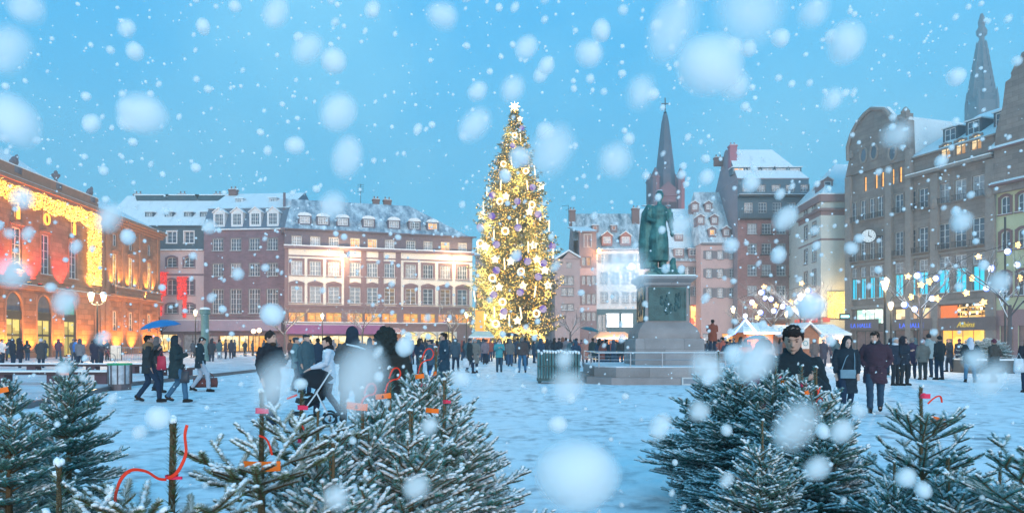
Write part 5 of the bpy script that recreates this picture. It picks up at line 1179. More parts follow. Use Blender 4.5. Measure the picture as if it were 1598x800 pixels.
    for k,ps in P.items():
        for px,py in ps:
            p=at(px,py); s=min(1,.62+ (py-170)/500)*.82
            o=link(nm[k],meshes[k]); o.location=p; o.rotation_euler=(rnd.uniform(-.15,.15),rnd.uniform(-.15,.15) if k!='bauble' else rnd.uniform(0,6),rnd.uniform(-.5,.5)); o.scale=(s,s,s)
            tag(o,lab[k],'ornament',nm[k].replace('_',' ')+'s on the Christmas tree')
    o=disc_star(8,.62,.2,.1).build('tree_topper',emat('topper_hot',(1,.82,.45),5)); o.location=(cx,Y-.2,H-.1); tag(o,'pointed shining star on the very top of the Christmas tree','tree topper')
    # glowing wreath-like arch of lights and low fence at the foot
    root=empty('light_arch',(X(817,74),74,0)); tag(root,'dense glowing arch of golden lights at the foot of the Christmas tree','light arch')
    m=MB(); rr2=random.Random(4)
    m.tube([(-2.3*math.cos(pi*k/12),0,.2+2.6*math.sin(pi*k/12)) for k in range(13)],.12,6); m.build('frame',M_iron,root)
    m=MB()
    for _ in range(420):
        a=rr2.uniform(0,pi); r=rr2.uniform(.8,1.05); x_,z_=-2.5*r*math.cos(a),.3+2.6*r*math.sin(a); s=rr2.uniform(.05,.11); m.ell((x_,rr2.uniform(-.35,.1),z_),s,5,3)
    m.build('bulb_string',emat('arch_lights',(1,.72,.22),5,(1,.42,.05),4),root)
    l=bpy.data.lights.new('arch_glow','POINT'); l.energy=500; l.color=(1,.62,.2); l.shadow_soft_size=.6; o=bpy.data.objects.new('arch_glow',l); COL.objects.link(o); o.parent=root; o.location=(0,-1.2,1.6)
    # fence round the tree
    root=empty('tree_fence',(cx,Y,0)); tag(root,'low iron fence standing round the foot of the Christmas tree','fence'); m=MB(); n=40
    for k in range(n):
        a=2*pi*k/n; x_,y_=6.2*math.cos(a),6.2*math.sin(a); m.tube([(x_,y_,0),(x_,y_,1.15)],.03,5)
    for zz in (.25,1.1): m.tube([(6.2*math.cos(2*pi*k/n),6.2*math.sin(2*pi*k/n),zz) for k in range(n+1)],.03,5)
    m.build('fence_rail',M_iron,root)
xmas_tree()
# ================= monument
TMP=bpy.data.scenes.new('workbench')
def remesh(mb,vox,smooth=2,name='body'):
    me=mb.mesh('tmp',[]); o=bpy.data.objects.new('tmp',me); TMP.collection.objects.link(o)
    md=o.modifiers.new('r','REMESH'); md.mode='VOXEL'; md.voxel_size=vox; md.use_smooth_shade=True
    if smooth: sm=o.modifiers.new('s','SMOOTH'); sm.iterations=smooth; sm.factor=.5
    with bpy.context.temp_override(scene=TMP,view_layer=TMP.view_layers[0]):
        dg=bpy.context.evaluated_depsgraph_get(); dg.update()
    r=bpy.data.meshes.new_from_object(o.evaluated_get(dg)); bpy.data.objects.remove(o); bpy.data.meshes.remove(me); r.name=name
    return r
def folds(me,amp,seed=0,zr=None,fz=3,fx=14):
    n=len(me.vertices); co=np.empty(n*3,dtype=np.float32); me.vertices.foreach_get('co',co); co=co.reshape(-1,3); no=np.empty(n*3,dtype=np.float32); me.vertices.foreach_get('normal',no); no=no.reshape(-1,3)
    d=np.array([noise.noise(Vector((c[0]*fx,c[1]*fx,c[2]*fz+seed*7.3)))+.5*noise.noise(Vector((c[0]*fx*2.3,c[1]*fx*2.3,c[2]*fz*3+seed))) for c in co])
    me.vertices.foreach_set('co',(co+no*(d*amp)[:,None]).ravel()); me.update()
def statue():
    Y=28.; cx=X(1034,Y); gr=stone('monument_granite',(.28,.25,.25),1.5,.62,.006,.92); gr2=mat('monument_sandstone',(.27,.23,.225),.8,.2,1.1,.2); br=mat('green_bronze',(.045,.135,.13),.5,.7,2.6,.25,metal=.25); brd=mat('dark_green_bronze',(.03,.075,.08),.45,.4,3,.25,metal=.3)
    zf=lambda py: Z(py,Y-1.2)
    root=empty('monument',(cx,Y,0)); tag(root,'bronze general statue with a sphinx on a tall granite pedestal of two steps','monument')
    # stepped platform (octagonal)
    def plat(hw,hd,ch,z0,z1,m,mi=0):
        pts=[(-hw+ch,-hd),(hw-ch,-hd),(hw,-hd+ch),(hw,hd-ch),(hw-ch,hd),(-hw+ch,hd),(-hw,hd-ch),(-hw,-hd+ch)]; n=8
        m.add([(x,y,z0) for x,y in pts]+[(x,y,z1) for x,y in pts],[tuple(range(n-1,-1,-1)),tuple(range(n,2*n))]+[(i,(i+1)%n,(i+1)%n+n,i+n) for i in range(n)],mi)
    m=MB(); plat(3.25,3.0,.8,0,.25,m); m.build('step',gr2,root); m=MB(); plat(2.95,2.7,.7,.251,.60,m); m.build('step',gr,root); m=MB(); plat(2.94,2.69,.7,.602,.64,m); m.build('step_snow',M_ledge,root) if False else m.build('snow',mat('monument_snow',(.6,.62,.66),.9,.25,1.6,.3),root)
    # pedestal, square
    def frus(m,levels,mi=0):
        vs=[];n=len(levels)
        for w,z in levels: vs+= [(-w,-w,z),(w,-w,z),(w,w,z),(-w,w,z)]
        fs=[(i*4+k,i*4+(k+1)%4,(i+1)*4+(k+1)%4,(i+1)*4+k) for i in range(n-1) for k in range(4)]+[(3,2,1,0),tuple((n-1)*4+k for k in range(4))]; m.add(vs,fs,mi)
    m=MB(); frus(m,[(1.32,.64),(1.30,zf(530)),(1.27,zf(529)+.03)]); m.build('base_block',gr,root)
    m=MB(); frus(m,[(1.19,zf(529)+.031),(1.17,zf(520)),(1.09,zf(512)),(.95,zf(505)),(.88,zf(503)+.02)]); m.build('plinth',gr2,root)
    z0=zf(503)+.021; z1=zf(446); m=MB(); frus(m,[(.86,z0),(.82,z1)])
    m.build('shaft',gr2,root)
    m=MB(); frus(m,[(.83,z1+.001),(.90,z1+.06),(.90,z1+.15),(1.02,z1+.24),(1.08,z1+.30),(1.08,z1+.40)]); m.build('cornice',gr,root); m=MB(); frus(m,[(1.07,z1+.401),(1.04,z1+.45)]); m.build('snow',M_snow,root)
    # bronze relief panels on the four faces
    for k in range(4):
        o=empty('relief_holder'); bpy.data.objects.remove(o)
        m=MB(); m.T=Matrix.Rotation(k*pi/2,4,'Z'); a,b=-.66,.66; zc0,zc1=z0+.12,z1-.08
        m.box(a,b,-.885,-.84,zc0,zc1,0)
        for (x0,x1,q0,q1) in ((a-.06,a,zc0-.06,zc1+.06),(b,b+.06,zc0-.06,zc1+.06),(a,b,zc0-.06,zc0),(a,b,zc1,zc1+.06)): m.box(x0,x1,-.905,-.84,q0,q1,0)
        rr=random.Random(k)
        for _ in range(16):
            x=rr.uniform(a+.12,b-.12); zq=rr.uniform(zc0+.1,zc1-.5); m.ell((x,-.89,zq+.32),(.045,.03,.055),7,5); m.ell((x,-.885,zq+.14),(.07,.03,.14),7,5)
        m.build('relief_panel',brd,root)
    # bronze base and figure, seen from behind, face turned to the right
    zt=z1+.45; m=MB(); frus(m,[(.72,zt-.02),(.70,zt+.12),(.6,zt+.14),(.58,zt+.26)]); m.build('bronze_plinth',br,root)
    zb=zt+.25; s=(Z(298,Y)-zb)/1.83
    m=MB(); ofs=Vector((-.16,0,zb)); 
    def p(x,y,z): return (ofs.x+x*s,y*s,ofs.z+z*s)
    # legs/boots, long coat, torso
    for sx in (-1,1):
        m.tube([p(sx*.10,.02,0.02),p(sx*.10,.0,.45),p(sx*.09,0,.9)],[.085*s,.09*s,.12*s],10); m.ell(p(sx*.11,.06*-1,.05),(.07*s,.16*s,.06*s))
    m.tube([p(0,.01,.22),p(0,0,.5),p(0,0,.75),p(0,0,.95),p(0,0,1.08),p(0,0,1.28),p(.01,0,1.42),p(.01,0,1.50)],[(.24*s,.17*s),(.235*s,.18*s),(.22*s,.17*s),(.19*s,.15*s),(.165*s,.125*s),(.21*s,.14*s),(.22*s,.12*s),(.10*s,.09*s)],16)
    m.tube([p(.01,0,1.46),p(.015,-.01,1.62)],[.06*s,.055*s],10); m.ell(p(.02,-.015,1.70),(.085*s,.10*s,.12*s)); m.ell(p(.02,.015,1.73),(.10*s,.11*s,.11*s)); m.ell(p(.07,-.09,1.68),(.02*s,.03*s,.02*s),6,5)
    # right arm down by the side (viewer's right), hand on sword hilt; left arm bent under the cloak
    m.tube([p(.22,0,1.42),p(.27,.03,1.16),p(.30,-.03,.90)],[.075*s,.062*s,.045*s],10); m.ell(p(.305,-.04,.84),(.045*s,.05*s,.075*s)); m.tube([p(.24,.02,1.38),p(.29,.04,1.12)],[.09*s,.08*s],10)
    m.tube([p(-.2,0,1.42),p(-.27,-.05,1.18),p(-.13,-.2,1.10)],[.075*s,.065*s,.045*s],10)
    # cloak over the left shoulder falling to the plinth
    m.tube([p(-.14,.05,1.50),p(-.20,.07,1.30),p(-.25,.08,1.0),p(-.27,.08,.6),p(-.26,.08,.05)],[(.12*s,.10*s),(.18*s,.12*s),(.17*s,.13*s),(.18*s,.13*s),(.16*s,.12*s)],14)
    m.tube([p(-.04,.12,1.46),p(-.07,.16,1.25),p(-.10,.16,1.05)],[(.05*s,.03*s),(.075*s,.04*s),(.03*s,.03*s)],8)
    m.tube([p(.0,.10,1.42),p(.02,.14,1.2),p(0,.15,.85),p(-.03,.14,.5)],[(.05*s,.03*s),(.06*s,.04*s),(.06*s,.04*s),(.05*s,.03*s)],8)
    for k in range(9):
        x=-.38+k*.06 if k<6 else -.02+ (k-6)*.09; m.tube([p(x*.75,.17,1.15-.03*k),p(x,.19,.7),p(x*1.02,.17,.33+.05*(k%3))],[.012*s,.022*s,.012*s],6)
    me=remesh(m,.028,2,'figure'); folds(me,.02,3,fz=1.2,fx=6); me.materials.append(br); me.polygons.foreach_set('use_smooth',[True]*len(me.polygons)); link('figure',me,root)
    m=MB(); m.ell((ofs.x-.22*s,.12*s,zb+1.515*s),(.17*s,.10*s,.028)); m.ell((ofs.x+.02*s,.0,zb+1.835*s),(.075*s,.09*s,.02)); m.ell((ofs.x+.22*s,.02,zb+1.49*s),(.07*s,.08*s,.02)); m.build('snow',M_snow,root,True)
    # sphinx at the front right
    m=MB(); q=Vector((.02,-.55,zt)); Q=lambda x,y,z:(q.x+x,q.y+y,q.z+z)
    m.ell(Q(0,0,.16),(.42,.17,.14)); m.ell(Q(-.36,.0,.17),(.16,.16,.15)); m.ell(Q(.27,0,.30),(.14,.14,.24)); m.ell(Q(.29,0,.58),(.09,.10,.12)); m.tube([Q(.30,.0,.70),Q(.27,0,.55),Q(.22,0,.34)],[(.06,.07),(.13,.14),(.12,.12)],10)
    for y in (-.1,.1): m.tube([Q(.25,y,.20),Q(.45,y,.06),Q(.62,y,.05)],[.07,.06,.05],8); m.tube([Q(-.38,y*1.2,.18),Q(-.25,y*1.5,.06),Q(-.12,y*1.5,.05)],[.09,.06,.045],8)
    m.tube([Q(-.5,.0,.15),Q(-.58,-.05,.06),Q(-.42,-.16,.05)],[.03,.025,.02],6)
    me=remesh(m,.022,1,'sphinx'); me.materials.append(br); link('sphinx',me,root); m=MB(); m.ell(Q(-.1,0,.29),(.3,.1,.03)); m.ell(Q(.29,0,.70),(.06,.06,.02)); m.build('snow',M_snow,root,True)
    # railing round the platform
    root=empty('railing',(cx,Y,0)); tag(root,'low thin metal railing with snow on its rails round the monument','railing'); 
    hw,hd=2.85,2.6; rail=mat('galvanised_rail',(.28,.30,.33),.4,.1,6,metal=.5)
    m=MB()
    for zz_ in (1.12,.88): 
        m.tube([(-hw,-hd,zz_),(hw,-hd,zz_),(hw,hd,zz_),(-hw,hd,zz_),(-hw,-hd,zz_)],.018,6)
    m.build('rail',rail,root)
    m=MB(); m.tube([(-hw,-hd,1.142),(hw,-hd,1.142)],.014,5); m.tube([(-hw,-hd,1.142),(-hw,hd,1.142)],.014,5); m.build('rail_snow',M_snow,root)
    for x,y in [(-hw+i*hw*2/5,-hd) for i in range(6)]+[(-hw,0),(hw,0),(-hw,hd),(hw,hd),(0,hd)]:
        m=MB(); m.tube([(x,y,.6),(x,y,1.12)],.022,6); m.build('post',rail,root)
    m=MB(); m.box(-.3,.3,-.02,.02,-.14,.14); m.box(-.24,.24,-.025,-.021,-.09,.09,1); o=m.build('plaque',[mat('plaque_frame',(.5,.5,.5),.5),mat('plaque_dark',(.2,.22,.25),.5)]); o.location=(X(1077,Y-3.03),Y-3.03,.13+.0); tag(o,'small framed metal plate on the lowest step of the monument','plate')
statue()
# ================= people
ARMS=dict(down=((.235,.03,1.14),(.225,-.05,.89)),pocket=((.285,.07,1.13),(.165,-.055,.96)),phone=((.235,-.06,1.14),(.09,-.30,1.24)),raised=((.26,-.16,1.24),(.09,-.22,1.50)),
 push=((.23,-.06,1.15),(.19,-.36,1.04)),carry=((.25,.0,1.13),(.25,-.05,.88)),umbrella=((.24,-.08,1.14),(.12,-.24,1.34)),back=((.25,.12,1.14),(.10,.15,.98)),folded=((.24,-.05,1.13),(.0,-.22,1.15)),out=((.33,-.05,1.15),(.42,-.22,1.02)))
LEGS=dict(stand=(0,0,0),walk=(-.26,.24,1),step=(-.14,.14,.5),apart=(0,0,2))
def leg_pts(sx,legs):
    a,b,k=LEGS[legs]; hip=Vector((sx*.095,.0,.92))
    if k==2: return [hip,Vector((sx*.13,-.02,.50)),Vector((sx*.155,.0,.09)),0]
    o=(a if sx<0 else b)
    if k==0: return [hip,Vector((sx*.10,-.03,.50)),Vector((sx*.105,.01,.09)),0]
    if o<0: return [hip,Vector((sx*.10,o*.72-.04,.52)),Vector((sx*.095,o,.09)),0]
    return [hip,Vector((sx*.10,-.01,.50)),Vector((sx*.09,o,.14)),.06]
_pm={}
def p_meshes(key):
    if key in _pm: return _pm[key]
    (arms,legs,coat,head,look,down,bulk,lod,hairs,seed)=key
    vox={0:.011,1:.017,2:.026}[lod]; rr=random.Random(seed)
    al,ar=arms; hem=dict(jacket=.84,hip=.74,thigh=.62,knee=.46,long=.32)[coat]
    sh={-1:Vector((-.185,0,1.415)),1:Vector((.185,0,1.415))}
    A={}
    for sx,k in ((-1,al),(1,ar)):
        e,w=ARMS[k]; A[sx]=(sh[sx],Vector((sx*e[0],e[1],e[2])),Vector((sx*w[0],w[1],w[2])))
    L={sx:leg_pts(sx,legs) for sx in (-1,1)}
    hd=Matrix.Translation((0,-.012,1.475))@Matrix.Rotation(look,4,'Z')@Matrix.Rotation(down,4,'X')
    H=lambda x,y,z: hd@Vector((x,y,z))
    out={}
    # one continuous body: head with face, neck, trunk, arms with hands, legs
    m=MB()
    m.ell(H(0,0,.125),(.076,.093,.108),18,12,M=hd.to_3x3()); m.ell(H(0,-.028,.068),(.058,.066,.062),14,9,M=hd.to_3x3()); m.ell(H(0,.02,.15),(.079,.088,.085),14,9,M=hd.to_3x3())
    m.tube([H(0,-.088,.135),H(0,-.112,.100),H(0,-.098,.092)],[.010,.016,.010],8); m.ell(H(0,-.085,.158),(.05,.012,.012),10,6,M=hd.to_3x3()); m.ell(H(0,-.088,.057),(.026,.012,.010),8,5,M=hd.to_3x3())
    m.ell(H(0,-.083,.030),(.022,.02,.018),8,5,M=hd.to_3x3())
    for sx in (-1,1): m.ell(H(sx*.079,.01,.115),(.011,.02,.032),8,6,M=hd.to_3x3())
    m.tube([Vector((0,.01,1.38)),Vector((0,.005,1.46)),H(0,.01,.06)],[.062,.055,.052],12)
    m.tube([Vector((0,0,.86)),Vector((0,0,1.0)),Vector((0,0,1.25)),Vector((0,0,1.40)),Vector((0,0,1.45))],[(.15,.10),(.13,.10),(.16,.11),(.15,.09),(.07,.06)],16)
    for sx in (-1,1):
        s_,e,w=A[sx]; m.tube([s_,e,w],[.048,.036,.026],10)
        d=(w-e).normalized(); side=d.cross(Vector((0,-1,.2))).normalized(); 
        if lod<2:
            pc=w+d*.05; m.tube([w,pc,w+d*.085],[(.024,.02),(.036,.018),(.034,.016)],8)
            for k,ln in enumerate((.062,.075,.07,.055)):
                b=w+d*.08+side*(.024*(1.5-k)/1.5*1.1); c=b+d*ln*.55+Vector((0,-.006,-.01)); t=b+d*ln*.85+Vector((0,-.02,-.022)); m.tube([b,c,t],[.0085,.008,.006],6)
            b=w+d*.03+side*.028; m.tube([b,b+d*.03+side*.022,b+d*.055+side*.025],[.011,.010,.007],6)
        else: m.tube([w,w+d*.06,w+d*.13],[(.026,.02),(.036,.02),(.02,.014)],8)
        hp,kn,an,_=L[sx]; m.tube([hp,kn,an],[.075,.048,.036],10); m.ell(an+Vector((0,-.05,-.05)),(.036,.10,.03),10,6)
    out['body']=remesh(m,vox*.85,1,'body')
    # trousers
    m=MB()
    for sx in (-1,1):
        hp,kn,an,_=L[sx]; m.tube([hp+Vector((0,0,.03)),(hp+kn)/2,kn,(kn+an)/2,an+Vector((0,0,.0))],[.105,.092,.072,.066,.062],14)
    m.tube([Vector((0,0,.84)),Vector((0,0,.92)),Vector((0,0,1.0))],[(.14,.11),(.165,.125),(.15,.11)],16)
    me=remesh(m,vox,1,'trousers'); folds(me,.010,seed,fz=12,fx=8); out['trousers']=me
    # shoes
    m=MB()
    for sx in (-1,1):
        hp,kn,an,lift=L[sx]; rot=Matrix.Rotation(lift*9 if lift else 0,4,'X'); c=an+Vector((0,-.045,-.045+0))
        m.ell(c,(.047,.135,.045),12,8,M=rot.to_3x3()); m.tube([an+Vector((0,.01,-.03)),an+Vector((0,.01,.05))],[.052,.05],10); m.box(c.x-.042,c.x+.042,c.y-.12,c.y+.12,c.z-.045,c.z-.02)
    out['shoe']=remesh(m,vox,1,'shoe')
    # coat with sleeves
    m=MB(); b=bulk
    prof=[(1.475,.075,.072),(1.445,.125,.088),(1.40,.195,.118),(1.28,.205,.135),(1.12,.19,.135),(1.0,.185,.135)]
    z=.88
    fl=0 if coat in('jacket','hip') else .012
    while z>hem: prof.append((z,.20+fl*(1-z)*2,.148+fl*(1-z)*2)); z-=.12
    prof.append((hem,.205+fl*(1.0-hem)*2,.155+fl*(1-hem)*2))
    if coat=='jacket': prof[-1]=(hem,.175,.135)
    m.tube([Vector((0,0,p[0])) for p in prof],[(p[1]*b if p[0]<1.46 else p[1],p[2]*b if p[0]<1.46 else p[2]) for p in prof],22)
    for sx in (-1,1):
        s_,e,w=A[sx]; m.tube([s_+Vector((sx*-.02,0,.005)),s_.lerp(e,.5),e,e.lerp(w,.5),w-(w-e).normalized()*.0],[.074*b,.071*b,.065*b,.058*b,.050*b],14)
    m.tube([Vector((0,.01,1.42)),Vector((0,.008,1.515))],[(.092,.090),(.082,.082)],14)
    if coat in('hip','thigh'): 
        for sx in (-1,1): m.box(sx*.07-.05 if sx<0 else .04,sx*.07+.02 if sx<0 else .12,-.16*b,-.13*b,.86,.98)
    me=remesh(m,vox,2 if lod<2 else 1,'coat'); folds(me,.017 if lod<2 else .016,seed+3,fz=9,fx=6); out['coat']=me
    # head cover
    m=MB(); h3=hd.to_3x3()
    if hairs=='short': m.ell(H(0,.030,.148),(.088,.086,.092),16,10,M=h3); m.ell(H(0,-.012,.190),(.074,.078,.042),12,8,M=h3); m.ell(H(.025,-.055,.198),(.048,.035,.028),10,7,M=h3); [m.ell(H(sx*.076,.0,.14),(.014,.03,.04),8,6,M=h3) for sx in (-1,1)]; m.ell(H(0,.05,.09),(.066,.05,.06),10,7,M=h3)
    elif hairs=='bald': m.ell(H(0,.045,.11),(.080,.060,.055),12,8,M=h3)
    elif hairs=='long': m.ell(H(0,.024,.160),(.092,.095,.086),16,10,M=h3); m.tube([H(0,.05,.16),H(0,.075,.05),Vector((0,.10,1.40)),Vector((0,.12,1.30))],[(.09,.06),(.10,.06),(.11,.04),(.06,.02)],12)
    elif hairs=='beanie': m.ell(H(0,.018,.152),(.092,.102,.098),16,10,M=h3); m.ell(H(0,.03,.118),(.092,.090,.05),14,8,M=h3); m.ell(H(0,.018,.252),(.022,.022,.02),8,6)
    elif hairs=='cap': m.ell(H(0,.018,.165),(.094,.106,.062),16,10,M=h3); m.ell(H(0,-.07,.158),(.07,.065,.012),12,6,M=h3); m.ell(H(0,.04,.11),(.083,.066,.06),12,7,M=h3)
    elif hairs=='hood': m.ell(H(0,.038,.125),(.112,.112,.140),18,12,M=h3); m.tube([H(0,.05,.08),Vector((0,.03,1.46)),Vector((0,.02,1.38))],[(.11,.10),(.125,.11),(.12,.08)],14)
    elif hairs=='furhood': m.ell(H(0,.045,.125),(.135,.13,.165),18,12,M=h3); m.tube([H(0,.05,.08),Vector((0,.03,1.46)),Vector((0,.03,1.34))],[(.13,.12),(.16,.13),(.14,.09)],14)
    elif hairs=='scarf': m.ell(H(0,.03,.135),(.100,.110,.125),18,12,M=h3); m.tube([H(0,.03,.10),Vector((0,.03,1.45)),Vector((0,.07,1.30)),Vector((0,.10,1.15))],[(.10,.10),(.14,.12),(.15,.10),(.05,.03)],14)
    me=remesh(m,vox*.8,1,'hair')
    if hairs=='furhood': folds(me,.03,seed,fz=30,fx=30)
    elif hairs in('short','long'): folds(me,.013,seed,fz=28,fx=50)
    out['hair']=me
    # eyes, brows, mouth as small pieces of the body
    if lod==0:
        m=MB()
        for sx in (-1,1): m.ell(H(sx*.030,-.0835,.135),(.011,.006,.0065),8,6,M=h3); m.box(0,0,0,0,0,0) if False else None; m.tube([H(sx*.014,-.093,.156),H(sx*.032,-.0925,.161),H(sx*.048,-.083,.156)],[.003,.0042,.002],6)
        m.tube([H(-.022,-.094,.056),H(0,-.1,.056),H(.022,-.094,.056)],[.002,.0035,.002],6); out['face']=m.mesh('face',[],True)
    if True:
        m=MB(); m.tube([H(0,.0,.045),Vector((0,0,1.475)),Vector((0,.0,1.435))],[(.082,.090),(.104,.108),(.125,.112)],16)
        me=remesh(m,vox,1,'scarf'); folds(me,.008,seed,fz=25,fx=8); out['scarf']=me
    _pm[key]=out; return out
CC={}
def cloth(col,fuzz=.12):
    k=tuple(round(c,3) for c in col)
    if k not in CC: CC[k]=mat('cloth_%d'%len(CC),col,.85,fuzz,7,.25,spec=.15,bscale=60)
    return CC[k]
def skin(i=0): return mat('skin_%d'%i,[(.50,.29,.22),(.56,.34,.27),(.36,.20,.14)][i],.55,.08,14)
BLK=(.018,.022,.028); NAVY=(.015,.03,.055); JEANS=(.03,.07,.13); DJ=(.015,.03,.06); GREY=(.11,.12,.13); BRN=(.10,.055,.04)
HAIRD=(.02,.014,.011)
def person(px,py_feet=None,label='',h=1.72,face=180,coat='hip',col=BLK,trou=DJ,hair='short',hcol=HAIRD,arms=('down','down'),legs='stand',look=0,down=0,bulk=1.,lod=1,shoes=(.02,.015,.013),scarf=None,group=None,Y=None,seed=0,sk=0,dz=0,extra=None):
    """px, py_feet: where the soles are in the photograph; face: 0 = towards the viewer, 90 = to the right, 180 = away"""
    if Y is None: Y=EYE*F/(py_feet-HY)
    key=(arms,legs,coat,0,round(R(look),2),round(R(down),2),bulk,lod,hair,seed); P=p_meshes(key)
    root=empty('person',(X(px,Y),Y,dz),R(face)); root.scale=(h/1.75,)*3; tag(root,label,'person',group)
    def part(nm,key_,m):
        me=P[key_]; 
        if not me.materials: me.materials.append(m)
        o=link(nm,me,root); o.material_slots[0].link='OBJECT'; o.material_slots[0].material=m
        return o
    part('body','body',skin(sk)); part('trousers','trousers',cloth(trou)); part('coat','coat',cloth(col)); part('shoes','shoe',cloth(shoes))
    part({'short':'hair','bald':'hair','long':'hair','beanie':'beanie','cap':'cap','hood':'hood','furhood':'fur_hood','scarf':'headscarf'}[hair],'hair',cloth(hcol))
    if 'face' in P and lod==0: part('face_features','face',mat('dark_features',(.03,.018,.015),.5,.1,5))
    if scarf: part('scarf','scarf',cloth(scarf))
    return root,(P,key)
def own(root,name,mb,m,smooth=True): return mb.build(name,m,root,smooth)
def people():
    # --- near, left of centre
    r,_=person(422,667,'bearded man in a black jacket and dark hat, facing the group left of centre',face=60,coat='jacket',col=(.02,.022,.028),hair='beanie',hcol=(.03,.022,.02),arms=('down','phone'),legs='step',look=10,lod=0,seed=1,bulk=1.04,h=1.76)
    m=MB(); hd=Matrix.Translation((0,-.012,1.475))@Matrix.Rotation(R(10),4,'Z'); m.ell(hd@Vector((0,-.050,.018)),(.060,.052,.050),12,8); own(r,'beard',m,cloth((.05,.03,.02)))
    person(462,612,'person in a pale teal grey jacket with a cap behind the stroller group',face=100,coat='hip',col=(.10,.17,.19),hair='cap',hcol=(.03,.04,.05),arms=('phone','down'),legs='step',lod=1,seed=2,trou=(.03,.05,.08))
    person(478,617,'tall person with a dark flat cap and blue grey coat beside the stroller group',face=60,coat='thigh',col=(.05,.09,.11),hair='cap',hcol=(.02,.025,.03),arms=('down','down'),lod=1,seed=3,h=1.8)
    person(496,590,'small dark haired person seen between the cap wearer and the woman in white',face=200,coat='hip',col=NAVY,hair='short',lod=1,seed=4)
    person(513,652,'woman in a white vest and dark scarf pushing a stroller',face=-75,coat='hip',col=(.55,.60,.68),hair='short',hcol=HAIRD,arms=('push','push'),legs='walk',down=12,lod=0,seed=5,trou=(.035,.025,.04),scarf=(.02,.02,.025),h=1.68,sk=1)
    r,_=person(549,664,'hooded person in a grey and black coat with a pale shoulder stripe, seen from behind',face=-150,coat='thigh',col=(.07,.075,.08),hair='hood',hcol=(.02,.03,.045),arms=('down','phone'),legs='apart',lod=0,seed=6,bulk=1.12,h=1.84,trou=(.03,.035,.04))
    m=MB(); m.tube([(-.2,.13,1.33),(-.05,.155,1.38),(.14,.15,1.42)],[.016,.02,.014],6); own(r,'reflective_stripe',m,cloth((.5,.6,.65)))
    person(604,None,'large person in a dark coat with a big furry hood, back to the viewer',Y=8.2,face=170,coat='long',col=(.028,.028,.026),hair='furhood',hcol=(.022,.028,.028),arms=('pocket','pocket'),lod=0,seed=7,bulk=1.28,h=1.70)
    person(577,588,'hooded figure far behind the furry hood',face=180,coat='hip',col=(.03,.04,.06),hair='hood',hcol=(.02,.03,.05),lod=1,seed=8)
    person(634,602,'person in a brown jacket stepping right behind the furry hood',face=80,coat='hip',col=(.17,.10,.075),hair='short',arms=('pocket','down'),legs='walk',lod=1,seed=9,trou=NAVY)
    person(655,583,'long haired person in dark blue at the left of the standing group by the tree',face=150,coat='thigh',col=NAVY,hair='long',lod=1,seed=10)
    person(672,600,'person in a flat cap and slate jacket beside the tall man in navy',face=-100,coat='hip',col=(.05,.09,.13),hair='cap',hcol=(.03,.035,.045),arms=('phone','phone'),lod=1,seed=11,h=1.66)
    person(693,614,'tall man in a long navy coat with receding dark hair',face=-80,coat='knee',col=(.02,.045,.07),hair='short',arms=('pocket','pocket'),lod=0,seed=12,h=1.84,look=-10,bulk=1.05)
    person(711,579,'hooded person in grey blue standing right of the tall navy coat',face=160,coat='hip',col=(.05,.08,.11),hair='hood',hcol=(.05,.08,.10),lod=1,seed=13,legs='apart')
    person(733,582,'person in black with a backpack left of the snow blurred figure',face=110,coat='thigh',col=(.02,.03,.035),hair='beanie',hcol=(.05,.05,.06),lod=1,seed=14,legs='step')
    person(741,581,'grey coated person holding a pale bag before the Christmas tree',face=170,coat='knee',col=(.16,.16,.15),hair='beanie',hcol=(.3,.28,.28),lod=1,seed=15)
    person(757,568,'person in a dusty pink grey coat left of the Christmas tree base',face=180,coat='hip',col=(.22,.16,.18),hair='short',hcol=(.03,.03,.05),lod=1,seed=16)
    person(779,580,'woman in a turquoise and white jacket looking down before the Christmas tree',face=10,coat='hip',col=(.06,.30,.34),hair='long',arms=('phone','phone'),lod=1,seed=17,down=20,trou=(.03,.07,.11),scarf=(.6,.62,.66))
    person(796,571,'person in blue jeans and a grey jacket behind the turquoise jacket',face=180,coat='hip',col=(.13,.13,.13),hair='hood',hcol=(.12,.12,.13),trou=(.04,.09,.17),lod=1,seed=18)
    person(815,581,'man in a dark brown jacket and bright blue jeans before the light arch',face=180,coat='jacket',col=(.07,.055,.055),hair='short',hcol=(.16,.15,.15),trou=(.04,.13,.24),lod=1,seed=19,bulk=1.12,legs='apart',h=1.78)
    person(843,563,'person in a plum jacket right of the light arch',face=150,coat='hip',col=(.07,.03,.06),hair='hood',hcol=(.03,.03,.04),lod=1,seed=20)
    person(878,566,'tall person in a rusty brown hooded coat behind the teal panel stack',face=180,coat='thigh',col=(.20,.08,.04),hair='hood',hcol=(.19,.08,.05),lod=1,seed=21,h=1.86)
    # --- left
    r,_=person(231,627,'person in a dark coat with tan shoulders under the blue umbrella',face=120,coat='hip',col=(.025,.03,.035),hair='short',arms=('down','umbrella'),legs='walk',lod=0,seed=22,h=1.74)
    m=MB(); m.tube([(-.20,0,1.40),(0,0,1.43),(.20,0,1.40)],[(.10,.11),(.13,.14),(.10,.11)],12); own(r,'shoulder_yoke',m,cloth((.22,.14,.08)))
    person(246,612,'person with a red bag walking behind the umbrella carrier',face=95,coat='hip',col=(.04,.04,.045),hair='hood',hcol=(.12,.10,.10),legs='step',lod=1,seed=23,trou=NAVY)
    person(275,627,'hooded person in a long dark coat and blue jeans, left of the basket carrier',face=100,coat='thigh',col=(.02,.035,.04),hair='hood',hcol=(.02,.03,.04),arms=('phone','carry'),legs='walk',lod=0,seed=24,bulk=1.15,trou=(.05,.12,.20))
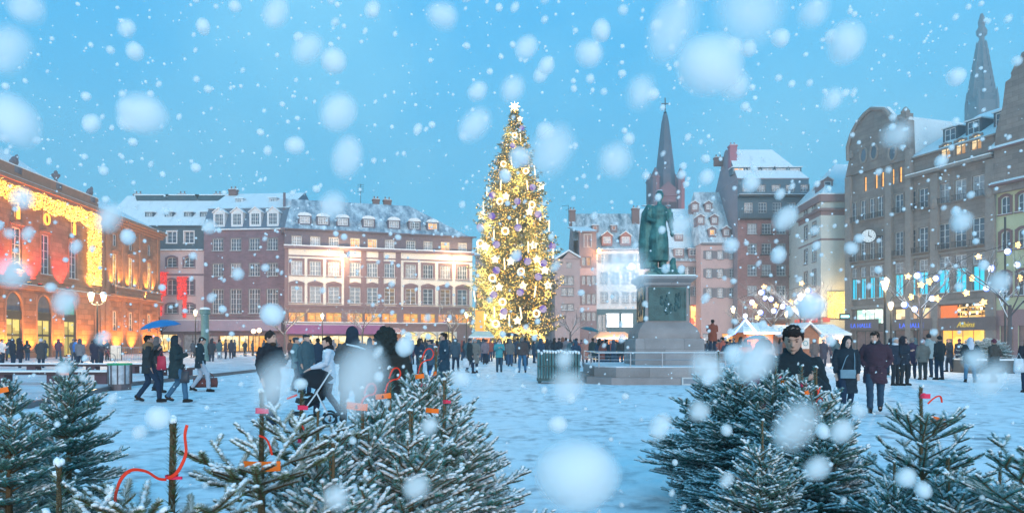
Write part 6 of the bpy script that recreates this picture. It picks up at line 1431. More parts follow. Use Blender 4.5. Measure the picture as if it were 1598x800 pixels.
    person(312,611,'person in a dark jacket and pale trousers bending over a brown basket',face=110,coat='hip',col=(.02,.035,.045),hair='short',arms=('carry','carry'),legs='walk',lod=1,seed=25,trou=(.45,.46,.52),down=25)
    person(342,562,'person in teal grey by the advertising pillar',face=170,coat='hip',col=(.06,.11,.13),hair='short',lod=2,seed=2,trou=(.3,.35,.42)); person(352,562,'person in dark plum right of the advertising pillar',face=120,coat='hip',col=(.07,.05,.07),hair='short',lod=2,seed=3); person(361,561,'person in dark slate third from the advertising pillar',face=200,coat='thigh',col=(.05,.05,.07),hair='hood',hcol=(.05,.05,.06),lod=2,seed=4)
    person(330,566,'person in black directly behind the advertising pillar',face=200,coat='thigh',col=(.03,.035,.045),hair='hood',hcol=(.03,.03,.04),lod=2,seed=5)
    person(3,571,'person in a white jacket at the left edge',face=90,coat='jacket',col=(.55,.6,.66),hair='short',arms=('down','phone'),lod=1,seed=4)
    person(20,575,'person in navy second from the left edge',face=150,coat='hip',col=(.02,.025,.04),hair='hood',hcol=(.03,.03,.05),lod=1,seed=5)
    person(31,577,'person in a black padded coat with a dark hood by the arched doors',face=120,coat='thigh',col=(.03,.025,.04),hair='furhood',hcol=(.04,.035,.045),arms=('phone','phone'),lod=1,seed=6,bulk=1.15)
    person(64,577,'person in a grey brown coat and white hat raising a phone',face=190,coat='thigh',col=(.06,.055,.06),hair='beanie',hcol=(.6,.55,.6),arms=('raised','down'),lod=1,seed=7)
    person(125,575,'person with a grey backpack beside the bicycle, back to the viewer',face=180,coat='hip',col=(.18,.17,.19),hair='hood',hcol=(.10,.09,.11),lod=1,seed=8)
    person(118,568,'person in a bright blue jacket behind the grey backpack',face=150,coat='jacket',col=(.02,.12,.42),hair='short',lod=2,seed=8)
    person(148,572,'person in a long dark coat holding something pink',face=200,coat='knee',col=(.03,.025,.05),hair='hood',hcol=(.03,.03,.05),arms=('phone','down'),lod=1,seed=9)
    person(158,570,'person in brown leaning over the bicycle',face=90,coat='jacket',col=(.06,.045,.06),hair='short',arms=('push','push'),lod=2,seed=9)
    # --- by the monument
    person(913,572,'person in a long salmon pink coat with a white hat under the dark umbrella',face=170,coat='knee',col=(.42,.20,.16),hair='beanie',hcol=(.6,.66,.75),lod=1,seed=10,arms=('down','down'))
    person(925,572,'person in black holding the dark umbrella beside the pink coat',face=200,coat='thigh',col=(.02,.04,.045),hair='short',arms=('umbrella','down'),lod=1,seed=11,h=1.78)
    person(934,568,'person in pale teal behind the dark umbrella',face=180,coat='hip',col=(.16,.28,.32),hair='hood',hcol=(.15,.27,.3),lod=2,seed=3)
    person(968,571,'tall person in black with a white zip line standing against the pedestal',face=-150,coat='thigh',col=(.02,.03,.035),hair='short',lod=1,seed=12,legs='apart',h=1.82)
    person(978,570,'person in dark green half hidden by the pedestal',face=180,coat='hip',col=(.03,.05,.05),hair='hood',hcol=(.03,.05,.05),lod=2,seed=4)
    r,_=person(1112,None,'person in a rust brown coat standing above the crowd on a stone block',Y=33,dz=.98,face=180,coat='thigh',col=(.22,.06,.035),hair='short',arms=('folded','folded'),lod=1,seed=13,h=1.62,bulk=1.1)
    # --- right foreground
    person(1237,None,'dark haired man in a black jacket looking down at the firs',Y=6.2,face=-8,coat='jacket',col=(.016,.026,.034),hair='short',hcol=(.022,.016,.015),arms=('phone','phone'),look=-14,down=24,lod=0,seed=14,h=1.73,bulk=1.06)
    person(1187,None,'woman in a dark red coat among the right firs',Y=7.4,face=60,coat='thigh',col=(.13,.012,.03),hair='long',hcol=(.10,.05,.03),arms=('pocket','phone'),look=15,down=20,lod=0,seed=15,h=1.60,sk=1,scarf=(.30,.20,.22))
    r,_=person(1321,645,'woman in a long black hooded coat with a grey shoulder bag looking down',face=-12,coat='knee',col=(.016,.026,.038),hair='hood',hcol=(.014,.02,.026),arms=('down','down'),legs='step',look=8,down=22,lod=0,seed=16,bulk=1.06,h=1.68,sk=1)
    m=MB(); m.box(-.17,.13,-.235,-.17,.80,.98); m.tube([(-.15,-.2,.97),(-.05,-.17,1.25),(.13,-.06,1.44)],.009,6); m.tube([(.12,-.2,.97),(.13,-.17,1.2),(.14,-.06,1.43)],.009,6); m.box(-.175,.135,-.245,-.236,.88,.99); own(r,'shoulder_bag',m,cloth((.16,.25,.31)),False)
    person(1366,643,'man in a dark plum coat and blue jeans looking left at the woman in black',face=-28,coat='thigh',col=(.055,.030,.045),hair='short',hcol=(.02,.014,.012),arms=('pocket','pocket'),legs='step',look=-32,down=14,lod=0,seed=17,bulk=1.10,h=1.80,trou=(.03,.06,.10),scarf=(.03,.03,.035))
    person(1390,585,'person in black behind the man in plum',face=170,coat='thigh',col=(.02,.025,.04),hair='hood',hcol=(.02,.02,.03),lod=1,seed=5)
    person(1397,601,'grey haired person in a navy jacket facing the viewer behind the plum coat',face=20,coat='hip',col=(.02,.03,.05),hair='short',hcol=(.45,.46,.5),lod=1,seed=18,trou=BLK,scarf=(.6,.6,.65))
    person(1411,601,'person in a black furry hood right of the grey haired one',face=25,coat='hip',col=(.018,.025,.04),hair='furhood',hcol=(.02,.02,.03),arms=('phone','down'),legs='apart',lod=1,seed=19,trou=BLK)
    person(1423,590,'person in purple navy behind the furry hood',face=150,coat='thigh',col=(.05,.03,.07),hair='short',hcol=(.25,.2,.18),lod=1,seed=6)
    person(1440,592,'older person in a grey jacket and pale beanie, back to the viewer',face=175,coat='hip',col=(.13,.13,.12),hair='beanie',hcol=(.42,.33,.36),lod=1,seed=20,trou=(.03,.04,.045),h=1.66)
    person(1449,588,'tall person in a pale blue grey jacket and black hat behind the grey jacket',face=170,coat='hip',col=(.25,.32,.34),hair='beanie',hcol=(.02,.02,.025),lod=1,seed=21,h=1.90)
    person(1466,592,'person in black with a tall black hat and wide stance',face=-160,coat='hip',col=(.016,.024,.03),hair='beanie',hcol=(.014,.016,.02),lod=1,seed=22,legs='apart',h=1.80)
    person(1483,580,'person in dark navy leaning left beside the tall black hat',face=-110,coat='hip',col=(.02,.03,.045),hair='short',hcol=(.2,.15,.1),arms=('phone','phone'),legs='step',lod=1,seed=23)
    person(1497,575,'person with a burgundy hat and dark coat in front of the shop door',face=180,coat='thigh',col=(.025,.03,.05),hair='beanie',hcol=(.18,.03,.06),lod=1,seed=24)
    person(1514,596,'person with a white headscarf, black coat and jeans, legs apart',face=160,coat='hip',col=(.018,.028,.035),hair='scarf',hcol=(.50,.52,.60),arms=('pocket','pocket'),legs='apart',lod=1,seed=25,trou=(.06,.16,.26),bulk=1.14)
    person(1551,597,'person in an olive brown coat and burgundy hat walking away at the right',face=-160,coat='thigh',col=(.055,.05,.045),hair='beanie',hcol=(.12,.03,.05),arms=('pocket','pocket'),legs='step',lod=1,seed=26,trou=(.05,.045,.04),bulk=1.12,h=1.66)
    person(1604,612,'person in black at the right edge carrying a pale blue bag',face=170,coat='thigh',col=(.02,.02,.03),hair='hood',hcol=(.02,.02,.03),arms=('carry','down'),lod=1,seed=27)
    person(1271,573,'person in beige brown by the middle market hut',face=170,coat='hip',col=(.12,.10,.10),hair='hood',hcol=(.10,.07,.07),lod=1,seed=7,trou=(.15,.14,.16))
    person(1285,571,'person in a dark coat with a pale hat right of the middle market hut',face=150,coat='knee',col=(.05,.05,.075),hair='cap',hcol=(.3,.3,.33),lod=1,seed=8)
    person(1299,566,'person in dusty violet in front of the snow tiled hut',face=180,coat='thigh',col=(.11,.08,.11),hair='hood',hcol=(.09,.07,.09),lod=2,seed=6); person(1307,566,'person in mauve brown, rightmost before the snow tiled hut',face=200,coat='thigh',col=(.13,.09,.09),hair='short',lod=2,seed=7)
    # --- the crowd round the tree: repeated figures
    rr=random.Random(77); cols=[((.02,.03,.045),'black'),((.03,.06,.10),'dark blue'),((.07,.08,.10),'slate grey'),((.12,.06,.05),'brown'),((.10,.05,.09),'plum'),((.05,.10,.12),'dark teal'),((.22,.20,.22),'pale grey'),((.30,.08,.06),'rust red')]
    def crowd(n,x0,x1,d0,d1,where,grp,face0=180):
        for i in range(n):
            c,cn=cols[min(7,int(rr.random()**1.5*8))]; hk=rr.choice(['short','hood','beanie','long','hood','cap']); t=(i+.5)/n; px=x0+(x1-x0)*t+rr.uniform(-4,4); Y=rr.uniform(d0,d1)
            hc={'short':HAIRD,'long':HAIRD,'hood':c,'cap':(.03,.03,.04),'beanie':rr.choice([(.03,.03,.04),(.4,.38,.4),(.12,.1,.14)])}[hk]; hn={'short':'bare headed','long':'long haired','hood':'hooded','cap':'capped','beanie':'hatted'}[hk]
            person(px,None,'%s person in a %s coat %s'%(hn,cn,where),Y=Y,h=rr.uniform(1.58,1.84),face=face0+rr.uniform(-70,70),coat=rr.choice(['hip','thigh']),col=c,hair=hk,hcol=hc,lod=2,seed=0,arms=rr.choice([('pocket','pocket'),('phone','down')]),legs='stand' if i%3 else 'apart',group='%s, %s coat, %s'%(grp,cn,hn),trou=rr.choice([BLK,NAVY,JEANS]))
    crowd(22,640,745,40,66,'in the crowd left of the Christmas tree','crowd left of the tree')
    crowd(24,742,842,44,68,'in the crowd at the Christmas tree foot','crowd at the tree foot')
    crowd(20,838,908,38,62,'in the crowd right of the Christmas tree','crowd right of the tree')
    crowd(14,936,984,36,58,'in the crowd left of the pedestal','crowd left of the pedestal')
    crowd(24,1080,1200,34,56,'in the crowd by the orange hut','crowd right of the pedestal')
    crowd(10,1200,1322,48,62,'in front of the market huts','crowd at the huts')
    crowd(12,1385,1540,40,56,'in front of the stone department store','crowd at the store')
    crowd(8,290,420,60,78,'before the pink and plum townhouses','crowd at the townhouses')
    crowd(12,425,640,50,80,'before the cream townhouse','crowd at the cream house')
    crowd(7,5,180,46,60,'before the sandstone palace','crowd at the palace')
people()
# ================= street furniture and things
def at(px,pyf,z=0): Y=(EYE-z)*F/(pyf-HY); return Vector((X(px,Y),Y,z))
def light(root,loc,e,col,r=.15):
    l=bpy.data.lights.new('lamp_light','POINT'); l.energy=e; l.color=col; l.shadow_soft_size=r; q=bpy.data.objects.new('lamp_light',l); COL.objects.link(q); q.parent=root; q.location=loc; return q
def furniture():
    snowm=M_snow; wood=mat('bench_dark_wood',(.07,.035,.035),.6,.2,5,.1); stn=mat('bench_leg_stone',(.10,.055,.07),.8,.15,4)
    def bench(px0,px1,pyf,h,legs,label):
        Y=EYE*F/(pyf-HY); x0,x1=X(px0,Y),X(px1,Y); root=empty('bench',((x0+x1)/2,Y,.12)); tag(root,label,'bench','long benches before the palace'); w=(x1-x0)/2; h-=.12
        m=MB(); m.box(-w,w,-.25,.25,h-.09,h); m.build('seat',wood,root); m=MB(); m.box(-w+.02,w-.02,-.24,.24,h+.001,h+.05); m.build('snow',snowm,root)
        for l in legs: x=X(l,Y)-(x0+x1)/2; m=MB(); m.box(x-.2,x+.2,-.2,.2,0,h-.091); m.build('leg',stn,root)
    bench(-60,238,586,.52,(-30,53,145,207),'snow topped dark bench, the farther of the two before the palace')
    bench(-90,173,604,.52,(-60,4,88,162),'long dark bench with a snowy top, the nearer of the two beside the litter bin')
    bench(240,300,590,.45,(250,290),'low bench end showing between the walkers and the litter bin')
    # glass-like litter bin with green rim
    p=at(187,608); root=empty('litter_bin',p); tag(root,'round pale litter bin with a green rim beside the nearer bench','litter bin'); m=MB(); m.lathe([(.30,.02),(.32,.78)],20,cap=False); m.build('bag',mat('bin_bag_pale',(.42,.45,.50),.3,.35,4,.3,spec=.6),root,True)
    m=MB(); m.tube([(.335*math.cos(2*pi*k/20),.335*math.sin(2*pi*k/20),.82) for k in range(21)],.03,6); m.build('rim',mat('green_bin_rim',(.05,.35,.15),.5),root)
    m=MB(); m.lathe([(.33,0),(.33,.20)],20,mi=0); 
    for k in range(10): a=2*pi*k/10; m.box(.335*math.cos(a)-.015,.335*math.cos(a)+.015,.335*math.sin(a)-.015,.335*math.sin(a)+.015,.2,.8)
    m.build('cage',mat('bin_cage',(.12,.10,.11),.5,.2,4,metal=.4),root); m=MB(); m.ell((0,0,.76),(.29,.29,.07)); m.build('snow',snowm,root,True)
    # advertising pillar
    p=at(320,566); root=empty('advertising_pillar',p); tag(root,'slim green grey advertising pillar with a snowy cap before the plum townhouse','pillar'); Yp=p.y; H=Z(480,Yp)
    m=MB(); m.lathe([(.34,0),(.34,.4),(.27,.5),(.27,H-.5),(.36,H-.4),(.36,H-.15),(.2,H-.05)],14); m.build('column',mat('pillar_green',(.10,.19,.19),.5,.3,2),root); m=MB(); m.ell((0,0,H-.08),(.36,.36,.12)); m.build('snow',snowm,root,True)
    # street lamps
    lamp_hot=emat('street_lamp_glow',(1,.72,.36),7)
    def lamp(px,py_head,Hm,label,e=420,twin=False,arms=1):
        Y=(Hm-EYE)*F/(HY-py_head); root=empty('street_lamp',(X(px,Y),Y,0)); tag(root,label,'street lamp','lantern street lamps round the square')
        m=MB(); m.lathe([(.16,0),(.16,.5),(.09,.6),(.07,1.0),(.045,Hm-.55),(.07,Hm-.5),(.04,Hm-.4)],10); m.build('pole',M_iron,root,True)
        hs=[(-.42,0),(.42,0)] if twin else [(0,0)]
        if twin: m=MB(); m.tube([(-.42,0,Hm-.5),(-.2,0,Hm-.62),(.2,0,Hm-.62),(.42,0,Hm-.5)],.03,6); m.build('arm',M_iron,root)
        for x,y in hs:
            m=MB(); m.lathe([(.10,Hm-.38),(.22,Hm+.05)],6,(x,y,0)); g=m.build('lantern_glass',lamp_hot,root)
            m=MB(); m.lathe([(.26,Hm+.055),(.20,Hm+.12),(.08,Hm+.24),(.03,Hm+.36)],6,(x,y,0)); 
            m.lathe([(.12,Hm-.42),(.12,Hm-.385)],6,(x,y,0)); m.build('lantern_cap',M_iron,root); m=MB(); m.lathe([(.25,Hm+.10),(.12,Hm+.23),(.04,Hm+.26)],6,(x,y,0)); m.build('snow',snowm,root)
            # light leaves the lantern on the sides
            light(root,(x,y-.45,Hm-.2),e*1.3,(1,.68,.35),.18)
    lamp(152,461,4.6,'twin lantern street lamp by the sandstone palace',twin=True,e=380)
    lamp(305,486,4.6,'lantern street lamp before the pink townhouse',e=500)
    lamp(503,492,4.6,'lantern street lamp before the cream townhouse, left of the Christmas tree',e=600)
    lamp(1381,440,4.6,'tall lantern street lamp nearest the stone department store',e=420)
    lamp(1390,475,4.4,'lantern street lamp behind the nearest one at the stone department store',e=380)
    lamp(1144,481,4.6,'lantern street lamp before the salmon house',e=500)
    lamp(1249,461,5.2,'tall lantern street lamp among the hanging lights before the brick block',e=700)
    lamp(1227,488,4.4,'small lantern street lamp below the hanging lights before the brick block',e=400)
    lamp(728,490,4.6,'lantern street lamp at the left edge of the Christmas tree',e=380)
    lamp(700,497,4.4,'lantern street lamp before the gold arches of the cream townhouse',e=300)
    # twin globe lamp at the plum house
    Y=88; root=empty('globe_lamp',(X(400,Y),Y,0)); tag(root,'pair of warm globe lamps before the plum townhouse','street lamp'); H=Z(519,Y); m=MB(); m.tube([(-.35,0,0),(-.35,0,H)],.05,6); m.tube([(.35,0,0),(.35,0,H+.1)],.05,6); m.build('pole',M_iron,root)
    for x,z in ((-.35,0),(.35,.1)): m=MB(); m.ell((x,0,H+z+.2),.28); m.build('globe',lamp_hot,root,True)
    light(root,(0,-.7,H+.3),500,(1,.5,.15))
    # barriers, small sign and bicycle at the palace
    p=at(205,566); root=empty('crowd_barrier',p); tag(root,'metal crowd barrier before the foot of the palace pavilion','barrier'); m=MB(); m.tube([(-1.0,0,0),(-1.0,0,1.1),(1.0,0,1.1),(1,0,0)],.025,6); m.tube([(-1,0,.2),(1,0,.2)],.02,6)
    for k in range(1,12): m.tube([(-1+k/6,0,.2),(-1+k/6,0,1.1)],.01,5)
    m.build('frame',mat('galvanised_rail',(.28,.30,.33),.4,.1,6,metal=.5),root)
    p=at(181,565); m=MB(); m.box(-.38,.38,-.03,.03,.25,1.25); m.box(-.42,-.38,-.04,.04,0,1.3,1); m.box(.38,.42,-.04,.04,0,1.3,1); o=m.build('sign_board',[mat('poster_white',(.6,.58,.55),.6,.2,3),M_iron]); o.location=p; tag(o,'white sandwich board sign left of the crowd barrier','sign')
    p=at(160,566); root=empty('bicycle',p,R(8)); tag(root,'bicycle parked against the palace beside the leaning person','bicycle')
    for x in (-.52,.52): m=MB(); m.tube([(x+.34*math.cos(2*pi*k/20),0,.34+.34*math.sin(2*pi*k/20)) for k in range(21)],.018,5); [m.tube([(x,0,.34),(x+.33*math.cos(a),0,.34+.33*math.sin(a))],.003,3) for a in [2*pi*k/12 for k in range(12)]]; m.build('wheel',M_iron,root)
    m=MB(); m.tube([(-.52,0,.34),(-.12,0,.36),(.36,0,.78),(-.2,0,.82),(-.12,0,.36)],.018,6); m.tube([(-.52,0,.34),(-.2,0,.82),(-.22,0,.95)],.014,6); m.tube([(.52,0,.34),(.36,0,.78),(.33,0,1.0)],.016,6); m.build('frame',mat('bike_red',(.3,.04,.05),.4),root)
    m=MB(); m.ell((-.22,0,.97),(.13,.07,.04)); m.build('saddle',M_iron,root); m=MB(); m.tube([(.33,-.25,1.02),(.33,.25,1.02)],.014,6); m.build('handlebar',M_iron,root)
    # umbrellas
    def umbrella(px,py_top,Y,r,col,label,tilt,hand):
        zt=Z(py_top,Y); root=empty('umbrella',(X(px,Y),Y,zt)); root.rotation_euler=tilt; tag(root,label,'umbrella')
        m=MB(); n=8; vs=[(0,0,0)];fs=[]
        for j,(rr_,zz) in enumerate(((.35,-.035),(.7,-.13),(1,-.30))):
            for k in range(n*2):
                a=2*pi*k/(n*2); q=rr_*(1 if k%2==0 else .95); vs.append((r*q*math.cos(a),r*q*math.sin(a),r*zz*(1 if k%2==0 else 1.02)*1.1))
        N2=n*2
        for k in range(N2): fs.append((0,1+k,1+(k+1)%N2)); 
        for j in range(2):
            for k in range(N2): fs.append((1+j*N2+k,1+(j+1)*N2+k,1+(j+1)*N2+(k+1)%N2,1+j*N2+(k+1)%N2))
        m.add(vs,fs); o=m.build('canopy',mat('umbrella_'+label[:4],col,.45,.15,3),root,True); sd=o.modifiers.new('s','SOLIDIFY'); sd.thickness=.006
        m=MB(); m.tube([(0,0,.08),(0,0,-hand)],.009,6); m.build('shaft',M_iron,root)
        m=MB()
        for k in range(n): a=2*pi*k/n; m.tube([(0,0,-.30),(r*.6*math.cos(a),r*.6*math.sin(a),-.1*r-.03),(r*math.cos(a),r*math.sin(a),-.33*r-.01)],.004,4)
        m.build('ribs',M_iron,root)
    Yu=EYE*F/(627-HY)
    umbrella(249,499,Yu-.25,.50,(.02,.16,.40),'blue umbrella held over the walking couple at the left',(R(6),R(-7),0),.75)
    umbrella(922,510,EYE*F/(572-HY)-.2,.62,(.03,.12,.15),'dark teal umbrella in the crowd left of the monument',(R(4),R(12),0),.8)
    umbrella(795,518,48,.75,(.03,.03,.04),'black umbrella in the crowd at the foot of the Christmas tree',(0,0,0),.8)
    umbrella(1333-65,524,56,.8,(.25,.3,.34),'pale umbrella in the crowd by the market huts',(0,R(4),0),.8)
    umbrella(1200-20,522,44,.8,(.14,.26,.30),'wide teal umbrella in the crowd before the orange hut',(0,R(-4),0),.8)
    # brown basket, red bag, blue bag
    p=at(325,609); Yb=p.y; root=empty('basket',(p.x,Yb-.2,Z(602,Yb))); tag(root,'long reddish brown basket carried low by the bending person','basket')
    m=MB(); m.T=Matrix.Rotation(R(20),4,'Z'); m.tube([(-.36,0,.12),(-.34,0,.12),(.34,0,.12),(.36,0,.12)],[(.02,.02),(.17,.15),(.17,.15),(.02,.02)],12); m.build('woven_body',mat('wicker_red_brown',(.20,.06,.05),.8,.35,20,.5),root)
    m=MB(); m.T=Matrix.Rotation(R(20),4,'Z'); m.tube([(-.25*math.cos(pi*k/8),0,.2+.26*math.sin(pi*k/8)) for k in range(9)],.014,5); m.build('handle',mat('wicker_red_brown',(.2,.06,.05)),root)
    def bag(px,py,Y,w,h,col,label):
        m=MB(); m.tube([(0,0,-h/2),(0,0,-h/2+.03),(0,0,0),(0,0,h/2-.02),(0,0,h/2)],[(w*.4,.03),(w*.5,.07),(w*.48,.06),(w*.42,.03),(w*.4,.01)],12); me=m.mesh('bag',mat('bag_'+label[:5],col,.5,.15,5),True); root=link('bag',me); root.location=(X(px,Y),Y,Z(py,Y)); tag(root,label,'bag')
        m=MB(); m.tube([(-w*.25,0,h/2-.02),(-.0,0,h/2+.16),(w*.25,0,h/2-.02)],.008,5); m.build('handle',mat('bag_'+label[:5],col),root)
    bag(252,566,EYE*F/(612-HY)-.2,.30,.42,(.45,.02,.05),'red shopping bag held by the walker behind the umbrella')
    bag(676,588,EYE*F/(612-HY)-.1,.30,.40,(.02,.16,.45),'blue paper bag hanging by the tall man in navy')
    bag(727,566,EYE*F/(582-HY)-.1,.35,.45,(.5,.55,.6),'pale plastic bag carried by the person in black left of the Christmas tree')
    bag(1590,570,EYE*F/(612-HY)-.15,.34,.42,(.22,.42,.58),'pale blue bag carried at the right edge')
    bag(937,556,EYE*F/(572-HY)-.15,.34,.40,(.55,.02,.05),'round red bag in the crowd by the monument railing')
    bag(288,588,EYE*F/(627-HY)-.1,.26,.30,(.04,.04,.05),'dark handbag of the long coated walker in jeans')
    # stroller
    p=at(490,664); root=empty('stroller',p,R(-75)); tag(root,'black stroller with a white frame pushed by the woman in white','stroller'); fm=mat('stroller_frame',(.6,.62,.65),.4,.05,3); bk=cloth((.015,.018,.024))
    m=MB(); 
    for s in (-.24,.24): m.tube([(s,.30,1.02),(s,.05,.62),(s,-.28,.16)],.014,6); m.tube([(s,.28,.12),(s,.05,.62)],.014,6)
    m.tube([(-.24,.30,1.02),(.24,.30,1.02)],.018,6); m.build('frame',fm,root)
    m=MB(); m.tube([(0,.22,.72),(0,.12,.55),(0,-.1,.42),(0,-.32,.48)],[(.22,.05),(.23,.10),(.22,.09),(.20,.04)],12); m.build('seat',bk,root,True)
    m=MB(); vs=[];n=8
    for i in range(6):
        a=R(20+i*26)
        for k in range(n+1): b=pi*k/n; vs.append((.24*math.cos(b),.05-.34*math.cos(a)*math.sin(b)*1,.66+.36*math.sin(a)*math.sin(b)+.02))
    m.add(vs,[(i*(n+1)+k,i*(n+1)+k+1,(i+1)*(n+1)+k+1,(i+1)*(n+1)+k) for i in range(5) for k in range(n)]); o=m.build('hood',bk,root,True); o.modifiers.new('s','SOLIDIFY').thickness=.01
    for x,y in ((-.26,.28),(.26,.28),(-.2,-.30),(.2,-.30)): m=MB(); m.T=Matrix.Translation((x,y,.12)); m.tube([(0,.12*math.cos(2*pi*k/14),.12*math.sin(2*pi*k/14)) for k in range(15)],.022,6); m.tube([(-.02,0,0),(.02,0,0)],.03,8); m.T=None; m.build('wheel',M_iron,root)
    # stack of teal folded panels
    p=at(871,597); root=empty('panel_stack',p); tag(root,'upright teal folded panels strapped together with snow on top, left of the monument','panel stack')
    tm=mat('teal_panel_paint',(.035,.15,.17),.4,.3,2.5,.1,spec=.5); px_=p.y/F; w=66*px_; n=15; h=50*px_
    rr=random.Random(2)
    for k in range(n):
        x=-w/2+w*(k+.5)/n; hh=h*rr.uniform(.93,1.0); y0=rr.uniform(-.06,.04); m=MB(); t=w/n*.34
        m.prism([(x-t,.18),(x+t,.18),(x+t,hh-.05),(x+t*.4,hh),(x-t*.4,hh),(x-t,hh-.05)],y0-.35,y0+.35); m.tube([(x,y0-.37,.30),(x,y0-.37,hh-.08)],.018,5); m.build('panel',tm,root)
        m=MB(); m.tube([(x,y0-.34,hh+.01),(x,y0+.34,hh+.015)],[.045,.045],6); m.ell((x,y0-.34,hh-.01),(.05,.03,.05),6,4); m.build('snow',snowm,root,True)
    m=MB(); m.box(-w/2,w/2,-.42,.42,.08,.179); 
    for x in (-w/2+.1,0,w/2-.1): m.box(x-.05,x+.05,-.3,.3,0,.08)
    m.box(-w/2-.01,w/2+.01,-.44,-.42,.62,.66); m.build('pallet',mat('pallet_dark',(.05,.09,.09),.7),root)
    # stone block under the person in rust brown
    Y=33; m=MB(); m.box(-.55,.55,-.4,.4,0,.9); m.box(-.6,.6,-.45,.45,.901,.98); o=m.build('stone_block',mat('block_stone',(.22,.2,.2),.8)); o.location=(X(1112,Y),Y,0); tag(o,'square stone block under the person in a rust coat','stone block')
    # --- planter with snowy shrubs at the right
    p0=at(1470,579); p1=at(1640,586); root=empty('planter',((p0.x+p1.x)/2,(p0.y+p1.y)/2+.8,0)); tag(root,'long dark stone planter with a snowy rim at the right','planter'); w=(p1.x-p0.x)/2
    m=MB(); m.box(-w,w,-.9,.9,0,.62); m.build('trough',mat('planter_stone',(.08,.09,.095),.6,.25,2),root); m=MB(); m.box(-w+.02,w-.02,-.88,.88,.621,.69); m.build('snow',snowm,root)
    a,b,c=fir_meshes(51,H=1.0,Rb=.62,whorls=6,br=7,dens=120,nl=.035,leader=0,frost=.95,snowy=.9,top=.35,el0=60)
    cx_,cy_=(p0.x+p1.x)/2,(p0.y+p1.y)/2+.8
    for i in range(6):
        root=empty('shrub',(cx_-w*.55+i*w*.33,cy_+rnd.uniform(-.2,.2),.62),rnd.uniform(0,6)); tag(root,'low snow covered evergreen shrub in the dark stone planter','shrub','shrubs in the planter'); s=rnd.uniform(.8,1.05)
        for nm,me in (('stem',b),('foliage',a),('snow',c)): o=link(nm,me,root); o.scale=(s,s,s*.8)
    # --- market huts
    def hut(px0,px1,py_ridge,py_eave,Y,label,wall_m,roof_m,gable=None,door=None,D=3.0,open_front=False,front=None):
        x0,x1=X(px0,Y),X(px1,Y); root=empty('market_hut',((x0+x1)/2,Y,0)); tag(root,label,'market hut'); w=(x1-x0)/2; ze=Z(py_eave,Y); zr=Z(py_ridge,Y)
        m=MB(); m.box(-w+.15,w-.15,D-.05,D,0,ze); m.box(-w+.15,-w+.2,.15,D-.05,0,ze); m.box(w-.2,w-.15,.15,D-.05,0,ze)
        if open_front: m.box(-w+.2,w-.2,.15,.22,0,.95)
        else: m.box(-w+.2,w-.2,.15,.22,0,ze)
        m.build('wall',wall_m,root)
        m=MB()
        if gable:      # ridge runs away from the viewer
            for sg in (-1,1): m.prism([(sg*(w+.15),ze-.1),(0,zr),(0,zr+.12),(sg*(w+.15),ze+.02)][::sg],-.15,D+.1)
            m.build('roof',[roof_m],root); m=MB(); m.prism([(-w+.1,ze-.001),(w-.1,ze-.001),(0,zr-.05)],.16,.22); m.build('gable',wall_m,root)
        else:
            m.add([(-w-.2,-.25,ze-.05),(w+.2,-.25,ze-.05),(w-.3,D/2,zr),(-w+.3,D/2,zr),(w+.2,D+.2,ze-.05),(-w-.2,D+.2,ze-.05)],[(0,1,2,3),(3,2,4,5),(0,3,5),(1,4,2)]); m.add([(-w-.2,-.25,ze-.055),(w+.2,-.25,ze-.055),(w+.2,D+.2,ze-.055),(-w-.2,D+.2,ze-.055)],[(3,2,1,0)]); m.box(-w-.2,w+.2,-.29,-.252,ze-.17,ze-.03,1); m.build('roof',[roof_m,M_white],root)
        return root,w,ze,zr
    oran=emat('orange_canvas',(1,.22,.02),1.0); wd=mat('hut_planks',(.32,.14,.08),.75,.2,4,.2)
    tile=roofmat('hut_snow_tiles',(.22,.12,.13),.72)
    r,w,ze,zr=hut(1163,1211,502,517,46,'market hut with an orange lit side and blue white light tubes on its roof',mat('orange_plank',(.75,.16,.02),.7,.1,3),tile)
    m=MB(); m.box(-w*.1,w-.22,.10,.148,.1,ze-.1); m.build('lit_panel',oran,r)
    bt=emat('blue_light_tube',(.15,.3,1),6); wt=emat('white_light_tube',(.9,.95,1),8)
    for dx,sg in ((-w-.35,-1),(-w+.15,1)):
        m=MB(); m.tube([(-w-.1,-.35,zr+.15),(-w-.1+sg*.75,-.4,ze-.15)],.06,6); m.build('light_tube',wt if sg>0 else bt,r)
    m=MB(); m.tube([(-w-.9,-.4,ze-.15),(-w-1.5,-.45,ze-.45)],.06,6); m.build('light_tube',bt,r)
    light(r,(0,-.8,ze-.3),200,(1,.5,.2))
    hut(1212,1256,506,520,52,'market hut with a snowy roof behind the man in the dark jacket',wd,tile)
    r,w,ze,zr=hut(1245,1283,505,523,46,'brown plank hut with a pointed gable and a small white round mark',wd,tile,gable=True)
    m=MB(); m.box(-.5,.0,.10,.149,1.05,1.75); m.build('notice',mat('notice_white',(.6,.6,.58),.6,.05,2),r); m=MB(); m.tube([(-.25+.15*math.cos(2*pi*k/12),.09,1.42+.15*math.sin(2*pi*k/12)) for k in range(13)],.02,5); m.build('notice_mark',mat('teal_print',(.05,.25,.3),.6),r)
    r,w,ze,zr=hut(1272,1322,505,519,50,'long market hut with a snow dusted tiled roof before the golden curtain',mat('hut_pale',(.5,.42,.42),.7),tile,open_front=True)
    light(r,(0,.9,ze-.4),260,(1,.72,.45))
    r,w,ze,zr=hut(934,985,517,526,62,'low market stall with an orange lit canopy left of the pedestal',wd,mat('canopy_peach',(.8,.42,.25),.7,.1,1),open_front=True); light(r,(0,-.9,ze+.2),350,(1,.55,.25)); light(r,(0,.9,ze-.4),300,(1,.7,.4))
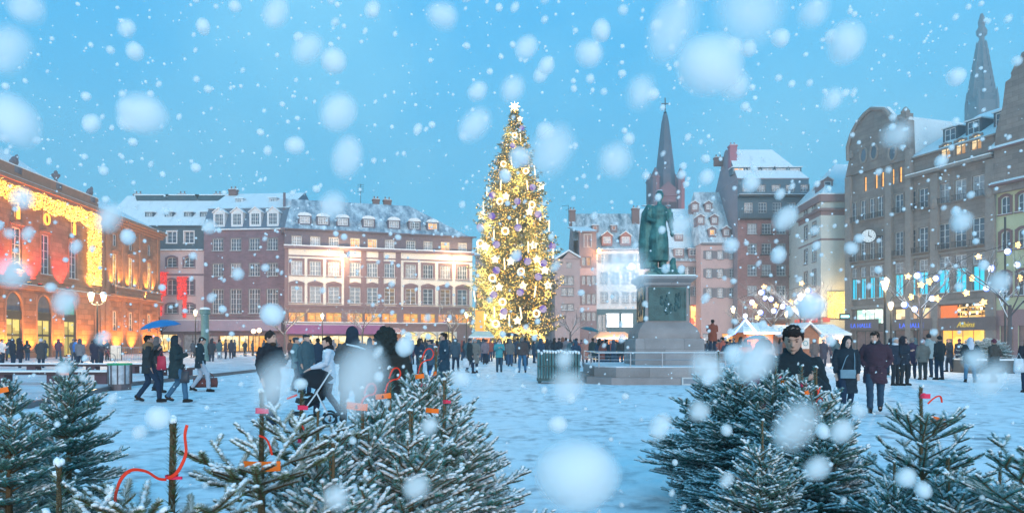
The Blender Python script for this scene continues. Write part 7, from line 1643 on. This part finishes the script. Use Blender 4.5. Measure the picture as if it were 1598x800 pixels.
    r,w,ze,zr=hut(735,768,516,524,66,'small stall with a pale canopy left of the light arch',wd,mat('canopy_teal',(.35,.5,.5),.7,.1,1),open_front=True); light(r,(0,.9,ze-.4),260,(1,.8,.5))
    r,w,ze,zr=hut(1074,1096,520,527,60,'tiny stall with a red orange canopy right of the pedestal',wd,mat('canopy_red',(.7,.2,.12),.7,.1,1),open_front=True); light(r,(0,.9,ze-.3),200,(1,.5,.3))
    r,w,ze,zr=hut(600,622,511,518,84,'small stall with a pink canopy before the cream townhouse',wd,mat('canopy_pink',(.6,.3,.28),.7,.1,1),open_front=True)
    m=MB(); m.box(-.45,.45,-.45,.45,0,4.6); 
    o=m.build('lit_column',emat('amber_column',(1,.55,.06),1.8,(1,.35,.02),1)); o.location=(X(749,72),72,0); tag(o,'amber glowing box column at the left foot of the Christmas tree','light column')
    # --- bare trees with lights
    def bare(px,Y,H,label,seed,spread=1.,frost=True):
        rr=random.Random(seed); root=empty('bare_tree',(X(px,Y),Y,0)); tag(root,label,'tree','leafless trees round the square'); m=MB(); b=MB(); sn=MB()
        m.tube([(0,0,0),(rr.uniform(-.1,.1),0,H*.3),(rr.uniform(-.1,.1),0,H*.45)],[.14,.11,.09],8)
        def br(p,d,L,r,k):
            q=p+d*L*.5+Vector((rr.uniform(-.1,.1),rr.uniform(-.1,.1),rr.uniform(0,.1)))*L*.5; e=p+d*L; b.tube([p,q,e],[r,r*.75,r*.45],5 if k>1 else 4); 
            if frost: sn.tube([p+Vector((0,0,r)),q+Vector((0,0,r*.9)),e+Vector((0,0,r*.5))],[r*.55,r*.5,r*.35],4)
            if k==0: return
            for _ in range(3 if k>1 else 3):
                dd=(d+Vector((rr.uniform(-.8,.8)*spread,rr.uniform(-.8,.8)*spread,rr.uniform(-.2,.6)))).normalized(); br(p+d*L*rr.uniform(.45,1),dd,L*rr.uniform(.5,.72),r*.55,k-1)
        for i in range(6):
            a=2*pi*i/6+rr.uniform(-.3,.3); br(Vector((0,0,H*rr.uniform(.32,.45))),Vector((math.cos(a)*.75*spread,math.sin(a)*.75*spread,.75)).normalized(),H*.30,.05,3)
        m.build('trunk',mat('bare_bark',(.09,.08,.085),.85,.2,4),root); b.build('branches',mat('bare_bark',(.09,.08,.085)),root); sn.build('snow',snowm,root)
    bare(1208,62,8.0,'leafless tree hung with small lights before the brick block',3); bare(1437,48,8.5,'leafless tree hung with small lights before the stone department store',5,1.1)
    bare(1574,40,8.0,'leafless tree before the yellow green house at the right edge',6,1.1); bare(1255,58,8.0,'leafless tree right of the tall lamp among the hanging lights',7)
    bare(566,84,7.0,'leafless frosted tree before the purple awning of the cream townhouse',8,1.1); bare(706,84,7.0,'leafless frosted tree before the gold arches of the cream townhouse',9,1.1); bare(1170,70,6.5,'thin leafless tree before the salmon house',10,.9); bare(890,84,6,'leafless tree before the crooked gabled house',12,.9)
    bare(445,84,6.5,'leafless frosted tree before the plum townhouse',14,1.1)
    # --- hanging lights in the trees
    wm=emat('hanging_warm',(1,.55,.15),4.5); wh=emat('hanging_white',(.8,.9,1),3); bl=emat('hanging_blue',(.06,.16,1),2.5)
    m=MB(); m.prism([((.34 if i%2==0 else .17)*math.sin(pi*i/5),(.34 if i%2==0 else .17)*math.cos(pi*i/5)) for i in range(10)],-.09,.09); star=m.mesh('hanging_star',wm)
    m=MB(); m.ell((0,0,0),(.22,.22,.24)); m.ell((.10,.12,.0),(.25,.16,.28),mi=1); ball=m.mesh('hanging_lantern',[wh,bl],True)
    W1=[(1192.6,447.5),(1178,476.5),(1182,495),(1211,476),(1234,471),(1239,481),(1251,442),(1275,471),(1272.5,479)]; W2=[(1187.5,456),(1194,464.5),(1203,466),(1173.5,471),(1186,487),(1163,492.5),(1221,478),(1207,485),(1243,471),(1244,487),(1260.5,453),(1266,473),(1262,463)]
    W3=[(1527,400),(1588.6,382),(1592,434),(1417,431),(1437,444),(1450,439),(1422,463),(1462,465.5),(1517,434),(1508,457),(1535,471)]; W4=[(1546.6,419),(1572,392),(1587,413),(1431,430),(1460,434),(1410.6,475),(1427,482),(1454,465.5),(1539,449)]
    for L,me,Y,s,lab,g in ((W1,star,60,.75,'warm star light hanging before the brick block','warm stars before the brick block'),(W2,ball,60,.85,'white and blue lantern light hanging before the brick block','white blue lanterns before the brick block'),(W3,star,45,.65,'warm star light hanging before the stone department store','warm stars before the department store'),(W4,ball,45,.75,'white and blue lantern light hanging before the stone department store','white blue lanterns before the department store')):
        for i,(px,py) in enumerate(L):
            q=link('hanging_star' if me is star else 'hanging_lantern',me); yy=Y+rnd.uniform(-3,3); q.location=(X(px,yy),yy,Z(py,yy)); q.scale=(s,)*3; q.rotation_euler=(0,rnd.uniform(-.4,.4),rnd.uniform(-.6,.6)); tag(q,lab,'hanging light',g)
            if i%3==0:
                l=bpy.data.lights.new('hanging_glow','POINT'); l.energy=70; l.color=(1,.65,.3) if me is star else (.75,.85,1); l.shadow_soft_size=.3; o=bpy.data.objects.new('hanging_glow',l); COL.objects.link(o); o.parent=q; o.location=(0,-.6,0)
    for nm,pts in (('a',[(1150,470),(1190,452),(1230,456),(1262,446),(1290,468)]),('b',[(1390,470),(1420,440),(1460,430),(1520,400),(1600,378)])):
        Y=60 if nm=='a' else 45; m=MB(); m.tube([(X(a,Y),Y,Z(b,Y)+.15) for a,b in pts],.02,4); o=m.build('light_cable',M_iron); tag(o,'thin dark cable carrying the hanging lights '+('before the brick block' if nm=='a' else 'before the stone department store'),'cable')
    # buildings behind the Christmas tree
    gr=mat('back_plaster',(.40,.33,.35),.85,.1,.8)
    for pl,pr,Y,ev,rg,lab in ((742,800,128,398,370,'hazy house behind the left half of the Christmas tree'),(800,870,124,404,378,'hazy house behind the right half of the Christmas tree')):
        B=Building('far_townhouse',lab,(pl,Y),(pr,Y)); f=B.f
        for i in range(4):
            for a,b in ((440,426),(465,451),(490,476)): f.window(f.W*(i+.5)/4,Z(a,Y),Z(b,Y),1.1,cols=2,rows=2,sill=False,pane=M_lit if (i+a)%5==0 else M_glass)
        f.wall(0,Z(ev,Y),gr); B.shell(12,Z(ev,Y),gr); B.roof([(0,Z(ev,Y),0,0),(5.9,Z(rg,Y),0,0),(6,Z(rg,Y),0,0)],12,[M_rsnow,gr],gable=1)
furniture()
# ================= falling snow and snowy air
def flakes():
    m,t,p=newmat('falling_flake'); N=t.nodes.new; L=t.links.new
    lw=N('ShaderNodeLayerWeight'); lw.inputs['Blend'].default_value=.5
    at_=N('ShaderNodeAttribute'); at_.attribute_name='soft'
    # a flake is a loose tuft of ice: dense in the middle, thin at the rim, from wherever one looks
    inv=N('ShaderNodeMath'); inv.operation='SUBTRACT'; inv.inputs[0].default_value=1; L(lw.outputs['Facing'],inv.inputs[1])
    pw=N('ShaderNodeMath'); pw.operation='POWER'; L(inv.outputs[0],pw.inputs[0]); 
    ex=N('ShaderNodeMapRange'); ex.inputs[3].default_value=1.5; ex.inputs[4].default_value=3.4; L(at_.outputs['Fac'],ex.inputs[0]); L(ex.outputs[0],pw.inputs[1])
    op=N('ShaderNodeMapRange'); op.inputs[3].default_value=1.0; op.inputs[4].default_value=.5; L(at_.outputs['Fac'],op.inputs[0])
    ml=N('ShaderNodeMath'); ml.operation='MULTIPLY'; L(pw.outputs[0],ml.inputs[0]); L(op.outputs[0],ml.inputs[1]); ml.use_clamp=True
    d=N('ShaderNodeBsdfDiffuse'); d.inputs[0].default_value=(1,1,1,1); tr=N('ShaderNodeBsdfTranslucent'); tr.inputs[0].default_value=(1,1,1,1)
    a=N('ShaderNodeMixShader'); a.inputs[0].default_value=.5; L(d.outputs[0],a.inputs[1]); L(tr.outputs[0],a.inputs[2])
    tp=N('ShaderNodeBsdfTransparent'); b=N('ShaderNodeMixShader'); L(ml.outputs[0],b.inputs[0]); L(tp.outputs[0],b.inputs[1]); L(a.outputs[0],b.inputs[2]); L(b.outputs[0],t.nodes['Material Output'].inputs[0])
    rr=np.random.RandomState(29); C=[];Rr=[];S=[]
    def fl(px,py,rpx,Y,soft): C.append((X(px,Y),Y,Z(py,Y))); Rr.append(rpx*1.12*Y/F); S.append(soft)
    # the big near flakes of the photograph (column, row, radius in pixels, softness)
    big=[(900,740,52,.1),(20,188,36,.12),(1107,102,40,.2),(222,178,30,.35),(528,175,26,.5),(1321,66,28,.35),(920,84,20,.5),(938,48,14,.1),(542,246,24,.6),(1062,350,20,.95),(424,490,15,.1),(632,540,14,.1),(853,103,12,.3),(1240,665,32,.9),(430,600,40,1),(560,590,42,1),(885,600,26,1),(970,425,44,.8),(247,651,15,.1),(1265,478,20,.2),(1178,560,30,.6),(1105,575,26,.9),(460,227,13,.3),(143,193,13,.2),(317,41,10,.1),(210,80,12,.2),(745,143,15,.5),(800,140,20,.8),(1500,345,16,.6),(1218,60,12,.1),(1145,72,13,.2),(1168,76,12,.2),(1492,120,12,.1),(1414,745,14,.3),(1440,764,12,.3),(1275,730,18,.7),(525,775,22,.8),(650,760,20,.8),(870,662,13,.2),(1030,665,16,.6),(1225,340,16,.6),(1215,398,12,.3),(690,25,22,.7),(40,10,26,.8),(1170,15,50,.95),(1050,40,40,.95),(1270,20,24,.8),(960,250,30,.8),(740,195,24,.8),(430,20,18,.7),(480,75,22,.8),(10,75,30,.95),(860,235,36,.95),(520,320,22,.9),(1000,145,26,.95),(1300,155,16,.7),(1560,440,16,.8),(1520,560,18,.8),(1545,590,24,.9),(170,340,20,.7),(35,310,16,.6),(20,425,22,.8),(1400,210,24,.95),(1090,640,16,.8),(720,590,16,.8),(100,575,12,.6),(1340,640,12,.8),(880,560,16,.9),(670,665,16,.8)]
    for px,py,r,s in big:
        Y=rr.uniform(.55,1.1) if r>14 else rr.uniform(.8,1.8); fl(px,py,r*1.1,Y,s)
    n=7000
    for i in range(n):
        # flakes drift through the whole volume in front of and around the viewer
        u=rr.rand(); Y=1.0+ 13*u**1.2; hw=Y*.85+1.5; x=rr.uniform(-hw,hw); z=rr.uniform(.05,EYE+Y*.56+1); 
        if z<EYE and rr.rand()<.55: continue
        C.append((x,Y,z)); Rr.append((.0055+.019*rr.rand()**2.1)*rr.choice([1,1,1,1.5])); S.append(rr.uniform(.05,.9))
    bm=bmesh.new(); bmesh.ops.create_icosphere(bm,subdivisions=3,radius=1); IV=np.array([v.co[:] for v in bm.verts]); IF=np.array([[v.index for v in f.verts] for f in bm.faces]); bm.free()
    bm=bmesh.new(); bmesh.ops.create_icosphere(bm,subdivisions=2,radius=1); JV=np.array([v.co[:] for v in bm.verts]); JF=np.array([[v.index for v in f.verts] for f in bm.faces]); bm.free()
    V=[];Fc=[];A=[];o=0
    nb=len(big)
    for i,(c,r,s) in enumerate(zip(C,Rr,S)):
        v,f=(IV,IF) if i<nb else (JV,JF)
        sh=np.array([1+rr.uniform(-.12,.12),1,1+rr.uniform(-.05,.4 if s>.5 else .12)]); lump=1+.035*np.sin(v@rr.uniform(-3,3,3)+rr.uniform(0,6))+.025*np.sin(v@rr.uniform(-6,6,3))
        th=rr.uniform(.25,.75) if s>.35 else rr.uniform(-.5,.5); Rm=np.array([[math.cos(th),0,math.sin(th)],[0,1,0],[-math.sin(th),0,math.cos(th)]])
        V.append((v*lump[:,None]*sh*r)@Rm.T+np.array(c)); Fc.append(f+o); A.append(np.full(len(v),s)); o+=len(v)
    me=np_mesh('falling_snow',np.concatenate(V),np.concatenate(Fc),m,True)
    a=me.attributes.new('soft','FLOAT','POINT'); a.data.foreach_set('value',np.concatenate(A).astype(np.float32))
    ob=link('falling_snow',me); tag(ob,'white snowflakes falling through the air over the whole square','falling snow',kind='stuff')
flakes()
def haze():
    m=bpy.data.materials.new('snowy_air'); m.use_nodes=True; t=m.node_tree
    for n in list(t.nodes):
        if n.type!='OUTPUT_MATERIAL': t.nodes.remove(n)
    v=t.nodes.new('ShaderNodeVolumePrincipled'); v.inputs['Color'].default_value=(.86,.95,1,1); v.inputs['Density'].default_value=HAZE; v.inputs['Anisotropy'].default_value=.1
    t.links.new(v.outputs[0],t.nodes['Material Output'].inputs['Volume'])
    b=MB(); b.box(-430,430,-62,605,-1.2,165); o=b.build('haze',m); tag(o,'snow laden bluish air over the square','haze',kind='stuff')
HAZE=.0019
haze()
for w_ in (bpy.data.scenes.get('workbench'),):
    if w_: bpy.data.scenes.remove(w_)
